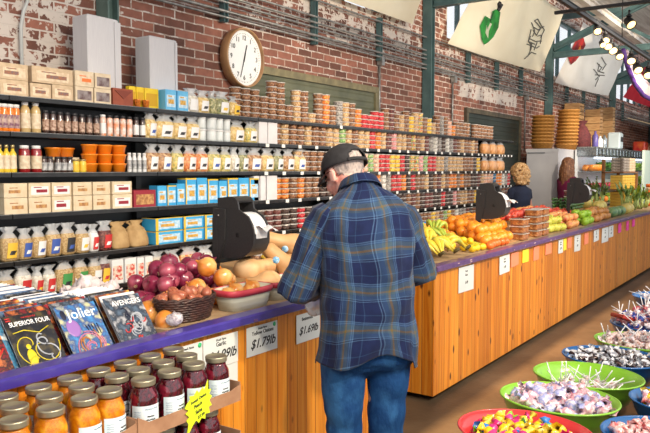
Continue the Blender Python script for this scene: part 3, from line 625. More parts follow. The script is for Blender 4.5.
bagrow(0, [(189, 200.5, .17, PW, LW, None, 'cellophane_bag', 'clear bag of white chips beside the pale blue boxes, top shelf'), (200.5, 211.5, .165, PA, LW, LK, 'cellophane_bag', 'clear bag of golden pasta, between white chips and herb bag, top shelf'), (212, 218.5, .17, PG, None, None, 'cellophane_bag', 'narrow clear bag of grey-green pasta, top shelf'), (218.5, 232, .175, PG, LW, LY, 'cellophane_bag', 'wide clear bag of green pasta with white label, top shelf'), (232, 242.5, .15, PA, LY, LK, 'cellophane_bag', 'short clear bag of golden pasta beside the stacked tubs, top shelf')], 'bags on the top shelf')
bagrow(1, [(147.5, 158.5, .185, PA, LW, LB, 'cellophane_bag', 'clear bag of pasta beside the black-capped spice jars, second shelf'), (159.5, 176, .175, PA, LW, LK, 'cellophane_bag', 'wide clear bag of pasta, second in the second-shelf row'), (176, 189, .17, PA, LW, LK, 'cellophane_bag', 'clear bag of pasta with black label, third in the second-shelf row'), (189, 201.5, .17, PA, LW, LK, 'cellophane_bag', 'clear bag of pasta beside the white cans, second shelf'),
    (233, 247, .17, PA, LW, LK, 'cellophane_bag', 'clear bag of pasta past the white cans, second shelf'), (248, 259.5, .17, YM, LW, LK, 'cellophane_bag', 'clear bag of pasta beside the plain white boxes, second shelf')], 'bags of pasta on the second shelf')
r3 = []
cc = [(BM, 'brown snack mix'), (BM, 'nut snack mix'), (YM, 'popcorn snack mix'), (OR2, 'orange snack mix'), (OR2, 'orange crackers'), (YM, 'yellow snack mix'), (YM, 'green and yellow snack mix'), (PW, 'white puffs'), (PG, 'seed mix'), (BM, 'pretzel mix'), (PA, 'corn puffs'), (PG, 'dark trail mix'), (BM, 'brown clusters'), (PA, 'golden chips')]
xx = 149; k = 0
while xx < 303:
    w_ = [11, 13, 12, 12, 11, 13, 9, 8, 9, 13, 12, 9, 11, 11][k % 14]
    r3.append((xx, xx + w_, .19, cc[k % 14][0], LW, [LK, LB, LK, LK][k % 4], 'cellophane_bag', 'clear bag of %s, white label, %s bag along the third shelf' % (cc[k % 14][1], ordi(k)))); xx += w_ + .4; k += 1
bagrow(2, r3, 'bags of snack mix on the third shelf')
r5 = []
for q, (a, c, h, ct, lb_, ac, tx) in enumerate([(0, 17, .19, GR, LY, LK, 'clear bag of brown rice at the picture edge'), (17.5, 31, .175, GR, LB, LW, 'clear bag of pale grain with a blue label'), (31.5, 45, .18, GR, LW, LB, 'clear bag of grain with white and blue label'), (46, 60, .19, GR, LB, LW, 'clear bag of oats with a violet-blue label'), (60.5, 75, .19, GR, LK, LB, 'clear bag of grain with a black label'), (75.5, 89, .175, GR, LW, LY, 'clear bag of grain with white and yellow label'), (89, 98, .17, LW, LR, LW, 'clear bag of white flour with red top band'), (99, 112, .185, CT['plum'], LR, LW, 'clear bag of dark berries with a red label')]):
    r5.append((a, c, h, ct, lb_, ac, 'cellophane_bag', tx + ', fifth shelf'))
bagrow(4, r5, 'bags of grain on the fifth shelf')
for q, (a, c) in enumerate([(113, 130), (131, 150)]):
    x = (X(a) + X(c)) / 2; bag(x, ztop(4, x), X(c) - X(a), .17, KBAG, None, ['kraft paper coffee bag slumped beside the dark berry bag', 'kraft paper coffee bag slumped against the blue pasta boxes'][q], 'kraft coffee bags', None, nm='coffee_bag', neck=KBAG, lean=.25)
r6 = []
for q, (a, c, h, ct, lb_, ac, tx) in enumerate([(-4, 12, .17, GR, LR, LY, 'at the picture edge with red label'), (13, 30, .19, PW, LR, LW, 'of white crackers with a slanted red label'), (31, 41, .17, PW, LR, LY, 'of white crackers with red and yellow label'), (42, 54, .17, PW, LR, LW, 'of white crackers, narrow, with red label'), (55, 72, .2, GR, LG, LK, 'of brown pasta with a green label'), (73, 87, .2, GR, LG, LK, 'of brown pasta with green and black label'), (88, 101, .19, GR, LW, LK, 'of golden grain behind the garlic'), (152, 165, .17, PA, LW, LR, 'of pasta behind the red onions'), (166, 180, .17, PW, LW, LR, 'of white beans behind the red onions'), (181, 199, .18, OR2, LW, LR, 'of red snacks behind the onions'), (199, 214, .17, PW, LW, LK, 'of white chips by the dispenser post')]):
    r6.append((a, c, h, ct, lb_, ac, 'cellophane_bag', 'clear bag ' + tx + ', sixth shelf'))
bagrow(5, r6, 'bags on the sixth shelf')
x = X(104); bag(x, ztop(5, x), .09, .2, CT['plum'], LY, 'clear bag of red peppers with yellow label, beside the red and white cards', 'bags on the sixth shelf', LR)
CRD = mat('cream_red_print', (232, 214, 196), (206, 70, 56), rough=.6, scale=38, lo=.45, hi=.6)
for q, (a, c) in enumerate([(108, 120), (121.5, 133)]): carton(X(a), X(c), ztop(5, 3), .165, LW, CRD, ['white box with red print beside the bag of red peppers', 'white box with red print above the yellow packet'][q], 'white and red boxes on the sixth shelf', d=.06)
for q, (a, c) in enumerate([(134, 141), (142, 150)]): carton(X(a), X(c), ztop(5, 3), .16, LW, CRD, ['narrow white and red box half hidden by the red onions', 'narrow white and red box behind the tallest red onion'][q], 'white and red boxes on the sixth shelf', d=.06)
# third, fourth shelf cartons
CRM = mat('cream_carton', (228, 212, 184), (216, 196, 162), rough=.6, scale=20); DRD = mat('dark_red_print', (150, 36, 52), rough=.5); SCN = mat('brown_scene_print', (206, 160, 100), (150, 96, 60), rough=.6, scale=50)
cl4 = [(-6, 0), (0.5, 24.5), (25.5, 48), (49, 69), (70.5, 89.5), (90.5, 108), (110, 130)]
for q, (a, c) in enumerate(cl4[1:]):
    for j in range(2):
        red = q in (1, 2, 5) and (j == 1 or q == 2 or q == 5)
        carton(X(a), X(c), ztop(3, 3) + j * .099, .097 - (.012 if j else 0), CRM, LW if red else CRM, '%s cream carton with %s, %s stack along the fourth shelf' % (['lower', 'upper'][j], 'dark red band' if red else 'village scene', ordi(q)), 'cream cartons on the fourth shelf', acc=DRD if red else SCN)
t = carton(X(131.5), X(154), ztop(3, 3.4), .12, DRD, SCN, 'dark red gift box with round food picture between cream cartons and blue boxes', None)
BLU = mat('bright_blue_carton', (70, 178, 230), (50, 156, 216), rough=.4, scale=12); GLD = mat('gold_yellow_edge', (224, 190, 60), rough=.45)
xx = 155.5; k = 0
for w_, h in [(9.5, .148), (9, .148), (8.5, .16), (11, .2), (10.5, .2), (10.5, .19), (8.5, .175), (10.5, .195), (10.5, .195), (9.5, .19)]:
    carton(X(xx), X(xx + w_), ztop(3, 3.6), h, BLU, BL, 'upright blue pasta box with golden picture, %s blue box along the fourth shelf' % ordi(k), 'upright blue boxes on the fourth shelf', acc=GO, d=.09, band=GLD if k % 2 else None); xx += w_ + .5; k += 1
PWB = mat('plain_white_card', (226, 224, 226), (214, 212, 214), rough=.6, scale=10)
for q, (a, c) in enumerate([(253, 258.5), (259.5, 265), (266, 276.5)]): carton(X(a), X(c), ztop(3, 4.8), .21, PWB, None, ['plain white box, first of three on the fourth shelf', 'plain white box, middle of three on the fourth shelf', 'wider white box with a small orange mark beside orange tubs'][q], 'plain white boxes on the fourth shelf', d=.1)
for q, (a, c) in enumerate([(258.5, 267), (267.5, 277)]): carton(X(a), X(c), ztop(1, 4.8), .19, PWB, None, ['plain white box next to the bagged pasta on the second shelf', 'plain white box next to the nut tubs on the second shelf'][q], 'plain white boxes on the second shelf', d=.1)
for q, (a, c) in enumerate([(153, 180.5), (181.5, 202), (203, 222)]):
    for j in range(2): carton(X(a), X(c), ztop(4, 3.7) + j * .097, .095, BLU, BL, '%s flat blue box with golden picture, %s of three stacks on the fifth shelf' % (['lower', 'upper'][j], ORD[q]), 'flat blue boxes on the fifth shelf', acc=GO, d=.15, band=GLD)
# bottles
def bottle(x, z, r, h, body, lab, cap, label, group, y=None, nm='bottle', shoulder=.72, neck=.45):
    y = SY + .05 if y is None else y; t = thing(nm, label, 'bottle', (x, y, z), rnd(-.3, .3), group)
    mb = MB(); mb.lathe([(r * .92, 0), (r, h * .03), (r, h * shoulder), (r * .8, h * (shoulder + .08)), (r * neck, h * (shoulder + .14)), (r * neck, h * .88)], body, 16); obj('bottle_body', mb, t)
    mb = MB(); mb.lathe([(r * neck * 1.15, h * .87), (r * neck * 1.18, h * .99), (r * neck * 1.05, h)], cap, 14); obj('cap', mb, t)
    if lab: mb = MB(); mb.lathe([(r * 1.012, h * .14), (r * 1.012, h * .62)], lab, 16); mb.f = mb.f[:-2]; mb.mi = mb.mi[:-2]; mb.sm = mb.sm[:-2]; obj('label', mb, t)
    return t
def mb_(n, c, c2=None, s=40): return mat(n, c, c2, rough=.15, coat=.8, scale=s)
OJ = mb_('orange_sauce', (226, 124, 24)); TN = mb_('tan_dressing', (196, 168, 116)); PUL = mat('purple_cream_label', (110, 60, 90), (222, 200, 180), rough=.5, scale=30); CRL = mat('cream_label', (226, 214, 190), (200, 180, 150), rough=.5, scale=40); BRL = mat('brown_printed_label', (120, 72, 50), (206, 180, 160), rough=.5, scale=60); ORL = mat('orange_white_label', (232, 226, 222), (230, 130, 50), rough=.5, scale=26)
YEL = mb_('yellow_mustard', (228, 196, 60)); RED = mb_('red_sauce', (140, 28, 32)); DKB = mb_('dark_spice', (66, 46, 40)); GCAP = mat('gold_cap', (190, 170, 120), rough=.3, metal=.6); WCAP = mat('white_cap', (228, 228, 228), rough=.4)
zb = ztop(1, 3)
for q, a in enumerate([1.5, 7.5, 13.5, 19.5]): bottle(X(a), zb, .021, .165, OJ, PUL, WCAP, 'orange sauce jar with purple label, %s along the second shelf' % ORD[q], 'orange sauce jars', neck=.8, shoulder=.8)
for q, a in enumerate([28.5, 39]): bottle(X(a), zb, .03, .19, TN, CRL, WCAP, ['tall tan dressing bottle beside the orange sauce jars', 'tall tan dressing bottle beside the small brown spice jars'][q], 'tan dressing bottles', neck=.55)
for q in range(8): bottle(X(48.8 + q * 7.25), zb, .0215, .145 - q * .0015, DKB, BRL, LK, 'small spice jar with brown label, %s of the brown-labelled row' % ORD[q], 'brown-labelled spice jars', neck=.75, shoulder=.8)
for q in range(7): bottle(X(106.3 + q * 6.6), zb, .021, .145, ORL if q < 5 else DKB, ORL if 0 < q < 5 else LW, LK if q else WCAP, 'small spice jar with white label, %s of the white-labelled row' % ORD[q], 'white-labelled spice jars', neck=.75, shoulder=.8)
CAN = mat('white_can', (226, 230, 230), (206, 214, 214), rough=.35, scale=12)
for q, (a, rr_) in enumerate([(204.5, .036), (214, .044), (222, .036), (229.5, .034)]):
    for j in range(2): x = X(a); bottle(x, ztop(1, 4) + j * .093, rr_, .091, CAN, [LW, LG, LW, LB][q] if j == 1 and q == 9 else CAN, LW, '%s white can in the %s two-high stack of cans, second shelf' % (['lower', 'upper'][j], ORD[q]), 'white cans on the second shelf', nm='white_can', neck=.96, shoulder=.86)
zc = ztop(2, 3)
for q, a in enumerate([2, 8.5, 15]): bottle(X(a), zc, .0215, .165, YEL, CRL, GCAP, 'yellow mustard bottle, %s along the third shelf' % ORD[q], 'yellow mustard bottles', shoulder=.66)
for q, a in enumerate([26.5, 38.5]): bottle(X(a), zc, .033, .165, RED, CRL, WCAP, ['red sauce jar beside the mustard bottles, third shelf', 'red sauce jar beside the small black seasoning jars, third shelf'][q], 'red sauce jars', neck=.7, shoulder=.8)
SIL = mat('silver_grey_label', (196, 196, 196), (120, 122, 126), rough=.4, scale=40)
for q, a in enumerate([46, 52, 60, 66, 72]): bottle(X(a), zc, .021, .1, DKB, SIL, LK, 'small black-capped seasoning jar, %s of five on the third shelf' % ORD[q], 'small seasoning jars', neck=.8, shoulder=.8)
for q, a in enumerate([78, 85]): bottle(X(a), zc, .0235, .085, YEL, LY, GCAP, ['squat yellow jar beside the seasoning jars', 'squat yellow jar beside the stacked orange tubs'][q], 'squat yellow jars', neck=.85, shoulder=.8)
def otub():
    mb = MB(); OT = mat('orange_tub_plastic', (250, 146, 36), (244, 132, 26), rough=.3, coat=.5, scale=10); mb.lathe([(.042, 0), (.052, .05), (.056, .052), (.056, .06), (.045, .061)], OT, 18); o = obj('orange_tub', mb); return tag(o, '', 'tub', 'stacked orange tubs')
OT_ = Proto(otub)
for q, a in enumerate([93, 108, 122]):
    for j in range(3): OT_.put((X(a), SY + .06, zc + j * .062), (0, 0, 0), 'orange plastic tub, %s of the %s stack beside the white bottles' % (['bottom', 'middle', 'top'][j], ORD[q]))
for q, a in enumerate([66, 79]):
    OT_.put((X(a), SY + .16, zc + .1), (0, 0, 0), ['orange tub behind the seasoning jars, raised on a case', 'orange tub behind the yellow jars, raised on a case'][q])
carton(X(60), X(88), zc, .098, WBX, None, 'low brown case behind the seasoning jars carrying two orange tubs', None, d=.1, y=SY + .11, nm='low_case')
for q in range(4): bottle(X(132 + q * 5), zc, .0165, .135, LW, SIL, WCAP, 'slim white bottle, %s of four beside the orange tubs' % ORD[q], 'slim white bottles', neck=.7)
# tall white cardboard boxes on the top shelf
WC = mat('white_corrugated_card', (206, 206, 210), (196, 196, 202), rough=.7, scale=60, stretch=(8, 8, .2)); 
def tallbox(a0, a1, h, label, d, flap):
    x0, x1 = atY(a0, 60, 4.0).x, atY(a1, 60, 4.0).x; t = thing('tall_white_box', label, 'box', ((x0 + x1) / 2, 4.08, ztop(0, 3)), 0, 'tall white cardboard boxes'); w = x1 - x0
    mb = MB(); mb.box((0, 0, h / 2), (w, d, h), WC, None, .003); obj('carton_body', mb, t)
    mb = MB(); mb.box((w * .5 - .012, -d / 2 - .006, h * .49), (.02 + flap, .006, h * .97), WC, RZ(.0)); obj('side_flap', mb, t)
    mb = MB(); mb.box((0, 0, h + .004), (w - .02, d - .02, .004), WC, T3(0, 0, 0) @ RY(.01)); obj('top_flap', mb, t); return t
tallbox(88, 119, .59, 'taller white cardboard box standing behind the cream cartons on the top shelf', .155, .03)
tallbox(150, 177, .53, 'shorter white cardboard box standing behind the yellow and blue boxes', .155, .0)
# bagged buns at the far end of the shelving
BUN = cm('bun_crust', (226, 168, 112), (206, 140, 84), (240, 196, 146), s=14)
for k, lv in enumerate([1, 2, 3, 4]):
    for q in range(3):
        x = 9.85 + q * .3; 
        if lv in (3, 4): continue
        bag(x, ztop(lv, x), .22, .2, BUN, None, 'clear bag of buns, %s of three on the %s shelf far end' % (ORD[q], SHN[lv]), 'bags of buns at the shelf end', d=.12, y=SY + .07)
# ================================================================== COUNTERS
def pine_mat():
    m, nt, b = nodes('amber_pine_boards'); tc = N(nt, 'ShaderNodeTexCoord'); sp = N(nt, 'ShaderNodeSeparateXYZ'); L(nt, tc.outputs['Object'], sp.inputs[0])
    add = N(nt, 'ShaderNodeMath', operation='ADD'); L(nt, sp.outputs[0], add.inputs[0]); L(nt, sp.outputs[1], add.inputs[1])
    dv = N(nt, 'ShaderNodeMath', operation='DIVIDE'); L(nt, add.outputs[0], dv.inputs[0]); dv.inputs[1].default_value = .082
    fl = N(nt, 'ShaderNodeMath', operation='FLOOR'); L(nt, dv.outputs[0], fl.inputs[0]); frc = N(nt, 'ShaderNodeMath', operation='FRACT'); L(nt, dv.outputs[0], frc.inputs[0])
    wn = N(nt, 'ShaderNodeTexWhiteNoise', noise_dimensions='1D'); L(nt, fl.outputs[0], wn.inputs['W'])
    mp = N(nt, 'ShaderNodeMapping'); mp.inputs['Scale'].default_value = (40, 40, 1.2); L(nt, tc.outputs['Object'], mp.inputs[0])
    off = N(nt, 'ShaderNodeVectorMath', operation='MULTIPLY_ADD'); L(nt, wn.outputs['Color'], off.inputs[0]); off.inputs[1].default_value = (7, 7, 9); L(nt, mp.outputs[0], off.inputs[2])
    gn = N(nt, 'ShaderNodeTexNoise', i_Scale=1.0, i_Detail=5.0, i_Distortion=.6); L(nt, off.outputs[0], gn.inputs['Vector'])
    base = ramp(nt, gn.outputs[0], [(.3, C(202, 112, 22)), (.5, C(232, 148, 42)), (.72, C(246, 176, 70))])
    tint = ramp(nt, wn.outputs['Value'], [(0, C(214, 200, 180)), (.5, C(238, 230, 216)), (1, C(255, 250, 240))])
    mu = N(nt, 'ShaderNodeMix', data_type='RGBA', blend_type='MULTIPLY'); mu.inputs[0].default_value = 1; L(nt, base, mu.inputs[6]); L(nt, tint, mu.inputs[7])
    # knots
    mk = N(nt, 'ShaderNodeMapping'); mk.inputs['Scale'].default_value = (10, 10, 4.5); L(nt, tc.outputs['Object'], mk.inputs[0])
    vo = N(nt, 'ShaderNodeTexVoronoi', i_Scale=1.0, i_Randomness=1.0); L(nt, mk.outputs[0], vo.inputs['Vector'])
    kn = ramp(nt, vo.outputs['Distance'], [(.10, (1, 1, 1, 1)), (.17, (0, 0, 0, 1))])
    m3 = N(nt, 'ShaderNodeMix', data_type='RGBA'); L(nt, kn, m3.inputs[0]); L(nt, mu.outputs[2], m3.inputs[6]); m3.inputs[7].default_value = C(84, 38, 16)
    # joints between boards
    jt = ramp(nt, frc.outputs[0], [(0, (1, 1, 1, 1)), (.035, (0, 0, 0, 1)), (.5, (0, 0, 0, 1)), (.97, (0, 0, 0, 1)), (1, (1, 1, 1, 1))])
    m4 = N(nt, 'ShaderNodeMix', data_type='RGBA'); L(nt, jt, m4.inputs[0]); L(nt, m3.outputs[2], m4.inputs[6]); m4.inputs[7].default_value = C(110, 62, 24)
    L(nt, m4.outputs[2], b.inputs['Base Color']); b.inputs['Roughness'].default_value = .38; b.inputs['Coat Weight'].default_value = .3
    bp = N(nt, 'ShaderNodeBump', i_Strength=.6, i_Distance=.004); bp.invert = True; L(nt, jt, bp.inputs['Height']); L(nt, bp.outputs[0], b.inputs['Normal'])
    return m
PINE = pine_mat(); PURP = mat('purple_rim_paint', (74, 64, 156), (60, 48, 136), rough=.3, coat=.4, scale=8); PURPW = mat('worn_purple_rim_paint', (92, 62, 112), (74, 50, 98), (150, 120, 140), rough=.4, scale=22, c3=None) if False else mat('worn_purple_rim_paint', (84, 56, 112), (104, 76, 124), rough=.35, coat=.3, scale=22)
CHIP = mat('bare_wood_chip', (216, 190, 180), rough=.7); DECK = mat('counter_deck', (176, 150, 118), (150, 124, 92), rough=.7, scale=12); RUB = mat('black_rubber', (26, 26, 26), rough=.7)
CY, CB = 2.168, 3.15
def rimprof(): return [(-.035, -.018), (-.042, -.013), (-.042, .016), (-.034, .024), (.02, .027), (.05, .022), (.05, -.018)]
def counter(nm, label, x0, x1, ends, rim, seams=()):
    t = thing(nm, label, 'counter', ((x0 + x1) / 2, CY, 0), 0, 'pine board market counters'); h = (x1 - x0) / 2; cx = (x0 + x1) / 2
    mb = MB(); mb.box((0, .012, .49), (2 * h, .024, .90), PINE); obj('front_panel', mb, t)
    for e in ends:
        mb = MB(); mb.box((e * (h - .0121), (CB - CY) / 2 + .002, .49), (.024, CB - CY - .04, .90), PINE); obj('end_panel', mb, t)
    mb = MB()
    if x0 < 1: mb.box((2.06 - cx + (x1 - .015 - 2.06) / 2, (CB - CY) / 2 + .03, .955), (x1 - .015 - 2.06, CB - CY - .02, .03), DECK); obj('deck', mb, t); mb = MB(); mb.box(((x0 + 2.05) / 2 - cx, (CB - CY) / 2 + .03, .88), (2.05 - x0, CB - CY - .02, .02), DECK); obj('comic_well', mb, t)
    else: mb.box((0, (CB - CY) / 2 + .03, .955), (2 * h - .03, CB - CY - .02, .03), DECK); obj('deck', mb, t)
    mb = MB(); P = rimprof(); vs = [(-h - (.04 if -1 in ends else 0), y, .95 + z) for y, z in P] + [(h + (.04 if 1 in ends else 0), y, .95 + z) for y, z in P]; n = len(P)
    mb.add(vs, [(k, (k + 1) % n, n + (k + 1) % n, n + k) for k in range(n)] + [tuple(range(n - 1, -1, -1)), tuple(range(n, 2 * n))], rim, False)
    for k in range(int(h * 5)): xx = rnd(-h, h); mb.box((xx, -.0425, .95 + rnd(-.01, .012)), (rnd(.01, .04), .0012, rnd(.004, .008)), CHIP if rim is PURPW else PURPW)
    obj('rim', mb, t)
    for e in ends:
        mb = MB(); mb.box((e * (h + .012), (CB - CY) / 2 + .045, .95), (.05, CB - CY - .01, .042), rim, None, .008); obj('end_rim', mb, t)
    mb = MB(); mb.box((0, (CB - CY) / 2 + .05, .11), (2 * h - .12, CB - CY - .2, .05), RUB); obj('under_frame', mb, t)
    for ex in [-h + .12, h - .12]:
        for ey in (.14, CB - CY - .1):
            mb = MB(); mb.lathe([(.042, -.012), (.045, -.008), (.045, .008), (.042, .012)], RUB, 20, T3(ex, ey, .045) @ RY(pi / 2)); mb.box((ex, ey + .01, .085), (.03, .05, .03), BLKM); obj('caster', mb, t)
    return t
counter('market_counter', 'pine board counter with purple rim behind the fruit-preserve jars and price signs', .2, 3.62, (1,), PURP)
counter('market_counter', 'long pine board counter with worn purple rim, its end beside the plaid-shirted man', 4.50, 10.1, (-1,), PURPW)
counter('market_counter', 'far pine board counter section with pink tags, beyond the panel joint', 10.12, 17.5, (1,), PURPW)
DZ = .971
# ------------------------------------------------------------------ price signs and slips
SIGN = mat('sign_paper', (222, 228, 226), (214, 220, 220), rough=.5, scale=5)
def sign(x0, x1, z0, z1, label, lines, y=CY - .004, tilt=0, m=SIGN, nm='price_sign', cat='sign', group=None, dot=False):
    t = thing(nm, label, cat, ((x0 + x1) / 2, y - .002, (z0 + z1) / 2), 0, group); w, h = x1 - x0, z1 - z0; t.rotation_euler.y = tilt
    mb = MB(); mb.box((0, 0, 0), (w, .0025, h), m); obj('card', mb, t)
    for s, sz, u, v, sh in lines: text('lettering', s, sz, INK, t, T3(u * w / 2, -.0018, v * h / 2) @ RX(pi / 2), shear=sh)
    if dot: mb = MB(); mb.lathe([(.001, 0), (.011, 0), (.011, .001), (.001, .001)], mat('green_dot_sticker', (60, 200, 130), rough=.5), 16, T3(w * .4, -.0015, h * .4) @ RX(pi / 2)); obj('green_dot', mb, t)
    return t
g = 'price signs on the first counter'
sign(2.492, 2.722, .765, .905, 'white card reading Yellow Onions $1.79lb with a green dot', [('Fresh Farm', .014, 0, .78, .3), ('Yellow Onions', .027, .02, .5, .1), ('$1.79lb', .062, .03, -.25, .35)], dot=True, group=g)
sign(2.205, 2.43, .765, .905, 'white card reading Garlic with a price per lb, behind the last red jar', [('Fresh Farm', .014, 0, .78, .3), ('Garlic', .027, 0, .5, 0), ('$4.99lb', .062, .05, -.25, .35)], group=g)
sign(2.03, 2.2, .765, .905, 'white card with a green dot, mostly hidden behind red preserve jars', [('Fresh Farm', .014, 0, .78, .3)], dot=True, group=g)
sign(2.22, 2.43, .64, .762, 'lower white card under the Garlic sign, largely behind jars', [('lb', .03, .2, .5, .2)], y=CY - .001, group=g)
sign(2.88, 3.09, .75, .9, 'white card reading $1.69lb beside the man\'s elbow', [('Butternut', .025, -.1, .62, 0), ('$1.69lb', .056, .0, -.2, .35)], group=g)
PKS = mat('salmon_slip', (240, 140, 104), rough=.6); YLS = mat('yellow_slip', (246, 226, 60), rough=.6); MGS = mat('magenta_slip', (236, 60, 160), rough=.6)
sl = [(458, 473, 268, 291, SIGN, 'largest white card near the counter corner, beneath the bananas'), (499, 509, 253, 273, SIGN, 'white card second from the counter corner, beneath the oranges'), (510.5, 518, 252, 266, PKS, 'salmon slip beside the white card beneath the oranges'), (522, 528, 248, 262, YLS, 'yellow slip hanging between two salmon slips'), (533, 538.5, 246, 260, PKS, 'salmon slip beneath the nut tubs'), (545, 551, 242, 254, PKS, 'salmon slip beneath the end of the nut tubs'),
    (558, 562.5, 239, 253, SIGN, 'white card touching a yellow slip'), (563, 566, 238, 250, YLS, 'narrow yellow slip touching a white card'), (567, 571, 236.5, 248, PKS, 'salmon slip between two white cards'), (574, 580, 234.5, 251, SIGN, 'tall white card with printed price under the apples'), (584, 588, 231.5, 244, PKS, 'last salmon slip toward the far end'), (593.5, 598.5, 228, 241, SIGN, 'first of three close white cards toward the far end'), (601.5, 608, 228.5, 242, SIGN, 'widest of three close white cards, hanging lowest'), (608.6, 613, 224, 237, SIGN, 'last of three close white cards, by the panel joint')]
for a, c, y0, y1, m, lb in sl:
    p, q = atY(a, y0, CY), atY(c, y0, CY); z1_ = min(p.z, .912); z0_ = atY((a + c) / 2, y1, CY).z
    sign(p.x, q.x, z0_, z1_ if z1_ - z0_ > .05 else z0_ + .1, lb, [] if m is not SIGN else [('Fresh', .018, 0, .6, 0), ('Farm', .022, 0, .3, .1), ('1.49', .03, 0, -.3, .3)], tilt=rnd(-.04, .04), m=m, nm='price_slip', group='slips under the worn purple rim')
for k, (a, c, y0, y1) in enumerate([(618, 621, 221, 232), (626, 628.5, 219.5, 230), (632, 634.5, 217, 226)]):
    p, q = atY(a, y0, CY), atY(c, y0, CY); sign(p.x, q.x, atY(c, y1, CY).z, .912, '%s of three magenta slips on the far counter section' % ORD[k], [], m=MGS, nm='price_slip', group='magenta slips')
# ------------------------------------------------------------------ bag dispensers
BKP = mat('dispenser_black', (52, 52, 54), (42, 42, 44), rough=.42, scale=120, bump=.08); ROLL = mat('bag_roll_white', (232, 234, 238), (214, 218, 224), rough=.4, scale=30); THIN = film('thin_bag_film', a=.45, bump=1)
def mkdisp():
    t = thing('bag_dispenser', '', 'bag dispenser', group='black produce bag dispensers')
    # profile in (y, z): y negative is toward the customer; prism builds x,z then turns onto y,z
    MM = RZ(-pi / 2)  # local x -> -y
    side = [(-.02, .36), (.075, .37), (.105, .365), (.125, .345), (.135, .30), (.16, .285), (.20, .265), (.228, .22), (.24, .17), (.238, .12), (.215, .075), (.17, .045), (.10, .03), (-.01, .03)]
    for nm_, xo in (('side_plate', 0), ('side_plate', .125)):
        mb = MB(); mb.prism(side, .012, BKP, T3(xo, 0, 0) @ MM); obj(nm_, mb, t)
    mb = MB(); mb.prism([(-.045, .0), (-.045, .305), (.045, .30), (.04, .14), (.0, .005)], .012, BKP, T3(-.014, 0, 0) @ MM); mb.ball((-.017, -.0, .265), .006, GREYP, 8); obj('mount_plate', mb, t)
    # curved shell between the plates, lower front and top back
    mb = MB(); arc = side[8:] ; n = len(arc)
    vs = [(x, -a, z) for a, z in arc for x in (.012, .125)]; mb.add(vs + [(p[0], p[1] * .96, p[2] * 1.0 + .006) for p in vs], [(2 * i, 2 * i + 1, 2 * i + 3, 2 * i + 2) for i in range(n - 1)] + [(2 * n + 2 * i, 2 * n + 2 * i + 2, 2 * n + 2 * i + 3, 2 * n + 2 * i + 1) for i in range(n - 1)], BKP); obj('front_shell', mb, t)
    mb = MB(); arc = side[:4]; n = len(arc); vs = [(x, -a, z) for a, z in arc for x in (.012, .125)]; mb.add(vs + [(p[0], p[1], p[2] - .008) for p in vs], [(2 * i, 2 * i + 1, 2 * i + 3, 2 * i + 2) for i in range(n - 1)] + [(2 * n + 2 * i, 2 * n + 2 * i + 2, 2 * n + 2 * i + 3, 2 * n + 2 * i + 1) for i in range(n - 1)], BKP); obj('top_shell', mb, t)
    mb = MB(); mb.lathe([(.02, .0), (.110, .0), (.114, .005), (.114, .095), (.110, .1), (.02, .1)], ROLL, 32, T3(.018, -.128, .170) @ RY(pi / 2)); r = obj('bag_roll', mb, t)
    mb = MB(); mb.tube([(.0, -.125, .16), (.137, -.125, .16)], .014, BLACK, 10); obj('axle', mb, r)
    mb = MB(); vs = []; 
    for i in range(6):
        u = i / 5
        for j in range(5): v = j / 4; vs.append((.02 + .1 * v, -.225 - .09 * u, .20 + .03 * u - .035 * u * u + .012 * sin(v * 7 + u * 5)))
    mb.add(vs, [(i * 5 + j, i * 5 + j + 1, i * 5 + j + 6, i * 5 + j + 5) for i in range(5) for j in range(4)], ROLL); obj('bag_tail', mb, t)
    mb = MB(); mb.box((-.008, .025, -.07), (.012, .04, .17), BKP); mb.box((.02, .02, -.149), (.12, .1, .006), BKP); mb.box((-.008, .03, .1), (.014, .035, .3), BKP); obj('post', mb, t)
    return t
DP = Proto(mkdisp)
DP.put((2.90, 2.70, 1.13), (0, 0, 0), 'black bag dispenser with white roll standing between red onions and butternut squash')
DP.put((6.34, 2.58, 1.15), (0, 0, 0), 'black bag dispenser with white roll standing among the oranges')
DP.put((9.62, 2.66, 1.165), (0, 0, 0), 'farthest black bag dispenser, in front of the woman in maroon')
# ------------------------------------------------------------------ produce
def pr_mat(n, a, b_, c=None, s=6, st=(1, 1, 1), rough=.4, coat=.15, bump=0, bs=None): return mat(n, a, b_, c3=c, scale=s, stretch=st, rough=rough, coat=coat, bump=bump, bscale=bs)
ORG = pr_mat('orange_peel', (250, 164, 48), (244, 138, 28), s=10, bump=.15, bs=160, rough=.38); TAN2 = pr_mat('tangerine_peel', (240, 120, 44), (230, 100, 34), s=10, bump=.15, bs=140); DIM = mat('green_stem', (96, 110, 52), rough=.7)
def mk_round(nm, cat, m, r=.045, sq=.95, stem=DIM, tip=False):
    def f():
        o = thing(nm, '', cat) if stem else None
        mb = MB(); prof = [(max(.0006, r * sin(pi * i / 12)), r * sq * (1 - cos(pi * i / 12)) - (.06 * r if i in (0,) else 0)) for i in range(13)]; prof[-1] = (.0006, 2 * r * sq - .05 * r)
        mb.lathe(prof, m, 20)
        if not stem: ob = obj(nm, mb); return tag(ob, '', cat)
        obj('peel', mb, o); mb = MB(); mb.lathe([(.004, 0), (.005, .003), (.002, .004)], stem, 8, T3(0, 0, 2 * r * sq - .055 * r)); obj('stem', mb, o); return o
    return Proto(f)
def pile(P, pts, lab, group, r, jit=1, sc=(.92, 1.06)):
    """pts: list of base centres"""
    for k, p in enumerate(pts): 
        s = rnd(*sc); P.put(p, (rnd(-.5, .5) * jit, rnd(-.5, .5) * jit, rnd(0, 6)), lab(k) if callable(lab) else lab, group, s)
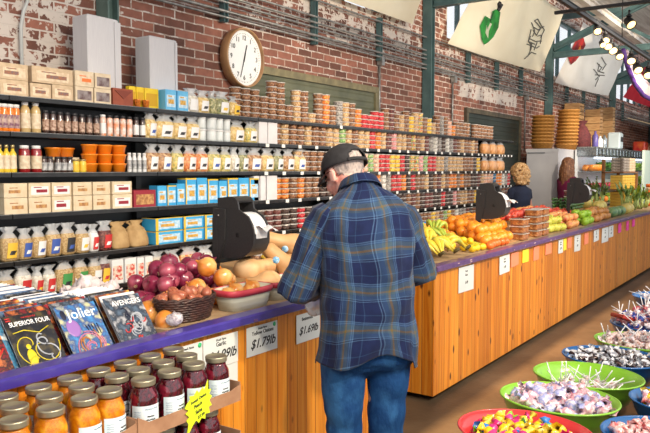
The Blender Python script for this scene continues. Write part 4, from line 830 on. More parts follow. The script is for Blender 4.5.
def heap(x0, x1, y0, y1, r, lay, z=DZ, slope=0, sp=2.05):
    """staggered layers in a box, each layer smaller"""
    out = []
    for L_ in range(lay):
        zz = z + L_ * r * 1.55; ix = L_ * r * .9; iy = L_ * r * .9; y = y0 + r + iy; row_ = 0
        while y < y1 - iy - r * .6:
            x = x0 + r + ix + (row_ % 2) * r
            while x < x1 - ix - r * .6: out.append((x + rnd(-.1, .1) * r, y + rnd(-.1, .1) * r, zz + slope * (y - y0) + rnd(0, .15) * r)); x += sp * r
            y += 1.78 * r; row_ += 1
    return out
# sloped fruit beds (crates under the fruit)
CRATE = mat('slatted_crate_wood', (190, 152, 104), (164, 124, 80), rough=.7, scale=8, stretch=(1, 12, 12))
def bed(x0, x1, y0, y1, h0, h1, label):
    mb = MB(); vs = [(x0, y0, DZ), (x1, y0, DZ), (x1, y1, DZ), (x0, y1, DZ), (x0, y0, DZ + h0), (x1, y0, DZ + h0), (x1, y1, DZ + h1), (x0, y1, DZ + h1)]
    mb.add(vs, [(0, 3, 2, 1), (4, 5, 6, 7), (0, 1, 5, 4), (1, 2, 6, 5), (2, 3, 7, 6), (3, 0, 4, 7)], CRATE, False)
    return tag(obj('sloped_crate', mb), label, 'crate', 'sloped display crates under the produce')
# oranges
OP = mk_round('orange', 'orange', ORG, .047)
pts = []
for k in range(7):
    y = 2.34 + k * .088; x = 5.82 + k * .095 + (k % 2) * .048; x1 = 6.42 + k * .15; q = 0
    while x < x1 + .05:
        pts.append((x + rnd(-.006, .006), y, DZ + .008 + .11 * (y - 2.27))); 
        if k > 0: pts.append((x + .04, y + .03, DZ + .008 + .11 * (y - 2.27) + .068))
        x += .098
bed(5.55, 7.4, 2.28, 3.02, .004, .083, 'sloped wooden crate carrying the oranges')
pts += [(5.6 + i * .1, 2.62 , DZ + .05) for i in range(3)] + [(5.9 + i * .1, 2.97, DZ + .1) for i in range(14)] + [(5.6 + i * .1, 2.76, DZ + .06) for i in range(4)]
pile(OP, pts, lambda k: 'round orange in the bright heap around the second black bag dispenser', 'oranges heaped on the counter', .046)
TP = mk_round('tangerine', 'tangerine', TAN2, .036)
pile(TP, [(x, y, DZ + .004) for x, y in [(5.72, 2.26), (5.8, 2.26), (5.88, 2.26), (5.96, 2.26), (6.04, 2.26), (6.12, 2.26)]] , 'red-orange tangerine in the front row below the oranges', 'tangerines in front of the oranges', .036)
pile(TP, [(x, y, DZ + .05) for x, y in [(5.5, 2.68), (5.52, 2.76), (5.54, 2.84)]], 'red-orange tangerine behind the lemons at the edge of the oranges', 'tangerines behind the lemons', .036)
# lemons
LEM = pr_mat('lemon_peel', (246, 210, 40), (236, 190, 24), s=12, bump=.1, bs=150)
def mklemon():
    mb = MB(); mb.lathe([(.001, -.043), (.006, -.040), (.010, -.034), (.024, -.022), (.030, 0), (.024, .022), (.010, .034), (.005, .039), (.001, .040)], LEM, 18, T3(0, 0, .03) @ RY(pi / 2)); return tag(obj('lemon', mb), '', 'lemon')
LP = Proto(mklemon)
for q, p in enumerate([(5.42, 2.27, 0), (5.52, 2.28, 0), (5.62, 2.27, 0), (5.45, 2.36, .0), (5.54, 2.38, .0), (5.5, 2.33, .055), (5.56, 2.42, .052), (5.4, 2.45, .02), (5.48, 2.5, .03), (5.45, 2.44, .075)]): LP.put((p[0], p[1], DZ + p[2]), (0, rnd(-.2, .2), rnd(0, 6)), 'yellow lemon piled between the bananas and the oranges', 'lemons')
# bananas
BAN = pr_mat('banana_peel', (232, 206, 70), (214, 190, 60), (160, 176, 70), s=14, st=(1, 1, 1)); BTIP = mat('banana_tip', (90, 76, 40), rough=.7); GBAN = pr_mat('green_banana_peel', (186, 196, 70), (150, 176, 66), (214, 206, 80), s=12)
def mkbunch(m=BAN, n=5):
    t = thing('banana_bunch', '', 'bananas')
    for k in range(n):
        a = (k - (n - 1) / 2) * .28; pts_ = []; rr_ = []
        for i in range(11):
            u = i / 10; ang = u * 1.5; pts_.append((.13 * sin(ang) * cos(a) * 1.3 + .0, .17 * sin(ang) * sin(a) + (k - n / 2) * .012, .02 + .07 * sin(u * pi) + .012 * (k % 2) + (.03 * (1 - u)))); rr_.append([.006, .008, .014, .018, .0195, .020, .0195, .018, .014, .008, .004][i])
        mb = MB(); mb.tube(pts_, rr_, m, 7); b_ = obj('banana', mb, t); mb = MB(); mb.ball(pts_[-1], .0055, BTIP, 6); obj('banana_tip', mb, b_)
    mb = MB(); mb.tube([(.0, 0, .045), (-.02, 0, .06), (-.035, 0, .075)], [.014, .012, .01], BTIP if m is BAN else m, 8); obj('stem', mb, t); return t
BP_ = Proto(mkbunch); GBP = Proto(lambda: mkbunch(GBAN, 4))
bd = bed(4.5, 5.6, 2.5, 3.0, .01, .09, 'sloped wooden crate carrying the bananas')
for q, (x, y, z, r_, lb) in enumerate([(4.74, 2.25, 0, 1.2, 'yellow banana bunch lowest in the corner of the counter'), (4.98, 2.25, 0, 1.75, 'yellow banana bunch curving upright against the rim'), (5.12, 2.44, .05, 1.9, 'yellow banana bunch leaning in the middle of the banana pile'), (5.22, 2.26, .0, 2.2, 'yellow banana bunch beside the lemons'), (4.9, 2.44, .05, 1.0, 'yellow banana bunch beside the man\'s sleeve'), (5.1, 2.6, .1, 1.5, 'yellow banana bunch propped behind the leaning one')]):
    BP_.put((x, y, DZ + z), (0, -.15, r_), lb, 'yellow banana bunches', 1.12)
for q, (x, y, z, r_, lb) in enumerate([(5.3, 2.74, .1, .6, 'greenish banana bunch on top behind the yellow ones'), (5.5, 2.66, .1, .3, 'greenish banana bunch farthest back by the blue packet'), (5.36, 2.5, .05, 1.2, 'greenish banana bunch under the yellow-green divider')]): GBP.put((x, y, DZ + z), (0, -.1, r_), lb, 'greenish banana bunches')
YG = mat('yellow_green_plastic', (214, 216, 70), (196, 200, 60), rough=.35, coat=.4, scale=8)
mb = MB(); a = tuple(atY(441, 234, 2.62)); c = tuple(atY(489, 249, 2.25)); d_ = tuple(atY(490, 255, 2.24))
beam(mb, a, c, .02, .05, YG); beam(mb, c, d_, .03, .05, YG); tag(obj('divider_strip', mb), 'yellow-green plastic divider strip bent around the banana pile', 'divider')
mb = MB(); mb.box((6.0, 2.99, 1.13), (.2, .06, .05), mat('blue_packet', (30, 130, 200), rough=.4), None, .01); mb.box((6.0, 2.99, 1.03), (.16, .05, .15), CRATE); tag(obj('blue_packet', mb), 'small bright blue packet standing behind the bananas', 'packet')
# nut tubs on the counter
GOLDN = cm('golden_nuts', (178, 112, 60), (130, 74, 40), (206, 146, 88), s=55)
CLR = mat('clear_tub_rim', (214, 206, 196), rough=.12, coat=1)
def mkntub():
    t = thing('nut_tub', '', 'tub'); mb = MB(); mb.box((0, 0, .031), (.16, .13, .058), GOLDN, None, .01, 1.04); obj('tub_body', mb, t); mb = MB(); mb.box((0, 0, .064), (.176, .146, .008), CLR, None, .002); obj('lid', mb, t); return t
NT = Proto(mkntub)
for s_, (x, y, n) in enumerate([(6.33, 2.30, 4), (6.78, 2.33, 3), (6.24, 2.5, 4)][:3]):
    pass
for s_, (x, y, n, lb) in enumerate([(6.64, 2.31, 3, 'first stack'), (7.05, 2.31, 4, 'middle stack'), (7.27, 2.31, 4, 'stack nearest the apples')]):
    for k in range(n): NT.put((x, y, DZ + k * .0695), (0, 0, 0), 'clear tub of golden nuts, %s from bottom, %s beside the oranges' % (ORD[k], lb), 'nut tubs on the counter')
# apples
def mkapple(m):
    def f():
        t = thing('apple', '', 'apple'); mb = MB(); mb.lathe([(.001, .008), (.012, .0), (.026, .006), (.037, .026), (.040, .046), (.034, .064), (.020, .074), (.010, .072), (.002, .062)], m, 18); obj('apple_skin', mb, t)
        mb = MB(); mb.tube([(0, 0, .062), (.003, 0, .078), (.008, 0, .088)], [.0018, .0016, .0022], BTIP, 6); obj('stem', mb, t); return t
    return Proto(f)
A_Y = mkapple(pr_mat('yellow_green_apple_skin', (222, 214, 92), (196, 202, 74), (232, 196, 96), s=14)); A_R = mkapple(pr_mat('red_apple_skin', (186, 40, 44), (216, 84, 60), (150, 22, 34), s=10)); A_P = mkapple(pr_mat('pink_apple_skin', (226, 110, 84), (230, 170, 100), (206, 70, 62), s=10)); A_G = mkapple(pr_mat('green_apple_skin', (150, 190, 50), (130, 174, 44), s=9))
for x0, x1, h, lb in [(7.42, 8.7, .1, 'sloped wooden crate under the nearer apples'), (8.74, 9.95, .1, 'sloped wooden crate under the farther apples'), (10.2, 12.4, .08, 'sloped wooden crate under the squash and greens')]: bed(x0, x1, 2.45, 3.0, .01, h, lb)
def fheap(P, x0, x1, y0, y1, r, lab, grp, z=DZ, lay=2):
    for p in heap(x0, x1, y0, y1, r, lay, z, .16, 2.1): P.put(p, (rnd(-.6, .6), rnd(-.6, .6), rnd(0, 6)), lab, grp, rnd(.92, 1.08) * r / .04)
fheap(A_Y, 7.45, 8.05, 2.24, 2.6, .043, 'yellow-green apple heaped by the rim past the nut tubs', 'yellow-green apples')
fheap(A_P, 8.1, 8.62, 2.24, 2.6, .043, 'pink and yellow apple by the rim before the bright green ones', 'pink apples by the rim')
fheap(A_P, 7.9, 9.0, 2.86, 3.04, .043, 'pink and yellow apple in the back row near the farthest dispenser', 'pink apples', DZ + .05)
fheap(A_G, 8.75, 9.2, 2.24, 2.5, .045, 'bright green apple beside the yellow-green ones', 'bright green apples')
fheap(A_R, 8.1, 9.05, 2.64, 2.9, .045, 'dark red apple heaped behind the green ones', 'dark red apples', DZ + .04)
fheap(A_R, 7.0, 7.85, 2.66, 2.95, .045, 'red apple in the back row behind the nut tubs', 'red apples behind the nut tubs', DZ + .13, 1)
fheap(A_R, 9.25, 9.75, 2.66, 2.9, .043, 'red apple heaped just past the farthest dispenser', 'red apples past the farthest dispenser', DZ + .05, 1)
PER = mkapple(pr_mat('russet_pear_skin', (196, 140, 70), (170, 110, 56), s=14)); fheap(PER, 9.3, 10.1, 2.24, 2.5, .045, 'russet brown fruit by the rim before the green melons', 'russet brown fruit')
# melons / squash far
MEL = pr_mat('green_melon_rind', (86, 130, 96), (130, 160, 100), (60, 100, 80), s=9); YSQ = pr_mat('yellow_squash_skin', (226, 202, 110), (206, 190, 100), s=8)
MP = mk_round('green_melon', 'melon', MEL, .085, .85); YP = mk_round('yellow_squash', 'squash', YSQ, .09, .9)
for k, (x, y) in enumerate([(10.5, 2.33), (10.75, 2.34), (11.0, 2.33)]): MP.put((x, y, DZ), (0, 0, k), 'dark green melon, %s of three by the rim past the russet fruit' % ORD[k], 'green melons')
for k, (x, y, z) in enumerate([(11.35, 2.33, 0), (11.65, 2.35, 0), (10.6, 2.55, .06), (10.9, 2.58, .06), (10.75, 2.76, .1)]): YP.put((x, y, DZ + z), (0, 0, k), ['yellow squash past the green melons', 'farthest yellow squash by the rim', 'yellow squash behind the nearest melon', 'yellow squash behind the middle melon', 'yellow squash highest behind the melons'][k], 'yellow squash')
CUC = pr_mat('cucumber_skin', (60, 104, 44), (84, 130, 58), s=20)
def mkcuc(): mb = MB(); mb.tube([(-.1, 0, .02), (-.09, .0, .02), (-.05, .005, .022), (0, .008, .022), (.05, .005, .022), (.09, 0, .02), (.1, 0, .02)], [.004, .015, .02, .021, .02, .015, .004], CUC, 9); return tag(obj('cucumber', mb), '', 'cucumber')
CP = Proto(mkcuc)
for j in range(4):
    for i in range(12 - j): CP.put((9.75 + (i % 4) * .21 + j * .06, 2.72 + (i // 4) * .09 + j * .02, DZ + .12 + j * .04), (0, 0, rnd(-.2, .2)), 'dark green cucumber stacked behind the farthest dispenser post', 'cucumbers')
BER = cm('dark_berries', (96, 48, 44), (60, 30, 34), (130, 70, 60), s=60)
for k in range(3):
    mb = MB(); mb.box((0, 0, .035), (.22, .16, .07), BER, None, .008); mb.box((0, 0, .074), (.23, .17, .008), CLR); tag(obj('berry_punnet', mb, None, (10.55, 2.9, DZ + .13 + k * .08)), 'clear punnet of dark berries, %s of three stacked behind the squash' % ['bottom', 'middle', 'top'][k], 'punnet', 'berry punnets')
# leafy chard bundles
LF = pr_mat('chard_leaf', (110, 150, 56), (146, 176, 74), (76, 116, 44), s=12); STK = mat('pale_chard_stalk', (200, 214, 130), (170, 190, 100), rough=.5, scale=10)
def mkchard():
    t = thing('chard_bunch', '', 'chard'); rc = random.Random(5); mb = MB(); mb2 = MB()
    for k in range(18):
        a = rc.uniform(-.5, .5); b_ = rc.uniform(-.35, .35); l = rc.uniform(.3, .5)
        p0 = V((rc.uniform(-.05, .05), rc.uniform(-.04, .04), 0)); p1 = p0 + V((sin(a) * l * .5, sin(b_) * l * .4, l * .5)); p2 = p0 + V((sin(a) * l * 1.1, sin(b_) * l, l * .88))
        mb2.tube([p0, p1], [.009, .006], STK, 6); s_ = V((cos(a), .3, 0)).normalized(); w_ = rc.uniform(.045, .075); vs = []
        for i in range(6):
            u = i / 5; q = p1.lerp(p2, u); ww = w_ * sin(pi * min(.97, .12 + u * .86)); vs += [q - s_ * ww + V((0, .012 * sin(i * 2.1 + k), 0)), q + V((0, -.008, 0)), q + s_ * ww + V((0, .012 * cos(i * 2.3 + k), 0))]
        mb.add(vs, [(3 * i + j, 3 * i + j + 1, 3 * i + j + 4, 3 * i + j + 3) for i in range(5) for j in range(2)], LF)
    obj('leaves', mb, t); obj('stalks', mb2, t); return t
CH = Proto(mkchard)
for k, (x, y, s_) in enumerate([(11.3, 2.85, 1), (11.75, 2.8, 1.05), (12.15, 2.5, .9), (12.55, 2.45, .9), (12.95, 2.42, .9), (13.35, 2.42, .85)]): CH.put((x, y, DZ + .02 + (.07 if x < 12.4 else 0)), (0, rnd(.1, .5), rnd(-.4, .4)), 'leafy green chard bunch standing past the squash on the far counter', 'chard bunches', s_)
# tall rack of yellow and dark packs on the far counter
WP = mat('brown_post_wood', (150, 104, 62), (126, 84, 48), rough=.6, scale=6); YPK = mat('butter_yellow_wrap', (246, 206, 92), (236, 188, 70), rough=.4, scale=12); CRP = mat('cream_wrap', (236, 214, 184), (222, 190, 150), rough=.4, scale=20); DKP = mat('dark_wrap', (96, 84, 74), (190, 180, 170), rough=.4, scale=30)
rk = thing('display_rack', 'brown wooden rack holding yellow and cream wrapped packs on the far counter', 'rack', (13.15, 2.72, DZ))
mb = MB(); mb.box((.42, -.1, .3), (.05, .06, .6), WP); obj('post', mb, rk)
for z in (0.01, .33, .62): mb = MB(); mb.box((-.1, 0.05, z), (1.2, .34, .02), WP); obj('shelf', mb, rk)
mb = MB(); mb.box((-.68, .2, .42), (.04, .05, .84), WP); mb.box((.42, .2, .42), (.04, .05, .84), WP); obj('frame', mb, rk)
for lv_, (zz, n) in enumerate([(.022, 6), (.342, 6)]):
    for i in range(5):
        for k in range(n - (0 if lv_ == 0 else 1)): 
            mb = MB(); mb.box((0, 0, .022), (.19, .2, .044), YPK, None, .006); tag(obj('wrapped_pack', mb, None, (12.62 + i * .2, 2.72, DZ + zz + k * .047)), 'butter-yellow wrapped pack stacked in the wooden rack', 'pack', 'yellow wrapped packs in the rack')
for i in range(4):
    for k in range(5):
        mb = MB(); mb.box((0, 0, .022), (.23, .2, .044), DKP if i < 2 else CRP, None, .006); tag(obj('wrapped_pack', mb, None, (12.67 + i * .24, 2.72, DZ + .632 + k * .047)), ['dark striped wrapped pack on top of the rack', 'cream wrapped pack on top of the rack'][i > 1], 'pack', ['dark packs on the rack', 'cream packs on the rack'][i > 1])
OPK = mat('orange_wrap', (236, 130, 50), (214, 90, 36), rough=.4, scale=14)
for k in range(7): mb = MB(); mb.lathe([(.11, 0), (.12, .006), (.12, .05), (.11, .056)], OPK if k % 2 == 0 else CRP, 16); tag(obj('orange_pack', mb, None, (14.2, 2.45, DZ + k * .058)), 'round orange pack, %s in the stack past the wooden post' % ordi(k), 'pack', 'stack of round orange packs')
# ================================================================== FIRST COUNTER: COMICS, ONIONS, GARLIC, SQUASH
PAGE = mat('white_paper', (232, 234, 238), rough=.5)
def covm(i, a, b_, c): return mat('comic_cover_%d' % i, a, b_, c3=c, kind='noise', scale=26, rough=.3, coat=.3)
COV = [covm(0, (18, 20, 24), (32, 32, 38), (84, 74, 44)), covm(1, (70, 140, 200), (56, 84, 140), (190, 190, 150)), covm(2, (84, 104, 126), (40, 48, 62), (170, 172, 178)), covm(3, (40, 60, 100), (90, 120, 160), (30, 34, 60)), covm(4, (150, 30, 34), (30, 20, 24), (220, 120, 60)), covm(5, (230, 226, 222), (210, 212, 220), (236, 236, 240)), covm(6, (90, 160, 190), (60, 120, 160), (220, 230, 230)), covm(7, (220, 160, 60), (140, 70, 40), (60, 50, 50))]
EL = R(52); CW, CH_ = .180, .262; CZ = .905
def comic_mb(m, w=CW, h=CH_):
    mb = MB(); mb.box((0, 0, -.003), (w, h, .004), PAGE); mb.box((0, 0, .0), (w + .002, h + .001, .0012), m); return mb
def comic_M(x, y): return (x, y + cos(EL) * CH_ / 2, CZ + sin(EL) * CH_ / 2)
fr = []
for k, (x, y, m, lb, rz) in enumerate([(1.31, 2.25, COV[4], 'red and black comic book cut by the picture edge', .02), (1.34, 2.265, COV[6], 'light blue comic book peeking out behind the black cover', 0.01), (1.515, 2.245, COV[0], 'comic book with black cover, yellow coils and white title, front row', -.02), (1.735, 2.25, COV[1], 'comic book with blue and violet cover and pale title, front row', -.03), (1.965, 2.25, COV[2], 'comic book with grey and steel cover, front row by the wicker basket', -.04)]):
    t = thing('comic_book', lb, 'comic', comic_M(x, y + (.0 if k else 0)), 0, 'front comic books'); t.rotation_euler = (EL, 0, rz)
    if k == 1: t.location.z -= .012
    obj('cover', comic_mb(m), t); fr.append(t)
YEP = mat('yellow_cover_ink', (214, 196, 40), rough=.35); GYP = mat('silver_cover_ink', (170, 176, 186), rough=.35); PKP = mat('pink_cover_ink', (200, 120, 150), rough=.35); CYP = mat('pale_cover_ink', (216, 230, 240), rough=.35); DKC = mat('deep_cover_ink', (30, 34, 56), rough=.35); ORC = mat('rust_cover_ink', (170, 110, 60), rough=.35); RDC = mat('red_cover_ink', (200, 50, 50), rough=.35)
def on(parent, lines, w, m, nm_, z=.0016):
    mb = MB()
    for ln in lines: mb.tube([(x * CW / 2, y * CH_ / 2, z) for x, y in ln], w, m, 5)
    o = obj(nm_, mb, parent); return o
rc = random.Random(4)
def coil(cx, cy, r0, r1, a0, a1, n=14): return [(cx + (r0 + (r1 - r0) * i / n) * cos(a0 + (a1 - a0) * i / n), cy + .8 * (r0 + (r1 - r0) * i / n) * sin(a0 + (a1 - a0) * i / n)) for i in range(n + 1)]
t = fr[2]; text('title', 'SUPERIOR FOUR', .027, PAGE, t, T3(.008, .094, .001), xs=.82)
text('masthead_line', 'THE INVINCIBLE', .008, RDC, t, T3(.01, .117, .001))
on(t, [coil(-.3, 0, .1, .75, 0, 4.5), coil(.2, -.1, .15, .8, 2, 6.5), coil(-.2, -.5, .1, .6, 1, 5), [(-.8, .45), (-.3, .5), (.3, .35), (.8, .5)]], .0022, YEP, 'yellow_coils')
mb = MB(); mb.ball((-.034, -.045, .0008), (.019, .034, .0009), YEP, 14); mb.ball((-.034, -.002, .0008), (.010, .011, .0009), YEP, 12); obj('yellow_shape', mb, t)
on(t, [coil(.35, .0, .1, .5, 0, 5), coil(.5, -.4, .05, .45, 3, 8), coil(.3, .2, .1, .3, 1, 5)], .003, GYP, 'silver_coils')
on(t, [[(-.9, .92), (-.7, .92)], [(-.9, .85), (-.7, .85)]], .003, RDC, 'corner_logo')
t = fr[3]; text('title', 'Jolier', .062, CYP, t, T3(.014, .088, .0012), xs=1.0)
on(t, [coil(-.2 + .5 * rc.random(), -.3, .05 + .1 * k, .3 + .1 * k, k, k + 3) for k in range(5)], .003, ORC, 'tangled_lines'); on(t, [coil(.1, -.5, .05 + .07 * k, .4 + .08 * k, k * 1.3, k * 1.3 + 3) for k in range(6)], .0026, PKP, 'pink_lines')
mb = MB(); mb.ball((-.066, .092, .0008), (.012, .022, .0009), DKC, 12); obj('corner_logo', mb, t); mb = MB(); mb.ball((-.045, .03, .0006), (.03, .04, .0007), mat('violet_cover_ink', (150, 110, 180), rough=.35), 14); obj('violet_glow', mb, t); mb = MB(); mb.ball((.06, -.09, .0006), (.022, .03, .0007), mat('yellow_glow_ink', (220, 210, 110), rough=.35), 12); obj('violet_patch', mb, t)
on(t, [[(.2 + .12 * k, -.1), (.1 + .14 * k, .25)] for k in range(5)], .002, DKC, 'dark_spikes')
t = fr[4]; text('title', 'AVENGERS', .034, PAGE, t, T3(.012, .098, .0012), xs=.88)
on(t, [coil(-.1 + .1 * k, -.3 + .07 * k, .03, .22 + .05 * k, k, k + 4.5) for k in range(7)], .0028, GYP, 'steel_shapes'); on(t, [coil(rc.uniform(-.6, .6), rc.uniform(-.8, .2), .03, rc.uniform(.1, .3), rc.uniform(0, 6), rc.uniform(6, 9)) for k in range(6)], .0028, RDC, 'red_shapes'); on(t, [coil(rc.uniform(-.5, .6), rc.uniform(-.6, .5), .03, rc.uniform(.1, .3), rc.uniform(0, 6), rc.uniform(6, 9)) for k in range(6)], .0028, DKC, 'dark_shapes')
on(fr[0], [coil(0, -.2, .1, .8, 0, 5), coil(.4, .2, .1, .5, 2, 6)], .004, RDC, 'red_shapes')
CMS = [comic_mb(m, CW, CH_).mesh('comic_book') for m in COV]
gname = ['row nearest the picture edge', 'second row behind the black cover', 'third row behind the blue cover', 'row by the wicker basket']
for c_, x in enumerate([1.38, 1.575, 1.77, 1.985]):
    for k in range(24):
        y = 2.30 + k * .030
        if y < 2.31 and c_ < 3: continue
        if c_ == 3 and k > 8: continue
        far = k > 13; i = (rc.choice([5, 5, 5, 3, 6]) if far else rc.choice([0, 2, 3, 4, 7, 5, 3, 2])); 
        if c_ == 3 and k > 3: i = rc.choice([5, 5, 5, 2])
        o = bpy.data.objects.new('comic_book', CMS[i]); COL.objects.link(o); p = comic_M(x + rc.uniform(-.006, .006), y); o.location = (p[0], p[1], p[2] + (.004 if far else 0)); o.rotation_euler = (EL + rc.uniform(-.02, .05), 0, rc.uniform(-.02, .02))
        tag(o, 'bagged comic book leaning in the packed %s' % gname[c_], 'comic', 'packed comic books in the ' + gname[c_])
# garlic
WK = mat('brown_wicker', (130, 92, 58), (84, 56, 38), rough=.6, scale=40); WKD = mat('dark_wicker', (74, 44, 36), (44, 26, 24), rough=.5, scale=40); WKL = mat('tan_wicker', (196, 156, 100), (164, 122, 74), rough=.6, scale=40)
def wicker(nm, label, cx, cy, a, b_, h, m, flare=1.2, n=40, rows=9, z=DZ):
    t = thing(nm, label, 'basket', (cx, cy, z)); mb = MB(); mb2 = MB()
    for r_ in range(rows):
        u = r_ / (rows - 1); s_ = 1 + (flare - 1) * u; pts_ = []
        for k in range(n + 1): an = 2 * pi * k / n; w_ = 1 + .022 * (1 if (k + r_) % 2 else -1); pts_.append((a * s_ * w_ * cos(an), b_ * s_ * w_ * sin(an), .008 + (h - .014) * u))
        mb.tube(pts_, h / rows * .62, m, 5, cap=False)
    obj('woven_side', mb, t)
    mb = MB()
    for k in range(0, n, 2): an = 2 * pi * k / n; mb.tube([(a * cos(an), b_ * sin(an), .004), (a * flare * cos(an), b_ * flare * sin(an), h)], .004, m, 5)
    obj('stakes', mb, t)
    mb = MB(); 
    for ph_ in (0, pi):
        pts_ = []
        for k in range(61): an = 2 * pi * k / 60; pts_.append((a * flare * cos(an) * (1 + .012 * cos(8 * an + ph_)), b_ * flare * sin(an) * (1 + .012 * cos(8 * an + ph_)), h + .006 * sin(8 * an + ph_)))
        mb.tube(pts_, .007, m, 6, cap=False)
    obj('rim_braid', mb, t); mb = MB(); mb.lathe([(.001, 0), (1, 0), (1, .006), (.001, .006)], m, 24, S3(a * .96, b_ * .96, 1)); obj('basket_bottom', mb, t); return t
GAR = pr_mat('garlic_skin', (226, 218, 216), (200, 186, 190), (236, 232, 230), s=24, st=(1, 1, .3), rough=.5)
def mkgarlic():
    t = thing('garlic_bulb', '', 'garlic'); mb = MB(); n = 24; prof = [(.001, .002), (.012, 0), (.024, .008), (.029, .02), (.026, .032), (.014, .042), (.006, .05), (.004, .06), (.003, .066)]; vs = []
    for r_, z in prof:
        for k in range(n): a = 2 * pi * k / n; rr_ = r_ * (1 + .09 * abs(cos(a * 4)) * (1 if z < .044 else 0)); vs.append((rr_ * cos(a), rr_ * sin(a), z))
    mb.add(vs, [(i * n + k, i * n + (k + 1) % n, (i + 1) * n + (k + 1) % n, (i + 1) * n + k) for i in range(8) for k in range(n)] + [tuple(range(n - 1, -1, -1)), tuple(8 * n + k for k in range(n))], GAR); obj('bulb', mb, t)
    mb = MB(); mb.ball((0, 0, .002), (.008, .008, .004), WKL, 8); obj('root', mb, t); return t
GP_ = Proto(mkgarlic)
wicker('garlic_basket', 'shallow tan wicker basket heaped with white garlic behind the comics', 2.13, 2.83, .15, .11, .06, WKL, 1.15, 36, 6)
for p in [(2.13 + r_ * cos(a), 2.83 + r_ * .72 * sin(a), DZ + z) for r_, z, n_ in ((.13, .052, 10), (.075, .075, 7), (.11, .085, 7), (.05, .115, 4), (.0, .13, 1)) for a in [2 * pi * (q + r_ * 7) / n_ for q in range(n_)]]:
    GP_.put(p, (rnd(-.9, .9), rnd(-.9, .9), rnd(0, 6)), 'white garlic bulb heaped in the tan basket behind the comics', 'garlic bulbs', 1.12)
# onions
RON = pr_mat('red_onion_skin', (140, 44, 76), (112, 28, 58), (176, 84, 104), s=7, st=(1, 1, .15), rough=.25, coat=.5); YON = pr_mat('yellow_onion_skin', (222, 150, 66), (204, 120, 44), (236, 186, 110), s=7, st=(1, 1, .15), rough=.28, coat=.5); SHL = pr_mat('shallot_skin', (176, 104, 76), (150, 80, 60), (196, 130, 96), s=12, st=(1, 1, .2), rough=.4)
ROOT = mat('dry_onion_root', (206, 180, 140), rough=.8)
def mkonion(m, r, nm_, cat, el=1):
    def f():
        t = thing(nm_, '', cat); mb = MB(); mb.lathe([(.001, .0), (r * .3, .01 * r), (r * .75, r * .25), (r * .98, r * .7), (r, r * .95), (r * .93, r * 1.25 * el), (r * .7, r * 1.55 * el), (r * .36, r * 1.76 * el), (r * .14, r * 1.92 * el), (r * .1, r * 2.1 * el), (r * .05, r * 2.2 * el)], m, 24, None, True, .05, rnd(0, 9)); obj('bulb', mb, t)
        mb = MB(); 
        for k in range(7): a = k * .9; mb.tube([(0, 0, .003), (.1 * r * cos(a), .1 * r * sin(a), -.001), (.22 * r * cos(a), .22 * r * sin(a), -.003)], .0013, ROOT, 4)
        obj('roots', mb, t); return t
    return Proto(f)
RO = mkonion(RON, .046, 'red_onion', 'onion'); YO = mkonion(YON, .052, 'yellow_onion', 'onion'); SH = mkonion(SHL, .024, 'shallot', 'shallot', 1.25)
def qbasket(cx, cy, w, d, h, label, rz=0, z=DZ):
    VEN = mat('pale_veneer', (206, 206, 190), (186, 184, 164), rough=.7, scale=9, stretch=(.4, .4, 6)); RRM = mat('red_basket_rim', (204, 70, 84), (186, 56, 72), rough=.5, scale=10)
    t = thing('veneer_basket', label, 'basket', (cx, cy, z), rz, 'pale veneer baskets with red rims')
    def ring(s_, zz, o=0, n=28): return [((w / 2 * s_ + o) * math.copysign(abs(cos(a)) ** .55, cos(a)), (d / 2 * s_ + o) * math.copysign(abs(sin(a)) ** .55, sin(a)), zz) for a in [2 * pi * k / n for k in range(n)]]
    mb = MB(); mb.loft([ring(.84, 0), ring(.92, h * .5), ring(1, h), ring(1, h, -.003), ring(.84, .006, -.003)], VEN); 
    for k in range(8): pass
    obj('veneer_side', mb, t)
    mb = MB(); mb.loft([ring(.975, h * .72, .001), ring(.985, h * .72, .005), ring(1.005, h * 1.02, .006), ring(1.0, h * 1.03, .0), ring(.98, h * .74, -.0)], RRM, False); obj('rim_band', mb, t); return t
bc = qbasket(2.6, 2.72, .62, .36, .05, 'shallow red-rimmed veneer basket beneath the heap of red onions', 0)
k = 0
for p in heap(2.3, 2.9, 2.55, 2.9, .046, 3, DZ + .012): RO.put(p, (rnd(-1.3, 1.3), rnd(-1.3, 1.3), rnd(0, 6)), 'glossy red onion in the purple-red heap beside the first dispenser', 'red onions', rnd(.95, 1.1))
for q, (x, y, z, lb) in enumerate([(2.46, 2.45, .0, 'by the dark wicker basket'), (2.60, 2.44, .0, 'low between the wicker basket and the red rim'), (2.70, 2.46, .0, 'low behind the red-rimmed basket'), (2.51, 2.45, .07, 'large, on top of the others'), (2.66, 2.45, .088, 'largest and highest, turned with its root outward'), (2.80, 2.46, .0, 'beside the squash'), (2.76, 2.47, .085, 'small, leaning by the dispenser'), (2.60, 2.46, .165, 'crowning the pile, papery and pale')]):
    YO.put((x, y, DZ + z), (rnd(-1.4, -.6), rnd(-.4, .4), rnd(-.6, .6)), 'golden yellow onion ' + lb, 'yellow onions', 1.0)
wicker('wicker_basket', 'dark brown wicker basket of shallots behind the purple rim', 2.27, 2.335, .13, .085, .10, WKD, 1.22, 44, 9)
for q in range(24):
    a = q * 2.4; r_ = .025 * math.sqrt(q) ; SH.put((2.27 + r_ * 1.1 * cos(a), 2.335 + r_ * .66 * sin(a), DZ + .085 + (.016 if q < 10 else 0)), (rnd(-1.6, 1.6), rnd(-1, 1), rnd(0, 6)), 'brown-pink shallot heaped in the dark wicker basket', 'shallots', rnd(.85, 1.1))
mb = MB(); mb.box((2.27, 2.335, DZ + .045), (.2, .11, .07), SHL); tag(obj('shallot_fill', mb), 'shallots filling the bottom of the dark wicker basket', 'shallots', None, 'stuff')
qbasket(2.63, 2.30, .32, .17, .10, 'pale veneer basket with bright red rim, full of yellow onions', .0)
